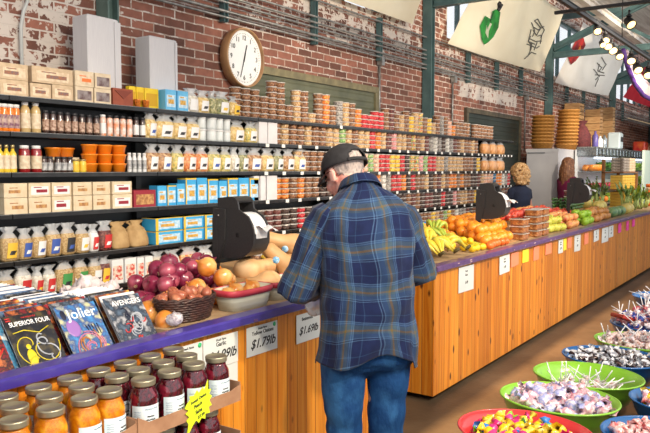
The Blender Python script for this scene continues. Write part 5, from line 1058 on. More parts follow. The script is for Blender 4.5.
for q, (x, y, z) in enumerate([(2.54, 2.30, .045), (2.615, 2.31, .05), (2.69, 2.30, .045), (2.745, 2.31, .05)]): YO.put((x, y, DZ + z), (rnd(-1.4, -.6), rnd(-.4, .4), rnd(-.6, .6)), 'papery yellow onion sitting inside the red-rimmed basket, %s along it' % ORD[q], 'yellow onions inside the basket', .8)
qbasket(2.99, 2.33, .36, .2, .095, 'pale veneer basket with faded red rim below the butternut squash', 0)
FOIL = mat('silver_net', (216, 214, 220), (150, 140, 150), rough=.4, scale=60, bump=.8)
for q, (x, y, s_, lb) in enumerate([(2.13, 2.45, 1.1, 'yellow onion before the garlic basket'), (2.24, 2.49, 1.0, 'yellow onion beside a silvery net behind the wicker basket'), (2.36, 2.49, 1.0, 'yellow onion between wicker basket and red onions'), (2.11, 2.335, .9, 'yellow onion against the grey comic cover')]): YO.put((x, y, DZ), (rnd(-1.2, 1.2), rnd(-.5, .5), 0), lb, 'yellow onions before the garlic', s_)
for q, (x, y) in enumerate([(2.12, 2.245), (2.2, 2.40)]):
    mb = MB(); mb.ball((0, 0, .03), (.042, .03, .03), FOIL, 18); mb.v = [tuple(V(p) * (1 + .2 * noise.noise(V(p) * 60))) for p in mb.v]; tag(obj('silvery_net', mb, None, (x, y, DZ + .004)), ['crumpled silvery net beside the dark wicker basket foot', 'crumpled silvery net tucked behind the dark wicker basket'][q], 'net', 'silvery nets')
# butternut squash
BUT = pr_mat('butternut_skin', (222, 178, 126), (208, 160, 108), (230, 192, 144), s=5, rough=.5, coat=.05); STC = mat('blue_sticker', (60, 150, 210), (200, 226, 240), rough=.4, scale=70)
def mkbut():
    t = thing('butternut_squash', '', 'squash'); mb = MB(); mb.lathe([(.001, -.12), (.02, -.119), (.045, -.108), (.06, -.08), (.063, -.05), (.057, -.02), (.045, .01), (.041, .05), (.042, .09), (.037, .115), (.02, .125), (.001, .126)], BUT, 24, None, True, .04, 3); obj('squash_body', mb, t)
    mb = MB(); mb.lathe([(.012, .122), (.009, .132), (.011, .142), (.001, .143)], WK, 8); obj('stem', mb, t); return t
BQ = Proto(mkbut)
def squash(px, py, Y, aim, label, s_=1.0, st=None):
    p = atY(px, py, Y); d = V(aim).normalized(); q = d.to_track_quat('Z', 'Y').to_euler(); o = BQ.put(tuple(p), tuple(q), label, 'butternut squash', s_)
    return o
bed(2.83, 3.45, 2.47, 2.95, .07, .11, 'low slatted crate beneath the butternut squash')
sq = [squash(262, 283, 2.43, (-1, .05, 0), 'butternut squash lying lowest along the faded red rim', 1.0), squash(255, 268, 2.58, (1, -.25, .05), 'darker butternut squash lying behind the lowest one, by the dispenser', 1.05), squash(284, 263, 2.52, (-.35, .6, .6), 'butternut squash with blue sticker on its bulb, resting on two others', 1.15), squash(285, 243, 2.66, (-.6, .5, .2), 'topmost butternut squash, blue sticker at its upper end', 1.15), squash(299, 268, 2.5, (.2, .8, .3), 'butternut squash half hidden by the man\'s sleeve', 1.05), squash(300, 285, 2.43, (.3, .9, 0), 'butternut squash lowest beside the man\'s elbow', 1.0)]
for o, px, py, Y in ((sq[2], 276, 260, 2.44), (sq[3], 285, 249, 2.575)):
    p = atY(px, py, Y); mb = MB(); n = (V((0, 0, EYE)) - p).normalized(); Mx = Matrix.Translation(p) @ n.to_track_quat('Z', 'Y').to_matrix().to_4x4(); 
    Mx = o.matrix_world.inverted() if False else (Matrix.Translation(o.location) @ o.rotation_euler.to_matrix().to_4x4() @ Matrix.Diagonal((*o.scale, 1))).inverted() @ Mx
    mb.lathe([(.001, -.003), (.02, -.002), (.02, 0), (.001, .001)], STC, 16, Mx); obj('blue_sticker', mb, o)
# ------------------------------------------------------------------ preserve jars
PEA = mat('peach_preserve', (232, 150, 8), (204, 114, 2), c3=(240, 174, 30), rough=.35, coat=.1, scale=30); PLU = mat('dark_red_preserve', (96, 14, 30), (60, 8, 20), c3=(140, 28, 50), rough=.1, coat=1, scale=36)
GLID = mat('gold_jar_lid', (176, 170, 146), (150, 144, 122), rough=.35, metal=.7, scale=10); JGL = film('jar_glass', a=.0, rough=.04, bump=0, fres=.3); JLB = mat('pale_blue_white_label', (226, 236, 240), (206, 226, 236), rough=.5, scale=20); BIK = mat('blue_script_ink', (70, 110, 140), rough=.6)
def mkjar(m):
    def f():
        t = thing('preserve_jar', '', 'jar')
        mb = MB(); mb.lathe([(.040, .003), (.0435, .008), (.0440, .02), (.0440, .100), (.042, .115), (.036, .130), (.033, .138), (.033, .142)], m, 26); obj('preserve', mb, t)
        mb = MB(); mb.lathe([(.042, 0), (.0455, .006), (.0455, .102), (.0435, .117), (.0370, .133), (.0345, .140), (.0345, .154)], JGL, 26); mb.f = mb.f[:-1]; mb.mi.pop(); mb.sm.pop(); obj('glass', mb, t)
        mb = MB(); mb.lathe([(.0368, .148), (.0375, .150), (.0372, .153), (.0378, .156), (.0372, .160), (.0378, .163), (.037, .1665), (.033, .168), (.0325, .1672), (.001, .1668)], GLID, 28); obj('lid', mb, t)
        mb = MB(); n = 12; a0, a1 = R(-165), R(-45); vs = [(.0462 * cos(a0 + (a1 - a0) * i / n), .0462 * sin(a0 + (a1 - a0) * i / n), z) for z in (.022, .088) for i in range(n + 1)]; mb.add(vs, [(i, i + 1, n + 2 + i, n + 1 + i) for i in range(n)], JLB); lb = obj('label', mb, t)
        mb = MB()
        def arc(a0, a1, z, w, mm): mb.tube([(.0466 * cos(R(a0 + (a1 - a0) * i / 6)), .0466 * sin(R(a0 + (a1 - a0) * i / 6)), z + .0012 * sin(i * 2.3)) for i in range(7)], w, mm, 4)
        arc(-112, -80, .076, .0012, BIK); arc(-78, -60, .0765, .0012, BIK); arc(-104, -76, .052, .002, INK); arc(-108, -72, .041, .002, INK)
        for z in (.068, .060, .054, .046, .036, .030): arc(-155, -128, z, .0006, BIK)
        obj('printing', mb, lb); return t
    return Proto(f)
JO, JR = mkjar(PEA), mkjar(PLU)
TRX = [(.70, 1.50), (1.515, 2.0)]; JZ = .775
rown = ['front row', 'middle row', 'back row']
for r_, (y, off) in enumerate([(1.84, 0), (1.945, -.045), (2.055, -.01)]):
    k = 0; x = .76 + off if r_ else .765
    xs_ = [x + .118 * i for i in range(12)]
    for x in xs_:
        if x > 1.965 or x < .75 or abs(x - 1.507) < .047: 
            if abs(x - 1.507) < .047: x = 1.565 if x > 1.507 else 1.45
            else: continue
        red = x > 1.5; kx = int(round((x - .75) / .118))
        (JR if red else JO).put((x, y, JZ), (0, 0, rnd(-.35, .35)), ('jar of dark red preserve with gold lid' if red else 'jar of golden peach preserve with gold lid') + ', %s, %s jar along' % (rown[r_], ordi(kx)), 'dark red preserve jars' if red else 'golden preserve jars', (1.09, 1.09, 1.02))
for r_, y in enumerate([1.84, 1.945]):
    for k, x in enumerate([1.57, 1.68, 1.79, 1.90]):
        JR.put((x, y, JZ - .19), (0, 0, rnd(-.3, .3)), 'lower-tier jar of dark red preserve, %s, %s along' % (['front', 'behind the front ones'][r_], ORD[k]), 'lower tier of dark red preserve jars')
CARD = mat('brown_cardboard', (168, 128, 98), (152, 112, 84), rough=.85, scale=20)
def tray(x0, x1, z, label):
    t = thing('cardboard_tray', label, 'tray', ((x0 + x1) / 2, 1.95, z), 0, 'cardboard jar trays'); w = x1 - x0; d = .345
    mb = MB(); mb.box((0, 0, .004), (w, d, .006), CARD); obj('tray_bottom', mb, t)
    mb = MB(); mb.prism([(-w / 2, 0), (w / 2, 0), (w / 2, .062), (w / 2 - .05, .05), (-w / 2 + .05, .05), (-w / 2, .078)], .004, CARD, T3(0, -d / 2 - .002, 0)); obj('tray_front', mb, t)
    mb = MB(); mb.box((0, d / 2, .03), (w, .004, .06), CARD); obj('tray_back', mb, t)
    for s_ in (-1, 1): mb = MB(); mb.box((s_ * (w / 2 - .001), 0, .036), (.004, d, .072), CARD); obj('tray_end', mb, t)
    return t
tray(.70, 1.505, JZ - .0075, 'brown cardboard tray holding the golden preserve jars'); tray(1.51, 2.01, JZ - .0075, 'brown cardboard tray holding the dark red preserve jars, star tag on front'); tray(1.51, 2.01, JZ - .1975, 'lower cardboard tray of dark red jars'); tray(.70, 1.505, JZ - .1975, 'lower cardboard tray beneath the golden jars')
for r_, y in enumerate([1.84, 1.95, 2.06]):
    for k, x in enumerate([.78, .95, 1.12, 1.29, 1.45]): JO.put((x, y, JZ - .19), (0, 0, 0), 'lower-tier golden preserve jar, %s, %s along' % (['front', 'middle', 'back'][r_], ORD[k]), 'lower tier of golden preserve jars')
for k, x in enumerate([1.57, 1.68, 1.79, 1.90]): JR.put((x, 2.055, JZ - .19), (0, 0, 0), 'lower-tier jar of dark red preserve, back, %s along' % ORD[k], 'lower tier of dark red preserve jars')
t = thing('jar_stand', 'low dark wooden stand carrying the preserve jar trays', 'stand', (1.36, 1.95, 0)); SW = mat('dark_stand_wood', (90, 66, 46), (70, 50, 36), rough=.6, scale=6)
mb = MB(); mb.box((0, 0, .562), (1.34, .36, .025), SW); obj('stand_top', mb, t); mb = MB(); mb.box((0, 0, .2), (1.28, .3, .02), SW); obj('shelf', mb, t)
for a in (-1, 1):
    for b_ in (-1, 1): mb = MB(); mb.box((a * .63, b_ * .15, .275), (.04, .04, .55), SW); obj('leg', mb, t)
# starburst tag
NEON = mat('neon_yellow_card', (216, 238, 40), rough=.6)
t = thing('star_tag', 'neon yellow star-shaped price tag on the cardboard tray', 'tag', tuple(atY(198, 407, 1.772)))
pl = [(-.055, .025), (-.04, .036), (-.042, .05), (-.02, .046), (-.005, .062), (.005, .05), (.025, .068), (.03, .052), (.05, .088), (.05, .05), (.066, .05), (.056, .034), (.07, .022), (.056, .01), (.068, -.01), (.052, -.014), (.058, -.036), (.036, -.034), (.034, -.052), (.014, -.044), (.002, -.058), (-.012, -.045), (-.03, -.06), (-.06, -.098), (-.048, -.05), (-.058, -.034), (-.044, -.024), (-.062, -.008), (-.046, .0), (-.066, .012)]
mb = MB(); mb.prism(pl, .002, NEON, T3(0, -.002, 0)); obj('star_card', mb, t)
def hw(s, u, v, sz): text('handwriting', s, sz, INK, t, T3(u, -.0028, v) @ RX(pi / 2) @ RZ(.22), shear=.3)
hw('Sweet Onion', .0, .03, .015); hw('Peach', -.004, .008, .018); hw('Salsa', .0, -.014, .018); hw('$7.99', .012, -.034, .015)
# ================================================================== CANDY BOWLS
def bowl(nm, cx, cy, r, h, m, label, z=.73):
    t = thing(nm, label, 'bowl', (cx, cy, z), 0, 'plastic candy bowls'); mb = MB()
    mb.lathe([(.001, .0), (r * .50, 0), (r * .56, .006), (r * .76, h * .3), (r * .92, h * .68), (r * .985, h * .97), (r * 1.02, h), (r * 1.02, h * .975)][:7] + [(r * .985, h + .002), (r * .90, h * .68), (r * .74, h * .32), (r * .54, .012), (.001, .011)], m, 56); obj('bowl_wall', mb, t); t.scale = (.86, 1, 1)
    mb = MB(); pts_ = [(r * 1.012 * cos(2 * pi * k / 56), r * 1.012 * sin(2 * pi * k / 56), h) for k in range(57)]; mb.tube(pts_, .004, m, 8, cap=False); obj('bowl_rim', mb, t); return t
BG = mat('lime_green_plastic', (140, 200, 60), (132, 192, 54), rough=.3, coat=.4, scale=4); BRD = mat('coral_red_plastic', (214, 62, 66), (204, 54, 58), rough=.3, coat=.4, scale=4); BBL = mat('bright_blue_plastic', (24, 100, 170), (20, 92, 160), rough=.3, coat=.4, scale=4); DRB = mat('dark_red_plastic', (150, 30, 50), rough=.3, coat=.4)
WRP = film('candy_wrap', (240, 240, 245), a=.5, bump=.8, scale=120)
def wm(n, a, b_, c=None): return mat(n, a, b_, c3=c, kind='noise', scale=70, rough=.25, coat=.5, bump=.4)
def taffy(nm, m, m2, L_=.022, r=.011):
    def f():
        mb = MB(); n = 10; h = L_ / 2; P_ = [(-h - .013, .011, 1), (-h - .006, .006, 1), (-h - .001, .0035, 0), (-h + .002, r * .85, 0), (-h * .5, r, 0), (h * .5, r, 0), (h - .002, r * .85, 0), (h + .001, .0035, 0), (h + .006, .006, 1), (h + .013, .011, 1)]
        mb.loft([[(x, q * cos(2 * pi * k / n) * (1 + .35 * (k % 2) * w), q * (1 - .35 * w) * sin(2 * pi * k / n) * (1 + .3 * (k % 2) * w)) for k in range(n)] for x, q, w in P_], m, False); i2 = mb.mid(m2)
        for j in range(len(mb.f)):
            if j // n in (0, 1, 7, 8): mb.mi[j] = i2
        return tag(obj(nm, mb), '', 'candy')
    return Proto(f)
def pop(nm, m, m2, r=.013, sl=.075):
    def f():
        t = thing(nm, '', 'lollipop'); mb = MB(); mb.ball((0, 0, 0), (r, r, r * .9), m, 14); obj('candy_head', mb, t)
        mb = MB(); mb.tube([(0, 0, r * .8), (0, 0, r + sl)], .0022, PAGE, 7); obj('stick', mb, t)
        mb = MB(); n = 12; mb.loft([[(rr_ * cos(2 * pi * k / n) * (1 + .2 * (k % 2)), rr_ * sin(2 * pi * k / n) * (1 + .2 * (k % 2)), z) for k in range(n)] for rr_, z in ((r * .9, r * .5), (.004, r * 1.1), (.009, r * 1.7))], m2, False); obj('wrapper_skirt', mb, t); return t
    return Proto(f)
TABW = mat('table_brown_top', (120, 86, 58), (98, 70, 46), rough=.5, scale=4)
t = thing('candy_table', 'long brown table standing under the candy bowls', 'table', (3.6, .15, 0)); mb = MB(); mb.box((0, 0, .71), (3.9, 1.2, .035), TABW, None, .006); obj('table_top', mb, t)
for a in (-1.8, 1.8):
    for b_ in (-.5, .5): mb = MB(); mb.box((a, b_, .345), (.05, .05, .69), BLKM); obj('leg', mb, t)
def fill(P, cx, cy, r, n, z0, dome, label, group, sc=1, flat=1.0, up_=False, seed=1):
    q = random.Random(seed)
    for lay in range(2):
        m = n if lay else int(n * .8)
        for k in range(m):
            u = math.sqrt((k + .5) / m); a = k * 2.39996 + lay; x, y = u * cos(a) * r, u * sin(a) * r
            x *= .86; zz = z0 + dome * (1 - u * u) + lay * .016 + q.uniform(-.004, .004)
            rot = (q.uniform(-.6, .6), q.uniform(-.6, .6), q.uniform(0, 6.3)) if not up_ else (q.uniform(-1.3, 1.3), q.uniform(-1.3, 1.3), q.uniform(0, 6))
            (P[k % len(P)] if isinstance(P, list) else P).put((cx + x, cy + y, zz), rot, label, group, sc * q.uniform(.9, 1.1))
def bed_fill(cx, cy, r, z, m, label, dome=.02):
    mb = MB(); mb.lathe([(.001, -.05), (r * .7, -.045), (r * .97, -.01), (r, 0), (r * .7, dome * .6), (r * .3, dome), (.001, dome)], m, 32, None, True, .06, cx); 
    mb.v = [tuple(V(p) + V((0, 0, .006 * noise.noise(V(p) * 60)))) for p in mb.v]
    mb.v = [(p[0] * .86, p[1], p[2]) for p in mb.v]; tag(obj('candy_fill', mb, None, (cx, cy, z)), label, 'candy', None, 'stuff')
TB = .73
# green 1: pale taffy
bowl('candy_bowl', 2.46, .705, .198, .125, BG, 'lime green bowl full of white and lilac wrapped taffy, beside the red bowl')
m1 = wm('lilac_taffy_wrap', (224, 214, 228), (150, 160, 220), (236, 228, 232)); m2 = wm('white_pink_taffy_wrap', (236, 226, 228), (220, 150, 170), (240, 236, 238)); bed_fill(2.46, .705, .165, TB + .075, m2, 'pale wrapped taffy filling the lime green bowl')
TA1, TA2 = taffy('wrapped_taffy', m1, m1, .026, .013), taffy('wrapped_taffy', m2, m2, .026, .013)
fill(TA1, 2.46, .705, .15, 17, TB + .098, .03, 'lilac wrapped taffy heaped in the nearer lime green bowl', 'lilac wrapped taffies', 1.6, seed=2); fill(TA2, 2.465, .70, .16, 26, TB + .096, .03, 'white and pink wrapped taffy heaped in the nearer lime green bowl', 'white and pink wrapped taffies', 1.5, seed=3)
# red bowl
bowl('candy_bowl', 2.09, .70, .2, .125, BRD, 'coral red bowl of bright yellow wrapped candy, nearest to the picture bottom')
cy_ = wm('yellow_candy_wrap', (244, 210, 30), (226, 180, 20), (250, 232, 90)); cp_ = wm('magenta_candy_wrap', (220, 50, 130), (190, 30, 110)); cb_ = wm('blue_candy_wrap', (50, 130, 210), (30, 100, 180)); cg_ = wm('green_candy_wrap', (130, 200, 40), (100, 170, 30)); bed_fill(2.09, .7, .165, TB + .07, cy_, 'yellow wrapped candy filling the coral red bowl')
for P_, n_, nm_, sd in ((taffy('wrapped_candy', cy_, cy_), 22, 'yellow', 4), (taffy('wrapped_candy', cp_, cp_), 9, 'magenta', 5), (taffy('wrapped_candy', cb_, cb_), 6, 'blue', 6), (taffy('wrapped_candy', cg_, cg_), 6, 'green', 7)): fill(P_, 2.09, .70, .155, n_, TB + .09, .02, '%s wrapped candy in the coral red bowl' % nm_, '%s candies in the red bowl' % nm_, 1.5, seed=sd)
# green 2: lollipops
bowl('candy_bowl', 2.80, .695, .2, .125, BG, 'lime green bowl of white-stick lollipops with much empty wall showing')
lp = wm('pink_lollipop_wrap', (226, 150, 150), (236, 214, 214), (196, 120, 140)); bed_fill(2.80, .695, .15, TB + .05, lp, 'pink wrapped lollipop heads filling the farther lime green bowl', .01)
PO1 = pop('lollipop', lp, WRP); fill(PO1, 2.80, .695, .14, 20, TB + .06, .008, 'pink wrapped lollipop with white stick in the farther lime green bowl', 'pink lollipops in the lime bowl', 1, up_=True, seed=8)
# blue 1: dark and white rolls
bowl('candy_bowl', 3.155, .685, .2, .12, BBL, 'bright blue bowl of dark chocolate rolls in white twisted wrappers')
dk_ = wm('dark_roll_wrap', (70, 50, 50), (40, 30, 34), (110, 84, 80)); wh_ = wm('white_roll_wrap', (234, 234, 238), (210, 212, 220)); bed_fill(3.155, .685, .165, TB + .075, dk_, 'dark candy rolls filling the bright blue bowl')
fill(taffy('chocolate_roll', dk_, wh_, .034, .0085), 3.155, .685, .165, 42, TB + .095, .02, 'dark chocolate roll with white twisted ends in the bright blue bowl', 'dark chocolate rolls', 1.15, seed=9)
fill(taffy('chocolate_roll', wh_, wh_, .03, .0085), 3.155, .685, .16, 18, TB + .10, .02, 'white wrapped roll among the dark ones in the bright blue bowl', 'white wrapped rolls', 1.15, seed=10)
# green 3
bowl('candy_bowl', 3.52, .64, .2, .12, BG, 'lime green bowl brimming with brownish wrapped lollipops, beyond the bright blue one')
lw0 = wm('clear_pink_lollipop_wrap', (232, 200, 206), (240, 236, 240), (214, 150, 150)); l3 = wm('brown_pink_wrap', (200, 150, 130), (236, 220, 216), (170, 110, 90)); bed_fill(3.52, .64, .17, TB + .09, l3, 'brownish wrapped lollipops filling the third lime green bowl')
fill(taffy('wrapped_lollipop', l3, lw0), 3.52, .64, .17, 34, TB + .10, .02, 'brownish wrapped sweet among the lollipops beyond the bright blue bowl', 'brownish wrapped sweets', 1.4, seed=31); fill(pop('lollipop', l3, WRP), 3.52, .64, .165, 10, TB + .11, .02, 'brownish wrapped lollipop in the lime green bowl beyond the bright blue one', 'brownish lollipops', 1, up_=True, seed=11)
# blue 2, lollipops red/blue/white
bowl('candy_bowl', 3.93, .66, .2, .12, BBL, 'blue bowl heaped high with red, white and blue lollipops')
lr_ = wm('red_lollipop_wrap', (204, 40, 50), (230, 190, 190)); lb_ = wm('blue_lollipop_wrap', (40, 60, 160), (90, 110, 200)); lw_ = wm('clear_pink_lollipop_wrap', (232, 200, 206), (240, 236, 240), (214, 150, 150)); bed_fill(3.93, .66, .175, TB + .09, lb_, 'blue wrapped lollipops filling the heaped blue bowl', .05)
for m_, n_, nm_, sd in ((lr_, 7, 'red', 12), (lb_, 7, 'blue', 13), (lw_, 9, 'pale pink', 14)): fill(taffy('wrapped_sweet', m_, m_), 3.93, .66, .165, n_ * 2, TB + .11, .06, '%s twist-wrapped sweet in the high-heaped blue bowl' % nm_, '%s sweets in the heaped bowl' % nm_, 1.5, seed=sd + 40); fill(pop('lollipop', m_, WRP), 3.93, .66, .17, n_, TB + .115, .06, '%s wrapped lollipop in the high-heaped blue bowl' % nm_, '%s lollipops in the heaped bowl' % nm_, 1.05, up_=True, seed=sd)
RIB = mat('red_ribbon_pack', (190, 60, 50), rough=.4); mb = MB(); mb.box((0, 0, 0), (.13, .07, .02), RIB, None, .004); mb.box((0, 0, .011), (.135, .02, .002), PAGE); o = tag(obj('candy_packet', mb), 'flat red candy packet propped on the lollipops in the heaped blue bowl', 'packet'); o.location = (3.86, .79, .885); o.rotation_euler = (.35, .1, .7)
# farther bowl
bowl('candy_bowl', 4.34, .63, .2, .12, DRB, 'dark red bowl heaped with pale lollipops behind the heaped blue bowl'); bed_fill(4.34, .63, .175, TB + .09, lw_, 'pale wrapped lollipops filling the dark red bowl', .05)
fill(pop('lollipop', lw_, WRP), 4.34, .63, .17, 14, TB + .115, .06, 'pale wrapped lollipop in the far dark red bowl', 'pale lollipops in the dark red bowl', 1.05, up_=True, seed=15)
bowl('candy_bowl', 4.78, .72, .2, .13, BBL, 'farthest bright blue bowl with white-stick lollipops'); bed_fill(4.78, .72, .17, TB + .08, lw_, 'pale wrapped lollipops filling the farthest blue bowl'); fill(pop('lollipop', lw_, WRP), 4.78, .72, .16, 24, TB + .1, .03, 'pale wrapped lollipop in the farthest blue bowl', 'pale lollipops in the farthest bowl', 1.05, up_=True, seed=16)
# second column
bowl('candy_bowl', 2.28, .325, .19, .125, BBL, 'bright blue bowl of pink and white candy beside the red bowl')
pk_ = wm('pink_candy_wrap', (232, 130, 120), (244, 220, 220), (216, 90, 90)); bed_fill(2.28, .325, .165, TB + .08, pk_, 'pink wrapped candy filling the blue bowl by the picture corner')
fill(taffy('wrapped_candy', pk_, pk_, .02, .011), 2.28, .325, .155, 44, TB + .1, .02, 'pink and white wrapped candy in the blue bowl by the picture corner', 'pink and white candies', 1.35, seed=17)
bowl('candy_bowl', 2.66, .335, .175, .125, BBL, 'blue bowl of mixed bright candy at the picture edge, under the dark red bowl'); bed_fill(2.66, .335, .145, TB + .08, pk_, 'mixed wrapped candy filling the blue bowl at the picture edge')
cr_ = wm('red_white_wrap', (220, 60, 50), (240, 230, 220)); 
for m_, n_, nm_, sd in ((cy_, 22, 'yellow', 18), (cr_, 14, 'red', 19), (m2, 20, 'pale', 20)): fill(taffy('wrapped_candy', m_, m_, .022, .0115), 2.66, .335, .135, n_, TB + .1, .02, '%s wrapped candy in the blue bowl at the picture edge' % nm_, '%s candies in the edge bowl' % nm_, 1.3, seed=sd)
bowl('candy_bowl', 3.02, .31, .18, .12, DRB, 'dark red bowl at the picture edge beside the lollipop bowl'); bed_fill(3.02, .31, .15, TB + .07, pk_, 'pink candy filling the dark red bowl at the picture edge')
fill(TA2, 3.02, .31, .13, 14, TB + .09, .02, 'pale wrapped taffy in the dark red bowl at the picture edge', 'pale taffies in the dark red bowl', 1.1, seed=21)
# ================================================================== PEOPLE
SKIN = pr_mat('skin', (222, 168, 148), (208, 148, 130), s=8, rough=.5, coat=0)
PINKSKIN = pr_mat('ruddy_skin', (224, 170, 156), (206, 140, 128), (232, 186, 172), s=14, rough=.5, coat=0)
GREYH = mat('short_grey_hair', (150, 140, 138), (176, 162, 156), c3=(120, 112, 112), rough=.8, scale=60, bump=.5, stretch=(1, 1, .4))
EYEW = mat('eye_white', (236, 234, 230), rough=.2); EYED = mat('eye_iris', (60, 70, 80), rough=.1); LIP = mat('lips', (186, 104, 98), rough=.4)
def head_into(mb, c, M, m, s=1):
    """skull, jaw, nose, ears, brow; M turns the head's own axes (face toward +Y)"""
    def E(p, r, n=20):
        k = MB(); k.ball((0, 0, 0), tuple(q * s for q in r), m, n); T = Matrix.Translation(c) @ M @ T3(*[q * s for q in p]); mb.add([T @ V(v) for v in k.v], k.f, m)
    E((0, -.012, .035), (.078, .098, .088)); E((0, .03, -.03), (.062, .066, .075)); E((0, .052, -.078), (.038, .036, .03)); E((0, .0, -.05), (.062, .06, .06))
    E((0, .1, -.02), (.013, .02, .026), 10); E((0, .108, -.034), (.017, .014, .012), 10); E((0, .088, .018), (.05, .014, .012), 10)
    for q in (-1, 1): E((q * .078, -.008, -.02), (.010, .022, .034), 12); E((q * .083, -.018, -.01), (.008, .018, .026), 10); E((q * .04, .06, -.035), (.028, .03, .028), 10)
    E((0, .092, -.058), (.022, .012, .010), 10)
def hand_into(mb, w, M, m, side, curl=.7, s=1):
    """palm and five fingers; M: fingers along +Y, palm facing -Z, thumb on side*X"""
    T = Matrix.Translation(w) @ M
    def c_(p, q, r0, r1): mb.capsule(T @ V([a * s for a in p]), T @ V([a * s for a in q]), r0 * s, r1 * s, m, 10)
    for i in range(4): x = (-.030 + .020 * i); c_((x * .7, .0, 0), (x, .085, 0), .014, .012)
    c_((0, -.02, 0), (0, .03, 0), .024, .026)
    for i, l in enumerate([.9, 1.0, 1.06, .84]) :
        x = -.030 + .020 * i; l = l if side > 0 else [.84, 1.06, 1.0, .9][i]; p = V((x, .088, 0)); a = curl * .5
        for j, seg in enumerate([.040, .026, .022]):
            q = p + V((0, cos(a) * seg * l, -sin(a) * seg * l)); c_(p, q, .0098 - j * .0008, .0090 - j * .0008); p = q; a += curl * .9
    p = V((side * .028, .012, -.004))
    for j, (dx, dy, dz) in enumerate([(.028, .026, -.012), (.016, .026, -.012), (.006, .022, -.008)]):
        q = p + V((side * dx, dy, dz)); c_(p, q, .0135 - j * .0015, .012 - j * .0015); p = q
def limb(mb, pts, rad, m): 
    for a, c, r0, r1 in zip(pts, pts[1:], rad, rad[1:]): mb.capsule(a, c, r0, r1, m, 16)
def garment(name, rings, m, parent, per=None, wr=.006, seed=0, closed=True, close_top=False, close_bot=False, n=56, sub=4, thick=0):
    """rings: (centre, u_axis, v_axis, ru, rv, power) lofted with uv in metres and wrinkles"""
    R_ = []
    for a, c in zip(rings, rings[1:]):
        for t in range(sub): 
            f = t / sub; f2 = f
            R_.append([V(a[0]).lerp(V(c[0]), f2), V(a[1]).lerp(V(c[1]), f2).normalized(), V(a[2]).lerp(V(c[2]), f2).normalized(), a[3] * (1 - f2) + c[3] * f2, a[4] * (1 - f2) + c[4] * f2, a[5] * (1 - f2) + c[5] * f2])
    R_.append([V(q) if isinstance(q, (tuple, V)) else q for q in rings[-1]])
    mb = MB(); vs = []; uvs = []; L_ = 0; prev = None
    for i, (c, u, w, ru, rv, pw) in enumerate(R_):
        if prev is not None: L_ += (c - prev).length
        prev = c; per_ = 2 * pi * (ru + rv) / 2 if per is None else per
        for k in range(n + 1):
            a = 2 * pi * (k / n) + pi / 2; ca, sa = cos(a), sin(a); x = ru * math.copysign(abs(ca) ** pw, ca); y = rv * math.copysign(abs(sa) ** pw, sa)
            p = c + u * x + w * y; nr = (u * x / max(ru, .01) + w * y / max(rv, .01)).normalized()
            kk = k % n; q = V((cos(2 * pi * kk / n) * 2.2 + seed, sin(2 * pi * kk / n) * 2.2, L_ * 5)); dsp = noise.noise(q) * 1.2 + noise.noise(q * 2.3) * .6 + .35 * sin(L_ * 34 + 3 * noise.noise(q * 1.2) + 2.0 * sin(2 * pi * kk / n))
            p = p + nr * dsp * wr; vs.append(p); uvs.append((per_ * (k / n), L_))
    m_ = n + 1; fs = [(i * m_ + k, i * m_ + k + 1, (i + 1) * m_ + k + 1, (i + 1) * m_ + k) for i in range(len(R_) - 1) for k in range(n)]
    if close_top: fs.append(tuple((len(R_) - 1) * m_ + k for k in range(n)))
    if close_bot: fs.append(tuple(range(n - 1, -1, -1)))
    mb.add(vs, fs, m, True, None, uvs); o = obj(name, mb, parent)
    if thick: so = o.modifiers.new('t', 'SOLIDIFY'); so.thickness = thick; so.offset = -1
    return o
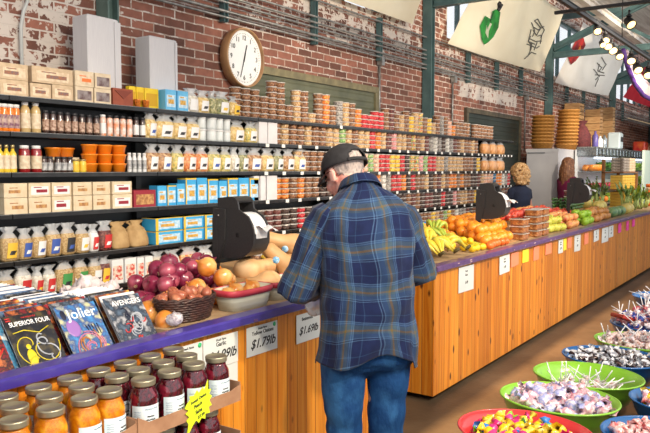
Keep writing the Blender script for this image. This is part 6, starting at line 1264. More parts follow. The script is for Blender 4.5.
def plaid_mat():
    m, nt, b = nodes('blue_plaid_flannel'); tc = N(nt, 'ShaderNodeTexCoord'); sp = N(nt, 'ShaderNodeSeparateXYZ'); dn = N(nt, 'ShaderNodeTexNoise', i_Scale=3.2); L(nt, tc.outputs['UV'], dn.inputs['Vector']); dd = N(nt, 'ShaderNodeVectorMath', operation='MULTIPLY_ADD'); L(nt, dn.outputs['Color'], dd.inputs[0]); dd.inputs[1].default_value = (.09, .09, 0); L(nt, tc.outputs['UV'], dd.inputs[2]); L(nt, dd.outputs[0], sp.inputs[0])
    nv, mid, lt, oc, gr = C(18, 30, 68), C(44, 70, 106), C(74, 104, 140), C(104, 88, 52), C(62, 82, 98)
    def stripe(s, off, P=.17):
        a = N(nt, 'ShaderNodeMath', operation='MULTIPLY_ADD'); L(nt, s, a.inputs[0]); a.inputs[1].default_value = 1 / P; a.inputs[2].default_value = off
        f = N(nt, 'ShaderNodeMath', operation='FRACT'); L(nt, a.outputs[0], f.inputs[0])
        return ramp(nt, f.outputs[0], [(0, nv), (.10, nv), (.13, lt), (.15, nv), (.18, lt), (.20, mid), (.30, gr), (.35, oc), (.40, gr), (.50, mid), (.52, lt), (.54, mid), (.57, lt), (.59, nv), (.76, nv), (.78, mid), (.80, nv)], 'CONSTANT')
    a, c = stripe(sp.outputs[0], .1), stripe(sp.outputs[1], .35)
    w1 = N(nt, 'ShaderNodeTexWave', wave_type='BANDS', bands_direction='DIAGONAL', i_Scale=160.0); L(nt, tc.outputs['UV'], w1.inputs['Vector'])
    wf = N(nt, 'ShaderNodeMapRange'); L(nt, w1.outputs['Fac'], wf.inputs[0]); wf.inputs[3].default_value = .38; wf.inputs[4].default_value = .62
    mx = N(nt, 'ShaderNodeMix', data_type='RGBA'); L(nt, wf.outputs[0], mx.inputs[0]); L(nt, a, mx.inputs[6]); L(nt, c, mx.inputs[7])
    nz = N(nt, 'ShaderNodeTexNoise', i_Scale=22.0, i_Detail=5.0); L(nt, tc.outputs['Object'], nz.inputs['Vector']); 
    m2 = N(nt, 'ShaderNodeMix', data_type='RGBA', blend_type='MULTIPLY'); m2.inputs[0].default_value = .5; L(nt, mx.outputs[2], m2.inputs[6]); L(nt, ramp(nt, nz.outputs[0], [(.35, (.55, .55, .55, 1)), (.6, (1, 1, 1, 1))]), m2.inputs[7])
    L(nt, m2.outputs[2], b.inputs['Base Color']); b.inputs['Roughness'].default_value = .9; b.inputs['Sheen Weight'].default_value = .12; b.inputs['Specular IOR Level'].default_value = .2
    return m
PLAID = plaid_mat()
DENIM = mat('blue_denim', (30, 76, 128), (22, 62, 112), c3=(48, 98, 150), rough=.85, scale=9, bump=.25, bscale=120, stretch=(1, 1, .6), spec=.2); DENIMF = mat('faded_denim', (110, 140, 190), (84, 120, 176), rough=.9, scale=10)
CAPM = mat('black_cap_cloth', (44, 44, 48), (34, 34, 38), rough=.9, scale=40, bump=.1); SOLE = mat('shoe_sole', (60, 52, 46), rough=.8); SHOE = mat('brown_shoe', (84, 60, 44), rough=.6)
def sm(p): return p
man = thing('person', 'man in blue plaid shirt, jeans and black cap at the counter, holding a clear bag', 'person', (2.65, 1.605, 0), R(-39))
# joints in the man's own axes: +Y is where he faces, +X his right
NECK = V((-.01, .075, 1.535)); HC = V((-.055, .150, 1.632))
Mh = RZ(R(20)) @ RX(R(-33))
body = MB()
limb(body, [(-.0, 0, .86), (0, -.01, 1.05), (0, .0, 1.25), (0, .03, 1.40)], [.12, .125, .12, .095], PINKSKIN)
limb(body, [(-.14, .05, 1.43), (.14, .05, 1.43)], [.055, .055], PINKSKIN)
limb(body, [(0, .05, 1.42), tuple(NECK), tuple(HC + Mh @ V((0, -.02, -.05)))], [.07, .062, .062], PINKSKIN)
LE, LWr, RE, RWr = (-.282, .075, 1.145), (-.125, .33, 1.085), (.27, .075, 1.20), (.08, .36, 1.10)
limb(body, [(-.17, .035, 1.415), LE, LWr], [.05, .048, .034], PINKSKIN); limb(body, [(.17, .035, 1.415), RE, RWr], [.05, .048, .034], PINKSKIN)
for s_, x in ((-1, -.10), (1, .095)): limb(body, [(x, 0, .84), (x * .95, .01, .48), (x * .95, -.01, .1)], [.095, .062, .042], PINKSKIN); limb(body, [(x * .95, -.02, .055), (x * .95 + s_ * .02, .13, .04)], [.04, .03], PINKSKIN)
dl = (V(LWr) - V(LE)).normalized(); dr = (V(RWr) - V(RE)).normalized()
def frame(y, down): y = y.normalized(); z = -(V(down) - y * V(down).dot(y)).normalized(); x = y.cross(z); return Matrix((x, y, z)).transposed().to_4x4()
hand_into(body, V(LWr) + dl * .03, frame(dl + V((.1, .3, -.1)), (.35, 0, -1)), PINKSKIN, 1, .75); hand_into(body, V(RWr) + dr * .03, frame(dr + V((-.1, .3, -.1)), (-.35, 0, -1)), PINKSKIN, -1, .75)
head_into(body, HC, Mh, PINKSKIN, 1.03)
bo = fuse('body', body, .0065, 5, man)
# scalp hair: the back and sides of the head, close cropped
def on_head(p): return HC + Mh @ (V(p) * 1.03)
mb = MB(); n = 28; vs = []; rows_ = 10
for j in range(rows_ + 1):
    t = j / rows_
    for i in range(n + 1):
        a = R(-168 + 156 * i / n); z = -.065 + .135 * t + (.035 if abs(i / n - .5) > .36 else 0) * (1 - t); rr_ = math.sqrt(max(.05, 1 - ((z - .035) / .095) ** 2)); rr_ = max(rr_, .60 + .3 * t)
        vs.append(on_head((.0805 * rr_ * cos(a), -.012 + .1005 * rr_ * sin(a) , z)))
mb.add(vs, [(j * (n + 1) + i, j * (n + 1) + i + 1, (j + 1) * (n + 1) + i + 1, (j + 1) * (n + 1) + i) for j in range(rows_) for i in range(n)], GREYH); h_ = obj('hair', mb, man)
so = h_.modifiers.new('t', 'SOLIDIFY'); so.thickness = .004; so.offset = 1
for q in (-1, 1):
    mb = MB(); mb.ball(on_head((q * .03, .083, .0)), .012, EYEW, 10); mb.ball(on_head((q * .03, .092, -.001)), .006, EYED, 8); obj('eye', mb, man)
mb = MB(); mb.ball((0, 0, 0), (.024, .008, .007), LIP, 12, Matrix.Translation(on_head((0, .098, -.058))) @ Mh); obj('mouth', mb, man)
# glasses
gl = MB(); 
for q in (-1, 1):
    gl.tube([on_head((q * .03 + .024 * cos(2 * pi * k / 16), .112, -.0 + .018 * sin(2 * pi * k / 16))) for k in range(17)], .0016, INK, 6, cap=False)
    gl.tube([on_head((q * .054, .112, .004)), on_head((q * .078, .085, .006)), on_head((q * .088, .02, .004)), on_head((q * .089, -.012, .0)), on_head((q * .086, -.028, -.012))], .0026, mat('dark_red_frames', (90, 34, 30), rough=.4), 6)
gl.tube([on_head((-.006, .113, .004)), on_head((.006, .113, .004))], .0018, INK, 6); obj('glasses', gl, man)
# cap
mb = MB(); n = 40; vs = []; rr_n = 12; Mc = RX(R(13))
def capP(a, e, o=0): return on_head(Mc @ V(((.093 + o) * cos(e) * cos(a), -.012 + (.111 + o) * cos(e) * sin(a), .026 + (.096 + o) * sin(e))))
fs = []; lo_ = R(-6)
for j in range(rr_n + 1):
    for i in range(n): vs.append(capP(2 * pi * i / n, lo_ + (pi / 2 - .02 - lo_) * j / rr_n))
for j in range(rr_n):
    for i in range(n):
        ang = (i + .5) / n * 360; back = abs(((ang - 270 + 180) % 360) - 180)
        hole = back < 27 and 1 <= j <= 3 and (back / 27) ** 2 + ((j - 1 + .5) / 3.2) ** 2 < 1
        if not hole: fs.append((j * n + i, j * n + (i + 1) % n, (j + 1) * n + (i + 1) % n, (j + 1) * n + i))
mb.add(vs, fs, CAPM); cp = obj('cap', mb, man); so = cp.modifiers.new('t', 'SOLIDIFY'); so.thickness = .004; so.offset = 1
mb = MB(); mb.ball((0, 0, 0), (.007, .007, .004), CAPM, 10, Matrix.Translation(capP(0, pi / 2 - .01, .004)) @ Mh); obj('cap_button', mb, cp)
mb = MB(); n2 = 18; vs = []
for j in range(7):
    t = j / 6
    for i in range(n2 + 1):
        a = R(28 + 124 * i / n2); vs.append(on_head(Mc @ V((.092 * cos(a) * (1 - .04 * t), -.010 + .108 * sin(a) + .078 * t * sin(pi * i / n2) ** .5, .020 - .028 * t * 1.0 - .016 * (abs(i / n2 - .5) * 2) ** 2 * (t + .2)))))
mb.add(vs, [(j * (n2 + 1) + i, j * (n2 + 1) + i + 1, (j + 1) * (n2 + 1) + i + 1, (j + 1) * (n2 + 1) + i) for j in range(6) for i in range(n2)], CAPM); bl_ = obj('cap_bill', mb, cp); so = bl_.modifiers.new('t', 'SOLIDIFY'); so.thickness = .004
mb = MB(); pts_ = [capP(R(270 + a), R(-1), .003) for a in range(-34, 35, 4)]; 
for q in (-.004, 0, .004): mb.tube([p + Mh @ V((0, 0, q)) for p in pts_], .0035, CAPM, 6)
obj('cap_strap', mb, cp)
# shirt
X_, Y_ = V((1, 0, 0)), V((0, 1, 0))
def R1(z, cx, cy, rx, ry, pw=.82, tilt=0): return (V((cx, cy, z)), X_, V((0, cos(tilt), sin(tilt))), rx, ry, pw)
sh = garment('plaid_shirt', [R1(.842, .0, -.005, .226, .178, .78), R1(.90, .0, -.01, .219, .172), R1(1.0, .0, -.01, .208, .158), R1(1.15, 0, -.008, .206, .155), R1(1.28, 0, .0, .212, .150), R1(1.38, 0, .012, .218, .142, .8, -.05), R1(1.455, 0, .028, .205, .122, .8, -.12), R1(1.505, -.0, .042, .165, .103, .85, -.2), R1(1.54, -.0, .055, .118, .088, .95, -.28), R1(1.562, -.005, .066, .084, .08, 1, -.32), R1(1.578, -.008, .073, .074, .076, 1, -.34)], PLAID, man, per=1.29, wr=.012, seed=2, sub=7, n=72, thick=.004)
for v in sh.data.vertices:   # shirt tail: longer at the left back and the right corner
    if v.co.z < 1.0: f = (1.0 - v.co.z) / .16; v.co.z += (.028 * sin(v.co.x * 16 + 1.2) - .02 * (v.co.y > 0) ) * f - (.03 * f if v.co.x > .17 else 0)
def sleeve(S, E_, W, seed):
    S, E_, W = V(S), V(E_), V(W); d1 = (E_ - S).normalized(); d2 = (W - E_).normalized(); dm = (d1 + d2).normalized(); sidev = d1.cross(d2).normalized()
    def rg(p, d, r, r2=None): u = sidev; w = d.cross(u).normalized(); return (p, u, w, r, r2 or r, 1)
    return garment('sleeve', [rg(S - d1 * .05, d1, .045), rg(S - d1 * .015, d1, .082), rg(S + d1 * .04, d1, .092), rg(S.lerp(E_, .5), d1, .086), rg(S.lerp(E_, .85), (d1 * 2 + dm).normalized(), .086), rg(E_ + (d1 - d2) * .012, dm, .087), rg(E_.lerp(W, .18), (d2 * 2 + dm).normalized(), .083), rg(E_.lerp(W, .5), d2, .070), rg(E_.lerp(W, .85), d2, .060), rg(W, d2, .052), rg(W + d2 * .025, d2, .046), rg(W + d2 * .03, d2, .038)], PLAID, man, per=.56, wr=.0085, seed=seed, sub=5, n=40)
sleeve((-.165, .035, 1.44), LE, LWr, 5); sleeve((.165, .035, 1.44), RE, RWr, 9)
cl_ = garment('collar', [R1(1.560, -.006, .070, .086, .088, 1, -.4), R1(1.585, -.008, .076, .076, .082, 1, -.42), R1(1.600, -.009, .080, .073, .080, 1, -.44), R1(1.592, -.009, .078, .082, .088, 1, -.44), R1(1.556, -.006, .070, .098, .102, 1, -.44)], PLAID, man, per=.5, wr=.002, seed=4, sub=3, n=48, thick=.003)
# jeans
jn = MB(); jn.capsule((-.06, 0, .90), (.06, 0, .90), .135, .135, DENIM, 20); limb(jn, [(-.09, -.02, .87), (.09, -.02, .87)], [.128, .128], DENIM)
for s_, x in ((-1, -.098), (1, .098)): limb(jn, [(x * 1.02, -.004, .84), (x * 1.06, .0, .70), (x * 1.0, .012, .50), (x * .98, .0, .30), (x * 1.0, -.01, .10)], [.108, .095, .080, .076, .08], DENIM)
jj = fuse('jeans', jn, .010, 6, man, lambda c, n_: c + n_ * (.006 * noise.noise(c * 9) + .006 * noise.noise(V((c.x * 6, c.y * 6, c.z * 14))) + .003 * sin(c.z * 26 + 8 * noise.noise(c * 4))))
mb = MB(); 
for s_ in (-1, 1):
    pts_ = [(-.045, .05), (.045, .05), (.045, -.045), (0, -.065), (-.045, -.045)]
    vs = [(s_ * .092 + x, -.150 + .1 * (abs(x + s_ * .03)) , .80 + z) for x, z in pts_]
tl = MB()
for s_, x in ((-1, -.1), (1, .1)):
    mb = MB(); mb.capsule((x, -.06, .045), (x + s_ * .02, .15, .04), .045, .04, SHOE, 16); mb.box((x + s_ * .01, .045, .014), (.095, .29, .026), SOLE, None, .01); obj('shoe', mb, man)
# the produce bag in his hand
CB_ = film('clear_produce_bag', (236, 238, 242), a=.4, rough=.1, bump=1, scale=50)
pb = thing('produce_bag', 'clear crumpled produce bag dangling from the plaid-shirted man\'s hand over the purple rim', 'bag', (2.80, 1.99, .93)); mb = MB(); n = 20
rg = [[(r_ * cos(2 * pi * k / n) * (1 + .3 * noise.noise(V((cos(2 * pi * k / n) * 2, sin(2 * pi * k / n) * 2, z * 16)))), r_ * .7 * sin(2 * pi * k / n) * (1 + .25 * sin(k * 2.1)), z) for k in range(n)] for r_, z in ((.002, 0), (.035, .01), (.052, .05), (.046, .1), (.024, .15), (.018, .18), (.03, .2))]
mb.loft(rg, CB_, False); obj('film', mb, pb)
# ------------------------------------------------------------------ women behind the counter
def woman(label, loc, rz, H, top, topm, hairm, hairn, hair, pants, arm):
    t = thing('person', label, 'person', loc, rz); s = H / 1.7; k = lambda *p: V(p) * s; b = MB(); hc = k(0, .02, 1.575)
    limb(b, [k(0, 0, .92), k(0, 0, 1.15), k(0, .0, 1.32)], [.115 * s, .095 * s, .085 * s], SKIN); limb(b, [k(-.1, 0, 1.34), k(.1, 0, 1.34)], [.045 * s] * 2, SKIN); limb(b, [k(0, 0, 1.38), k(0, .01, 1.5)], [.055 * s, .048 * s], SKIN)
    for q in (-1, 1):
        e, w_ = (k(q * .24, .02, 1.10), k(q * .20, .20, 1.02)) if arm == 0 else (k(q * .2, .1, 1.12), k(q * .12, .32, 1.2)); d = (w_ - e).normalized()
        limb(b, [k(q * .14, 0, 1.34), e, w_], [.04 * s, .038 * s, .026 * s], SKIN); hand_into(b, w_ + d * .02, frame(d, (0, 0, -1)), SKIN, -q, .6, .9)
        limb(b, [k(q * .085, 0, .88), k(q * .085, .01, .47), k(q * .085, -.01, .08)], [.085 * s, .055 * s, .036 * s], SKIN); limb(b, [k(q * .085, 0, .045), k(q * .09, .12, .035)], [.035 * s, .028 * s], SKIN)
    head_into(b, hc, RX(R(-8)), SKIN, .93 * s); fuse('body', b, .008, 4, t)
    for q in (-1, 1): mb = MB(); mb.ball(hc + V((q * .028, .078, .0)) * s, .011, EYEW, 8); mb.ball(hc + V((q * .028, .087, -.001)) * s, .005, EYED, 8); obj('eye', mb, t)
    mb = MB(); mb.ball(hc + V((0, .088, -.055)) * s, (.02, .006, .005), LIP, 8); obj('mouth', mb, t)
    hb = MB(); r = random.Random(3); hair(hb, hc, s, hairm, r); o = fuse(hairn, hb, .009, 2, t, lambda c, n_: c + n_ * .007 * noise.noise(c * 38))
    r1 = lambda z, rx, ry, cy=0, pw=.9: (V((0, cy * s, z * s)), X_, Y_, rx * s, ry * s, pw)
    garment(top, [r1(.86, .185, .14), r1(.95, .175, .135), r1(1.1, .155, .125), r1(1.22, .165, .13), r1(1.33, .178, .118), r1(1.39, .15, .09), r1(1.425, .09, .07), r1(1.44, .062, .058)], topm, t, wr=.004, sub=5, n=40, seed=H, thick=.004)
    for q in (-1, 1):
        S_ = k(q * .145, 0, 1.355); e = k(q * .24, .02, 1.10) if arm == 0 else k(q * .2, .1, 1.12); w_ = k(q * .2, .2, 1.02) if arm == 0 else k(q * .12, .32, 1.2); d = (e - S_).normalized(); u = d.cross(Y_).normalized(); w2 = d.cross(u)
        L_ = [(S_ - d * .04, u, w2, .03, .03, 1), (S_, u, w2, .062 * s, .062 * s, 1), (S_.lerp(e, .45 if arm == 0 else .9), u, w2, .056 * s, .056 * s, 1)]
        if arm: d2 = (w_ - e).normalized(); u2 = d2.cross(V((1, 0, 0))).normalized(); w3 = d2.cross(u2); garment('lower_sleeve', [(e - d2 * .03, u2, w3, .045, .045, 1), (e.lerp(w_, .9), u2, w3, .034, .034, 1)], topm, t, wr=.003, n=24, thick=.003)
        garment('sleeve', L_, topm, t, wr=.004, n=28, sub=4, thick=.003)
    p = MB(); limb(p, [k(-.05, 0, .9), k(.05, 0, .9)], [.125 * s] * 2, pants)
    for q in (-1, 1): limb(p, [k(q * .085, 0, .86), k(q * .085, .01, .48), k(q * .085, 0, .1)], [.1 * s, .07 * s, .06 * s], pants); mb = MB(); mb.capsule(k(q * .085, -.05, .04), k(q * .09, .13, .035), .04, .034, LK, 12); obj('shoe', mb, t)
    fuse('trousers', p, .012, 4, t); return t
def curly(hb, c, s, m, r):
    for k in range(150):
        a = r.uniform(0, 2 * pi); e = r.uniform(-.75, 1.5); y = sin(a) * cos(e)
        if y > .45 and e < .6: continue
        p = c + V((cos(a) * cos(e) * .115, -.02 + y * .115, .035 + sin(e) * .115)) * s; hb.ball(p, r.uniform(.024, .034) * s, m, 8)
    for k in range(60): hb.ball(c + V((r.uniform(-.125, .125), r.uniform(-.12, -.03), r.uniform(-.12, .0))) * s, r.uniform(.022, .034) * s, m, 8)
def longh(hb, c, s, m, r):
    hb.ball(c + V((0, -.022, .045)) * s, (.09 * s, .108 * s, .09 * s), m, 18)
    for k in range(34):
        a = R(r.uniform(165, 375)); x, y = .08 * cos(a), -.02 + .09 * sin(a); l = r.uniform(.24, .36); q = c + V((x, y, .02)) * s
        hb.tube([q, q + V((x * .35, y * .2 - .01, -l * .4)) * s, q + V((x * .3 + r.uniform(-.01, .01), y * .1 - .02, -l)) * s], [.022 * s, .022 * s, .007 * s], m, 7)
BLO = mat('curly_blonde_hair', (210, 168, 112), (150, 108, 66), c3=(232, 200, 150), rough=.6, scale=40, bump=.6); BRH = mat('long_light_brown_hair', (150, 96, 62), (104, 64, 44), c3=(186, 132, 92), rough=.5, scale=26, bump=.5, stretch=(3, 3, .4))
NAVY = mat('navy_tshirt', (30, 40, 66), (22, 30, 52), rough=.9, scale=6); MAR = mat('maroon_top', (124, 24, 72), (98, 16, 56), rough=.85, scale=6); PNT = mat('dark_trousers', (40, 42, 52), rough=.9)
woman('woman with curly blonde hair in a navy T-shirt standing behind the fruit counter', (9.75, 3.4, 0), R(-25), 1.69, 'tshirt', NAVY, BLO, 'curly_hair', curly, PNT, 0)
woman('woman with long light brown hair in a maroon top, turned toward the produce case', (12.1, 3.40, 0), R(-118), 1.84, 'maroon_top', MAR, BRH, 'long_hair', longh, PNT, 1)
# ================================================================== FAR END: COOLER, PRODUCE CASE, BASKETS
CLW = mat('cooler_grey_white', (206, 206, 210), (190, 190, 196), rough=.4, scale=2); CASE = mat('case_white', (226, 232, 236), rough=.35); STL = mat('brushed_steel', (190, 200, 206), (130, 142, 150), rough=.2, metal=.8, scale=9, stretch=(1, 6, 6))
ck = thing('cold_room', 'pale grey cold-room box behind the two women, stacked with baskets', 'cold room', (14.65, 3.9, 0)); mb = MB(); mb.box((0, 0, 1.0), (4.7, .56, 2.0), CLW, None, .01); obj('box_body', mb, ck); mb = MB(); mb.box((-2.354, 0, 1.97), (.02, .57, .06), CLW); mb.box((-2.365, .1, 1.93), (.005, .3, .02), mat('grey_nameplate', (120, 124, 130), rough=.4)); obj('top_trim', mb, ck)
cs = thing('produce_case', 'long white refrigerated produce case with steel canopy past the grey cold room', 'refrigerated case', (16.4, 3.39, 0)); h = 3.2
mb = MB(); mb.box((0, .0, .45), (2 * h, .4, .9), CASE); mb.box((0, .18, 1.4), (2 * h, .04, 1.2), CASE); obj('case_body', mb, cs)
mb = MB(); mb.box((0, .0, 1.96), (2 * h, .38, .18), STL, None, .02); 
for k in range(24): mb.box((-h + .15 + k * .27, -.21, 1.96), (.16, .02, .12), STL, None, .01)
obj('canopy', mb, cs)
for s_ in (-1, 1):
    mb = MB(); mb.box((s_ * (h - .01), 0, 1.38), (.015, .38, .96), SKYG); obj('end_panel', mb, cs)
for z, y in ((1.0, -.02), (1.3, .02), (1.6, .04)): mb = MB(); mb.box((0, y, z), (2 * h - .08, .3, .02), STL); obj('shelf', mb, cs)
LITE = mat('case_light_tube', (240, 246, 255), emit=(235, 244, 255), es=5); mb = MB(); mb.tube([(-h + .1, -.12, 1.85), (h - .1, -.12, 1.85)], .014, LITE, 8); obj('light_tube', mb, cs)
KAL = pr_mat('leafy_green', (56, 110, 50), (96, 146, 64), (36, 76, 40), s=16); LET = pr_mat('pale_lettuce', (170, 200, 90), (130, 170, 70), s=14)
def leafball(m, nm_, cat):
    def f():
        mb = MB(); r = random.Random(2)
        for k in range(16):
            a, e = r.uniform(0, 6.28), r.uniform(0, 1.3); d = V((cos(a) * cos(e), sin(a) * cos(e), sin(e))); s1 = V((-sin(a), cos(a), 0)); u = d.cross(s1); vs = []
            for i in range(5): t = i / 4; w_ = .055 * sin(pi * (.15 + .75 * t)); c = d * (.03 + .1 * t) + V((0, 0, .05)); vs += [c - s1 * w_, c + u * .012 * cos(i * 3), c + s1 * w_]
            mb.add(vs, [(3 * i + j, 3 * i + j + 1, 3 * i + j + 4, 3 * i + j + 3) for i in range(4) for j in range(2)], m)
        mb.ball((0, 0, .06), .06, m, 10); return tag(obj(nm_, mb), '', cat)
    return Proto(f)
KP, LP2 = leafball(KAL, 'kale_head', 'kale'), leafball(LET, 'lettuce_head', 'lettuce')
RAD = mk_round('radish', 'radish', pr_mat('radish_skin', (170, 24, 60), (206, 60, 90), s=20), .04, .95); OR3 = mk_round('bell_pepper', 'pepper', pr_mat('orange_pepper_skin', (240, 150, 30), (226, 120, 20), s=10), .06, 1)
for q in range(12): OR3.put((13.35 + (q % 6) * .13, 3.32 + (q // 6) * .12, 1.612), (0, 0, q), 'orange pepper on the top shelf of the produce case, nearest the maroon woman', 'orange peppers in the case')
for q in range(14): KP.put((14.15 + q * .17, 3.4, 1.612), (0, 0, q), 'dark kale head on the top shelf of the produce case', 'kale heads in the case')
for q in range(12): LP2.put((16.6 + q * .2, 3.4, 1.612), (0, 0, q), 'pale lettuce head on the top shelf of the produce case', 'pale lettuce heads in the case')
for q in range(48): RAD.put((13.3 + (q % 24) * .1, 3.3 + (q // 24) * .09, 1.312), (0, 0, q), 'red radish on the middle shelf of the produce case', 'radishes in the case')
for q in range(14): LP2.put((15.85 + q * .2, 3.38, 1.312), (0, 0, q), 'pale lettuce head on the middle shelf of the produce case', 'pale lettuce heads on the middle shelf')
for q in range(14): (OR3 if q < 5 else LP2).put((13.5 + q * .24, 3.34, 1.012), (0, 0, q), ('orange pepper' if q < 5 else 'pale lettuce head') + ' on the lowest shelf of the produce case', 'orange peppers on the lowest shelf' if q < 5 else 'pale lettuce heads on the lowest shelf')
for q in range(10): KP.put((17.0 + q * .22, 3.34, 1.012), (0, 0, q), 'dark kale head on the lowest shelf of the produce case', 'kale heads on the lowest shelf')
# baskets, crates and bags on top
BSK = mat('honey_basket_weave', (206, 150, 72), (150, 98, 44), rough=.6, scale=24, stretch=(1, 1, 6)); BSM = {}
def basket_stack(px0, px1, py0, py1, Y, n, lean, words):
    a, c = atY(px0, py1, Y), atY(px1, py1, Y); dd = (a - V((0, 0, EYE))).dot(fw); ztop_ = atY((px0 + px1) / 2, py0, Y).z; r = (px1 - px0) / 2 * dd / F; hh = (ztop_ - 2.01) / n
    for k in range(n):
        def f():
            t = MB(); t.lathe([(r * .84, 0), (r * .97, hh * 1.4), (r * 1.04, hh * 1.45), (r * 1.04, hh * 1.8), (r * .98, hh * 1.8), (r * .95, hh * 1.4), (r * .8, .01), (.001, .01)], BSK, 22); return t
        z = 2.01 + k * hh; 
        o = obj('woven_basket', f(), None, ((a.x + c.x) / 2 + lean * k, Y, z)); tag(o, 'round woven basket, %s from bottom of the %s' % (ordi(k), words), 'basket', 'woven baskets in the ' + words)
    return
basket_stack(530, 553, 118, 147, 3.95, 9, .006, 'shorter stack on the cold room')
basket_stack(555, 577, 112, 147, 3.88, 11, .012, 'taller leaning stack on the cold room')
CRT = mat('pale_crate_wood', (206, 166, 116), (176, 132, 86), rough=.7, scale=7, stretch=(1, 1, 5))
def crate_stack(px0, px1, py0, py1, Y, n, words, m=CRT):
    a, c = atY(px0, py1, Y), atY(px1, py1, Y); zt_ = atY((px0 + px1) / 2, py0, Y).z; hh = (zt_ - 2.07) / n; dd = (a - V((0, 0, EYE))).dot(fw); w = (px1 - px0) * dd / F * .8; z0 = 2.005
    hh = (zt_ - z0) / n
    for k in range(n):
        mb = MB(); z = z0 + k * hh; Hh = hh * .94
        mb.box((0, 0, .005), (w, .3, .01), m); 
        for s_ in (-1, 1): mb.box((0, s_ * .148, Hh * .3), (w, .008, Hh * .4), m); mb.box((0, s_ * .148, Hh * .8), (w, .008, Hh * .35), m); mb.box((s_ * w / 2, 0, Hh / 2), (.012, .3, Hh), m)
        tag(obj('wooden_crate', mb, None, ((a.x + c.x) / 2, Y, z)), 'pale wooden crate, %s from bottom of the %s' % (ordi(k), words), 'crate', 'wooden crates in the ' + words)
crate_stack(562, 584, 103, 147, 4.12, 6, 'stack behind the leaning baskets'); crate_stack(586, 600, 109, 149, 3.85, 6, 'first stack by the sack'); crate_stack(600, 612, 107, 150, 3.95, 7, 'tall stack by the sack')
mb = MB(); p = atY(579, 147, 3.7); mb.lathe([(.16, 0), (.2, .08), (.2, .3), (.12, .46), (.08, .5), (.13, .58)], mat('maroon_net', (110, 50, 54), (80, 34, 40), rough=.8, scale=30, bump=.6), 18, None, True, .1, 2); tag(obj('net_sack', mb, None, (p.x + .45, 3.8, 2.005)), 'maroon net sack slumped between basket and crate stacks', 'sack')
for q, (px, m_, hh) in enumerate([(595, mat('violet_bottle', (90, 80, 150), rough=.3), .3), (600, LW, .22), (604, STL, .26)]):
    p = atY(px, 148, 3.39); mb = MB(); mb.lathe([(.05, 0), (.055, .01), (.055, hh * .7), (.02, hh * .85), (.02, hh)], m_, 14); tag(obj('spray_bottle', mb, None, (p.x, 3.39, 2.052)), ['violet bottle on top of the produce case', 'small white bottle on top of the produce case', 'steel bottle on top of the produce case'][q], 'bottle', 'bottles on the produce case')
mb = MB(); p = atY(615, 150, 3.39); mb.box((0, 0, .17), (.3, .25, .34), mat('pale_blue_machine', (190, 206, 214), rough=.4), None, .03); mb.box((0, -.12, .2), (.2, .02, .1), LK); tag(obj('small_machine', mb, None, (p.x, 3.39, 2.052)), 'pale blue box-shaped machine on top of the produce case', 'machine')
# beyond the case
TANC = mat('tan_awning_cloth', (206, 190, 160), (188, 170, 140), rough=.9, scale=2); mb = MB(); vs = [(20.0, 4.1, 3.0), (29, 4.1, 3.0), (29, 3.2, 2.72), (20.0, 3.2, 2.72), (20.0, 3.2, 2.55), (29, 3.2, 2.55)]
mb.add(vs + [(x, y + .02, z - .02) for x, y, z in vs], [(0, 1, 2, 3), (3, 2, 5, 4), (9, 8, 7, 6), (10, 11, 8, 9), (0, 3, 9, 6), (1, 7, 8, 2), (3, 4, 10, 9)], TANC, False); tag(obj('awning', mb), 'tan cloth awning along the wall below the red banner', 'awning')
RSH = mat('red_shiny_packs', (206, 34, 44), (236, 120, 60), rough=.3, coat=.5, scale=5); rr2 = random.Random(9)
t = thing('stall_shelves', 'dark shelves of red and brown goods beneath the tan awning', 'shelves', (24, 3.9, 0)); mb = MB()
for z in (.4, 1.0, 1.5, 2.0): mb.box((0, 0, z), (8, .5, .04), BLKM)
mb.box((0, .24, 1.1), (8, .03, 2.2), FARM); obj('shelf', mb, t)
PC = [RSH, CT['brown'], CT['plum'], CRD, DRD, CT['dark'], YB]
for z in (1.02, 1.52, 2.02):
    for k in range(13): m_ = rr2.choice(PC if z < 2 else [RSH, RSH, DRD, CRD, CT['brown']]); w_ = rr2.uniform(.3, .5); hh = rr2.uniform(.22, .4); mb = MB(); mb.box((0, 0, hh / 2), (w_, .3, hh), m_, None, .03); tag(obj('stall_box', mb, None, (20.4 + k * .58, 3.85, z + .002)), 'box of goods, %s along the %s shelf of the far stall under the awning' % (ordi(k), {1.02: 'low', 1.52: 'middle', 2.02: 'top'}[z]), 'box', 'boxes in the far stall')
for k in range(10): mb = MB(); mb.ball((0, 0, .14), (.13, .1, .14), RSH, 12); mb.tube([(0, 0, .27), (0, 0, .55)], .006, LK, 6); tag(obj('red_lantern', mb, None, (20.5 + k * .45, 3.2, 2.15 + .08 * (k % 3))), 'red round ornament hanging below the tan awning', 'ornament', 'red ornaments below the awning')
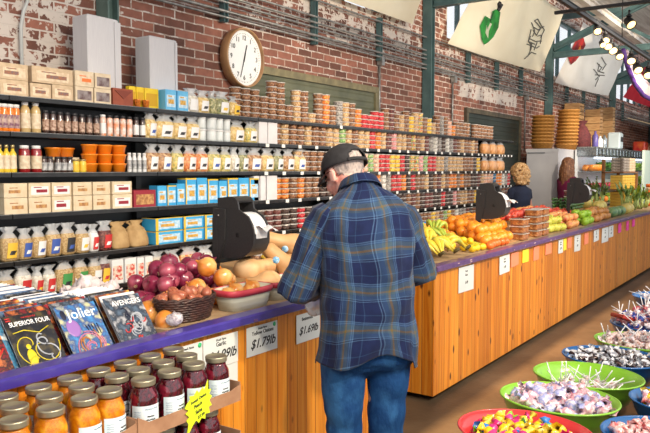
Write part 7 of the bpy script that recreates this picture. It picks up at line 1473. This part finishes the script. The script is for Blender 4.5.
GSB = mat('pale_green_board', (206, 226, 214), rough=.5); mb = MB(); p = atY(636, 190, 2.9); mb.prism([(-.5, 0), (.55, 0), (.2, 1.05), (-.5, 1.05)], .05, GSB); tag(obj('display_board', mb, None, (15.7, 2.78, .972)), 'pale green-white slanted display board standing past the wooden rack', 'board')
for k in range(8): KP.put((14.75 + k * .34, 2.55, .975), (0, 0, k), 'dark kale head at the far counter before the slanted board', 'kale heads on the far counter', 1.1)
# ================================================================== LIGHT
w = bpy.data.worlds.new('daylight'); SC.world = w; w.use_nodes = True; bg = w.node_tree.nodes['Background']
bg.inputs[0].default_value = (.95, .97, 1, 1); bg.inputs[1].default_value = 1.2
def lamp(kind, loc, aim, power, col, size=.3, angle=60, blend=.6):
    d = bpy.data.lights.new('lamp', kind); o = bpy.data.objects.new('unseen_spot_light', d); COL.objects.link(o); o.location = loc
    o.rotation_euler = (V(aim) - V(loc)).to_track_quat('-Z', 'Y').to_euler(); d.energy = power; d.color = col
    if kind == 'AREA': d.size = size
    elif kind == 'SPOT': d.shadow_soft_size = size; d.spot_size = R(angle); d.spot_blend = blend
    o['kind'] = 'helper'; return o
# unseen hall spots off the modelled tracks; last three added to brighten the banners
for x, y, z, ax, ay, az, pw in [(0.6, -0.8, 3.4, 1.2, 2.6, .9, 420), (2.2, -.9, 3.4, 2.4, 2.6, .9, 420), (4.6, -.9, 3.3, 5.3, 2.2, .6, 560), (7.2, -.6, 3.3, 7.4, 2.2, .7, 420), (1.5, .2, 3.6, 4.0, 4.0, 1.6, 160), (4.0, .6, 3.7, 7.0, 4.0, 1.5, 200), (8.0, 1.2, 3.7, 9.5, 4.0, 1.6, 160), (2.2, -1.6, 3.2, 2.8, .5, .8, 160), (12.5, 1.4, 3.6, 14, 3.4, 1.3, 420), (7.5, .3, 3.3, 11, 4.1, 3.9, 800), (11.5, .3, 3.3, 16, 4.1, 3.9, 900), (4.5, .4, 3.3, 6.5, 4.1, 3.8, 500)]:
    lamp('SPOT', (x, y, z), (ax, ay, az), pw, (1, .84, .64), .08, 75, .8)
vs = SC.view_settings; vs.view_transform = 'Standard'; vs.look = 'None'; vs.gamma = 1; vs.use_curve_mapping = False; vs.exposure = 0.0
SC.cycles.use_denoising = True
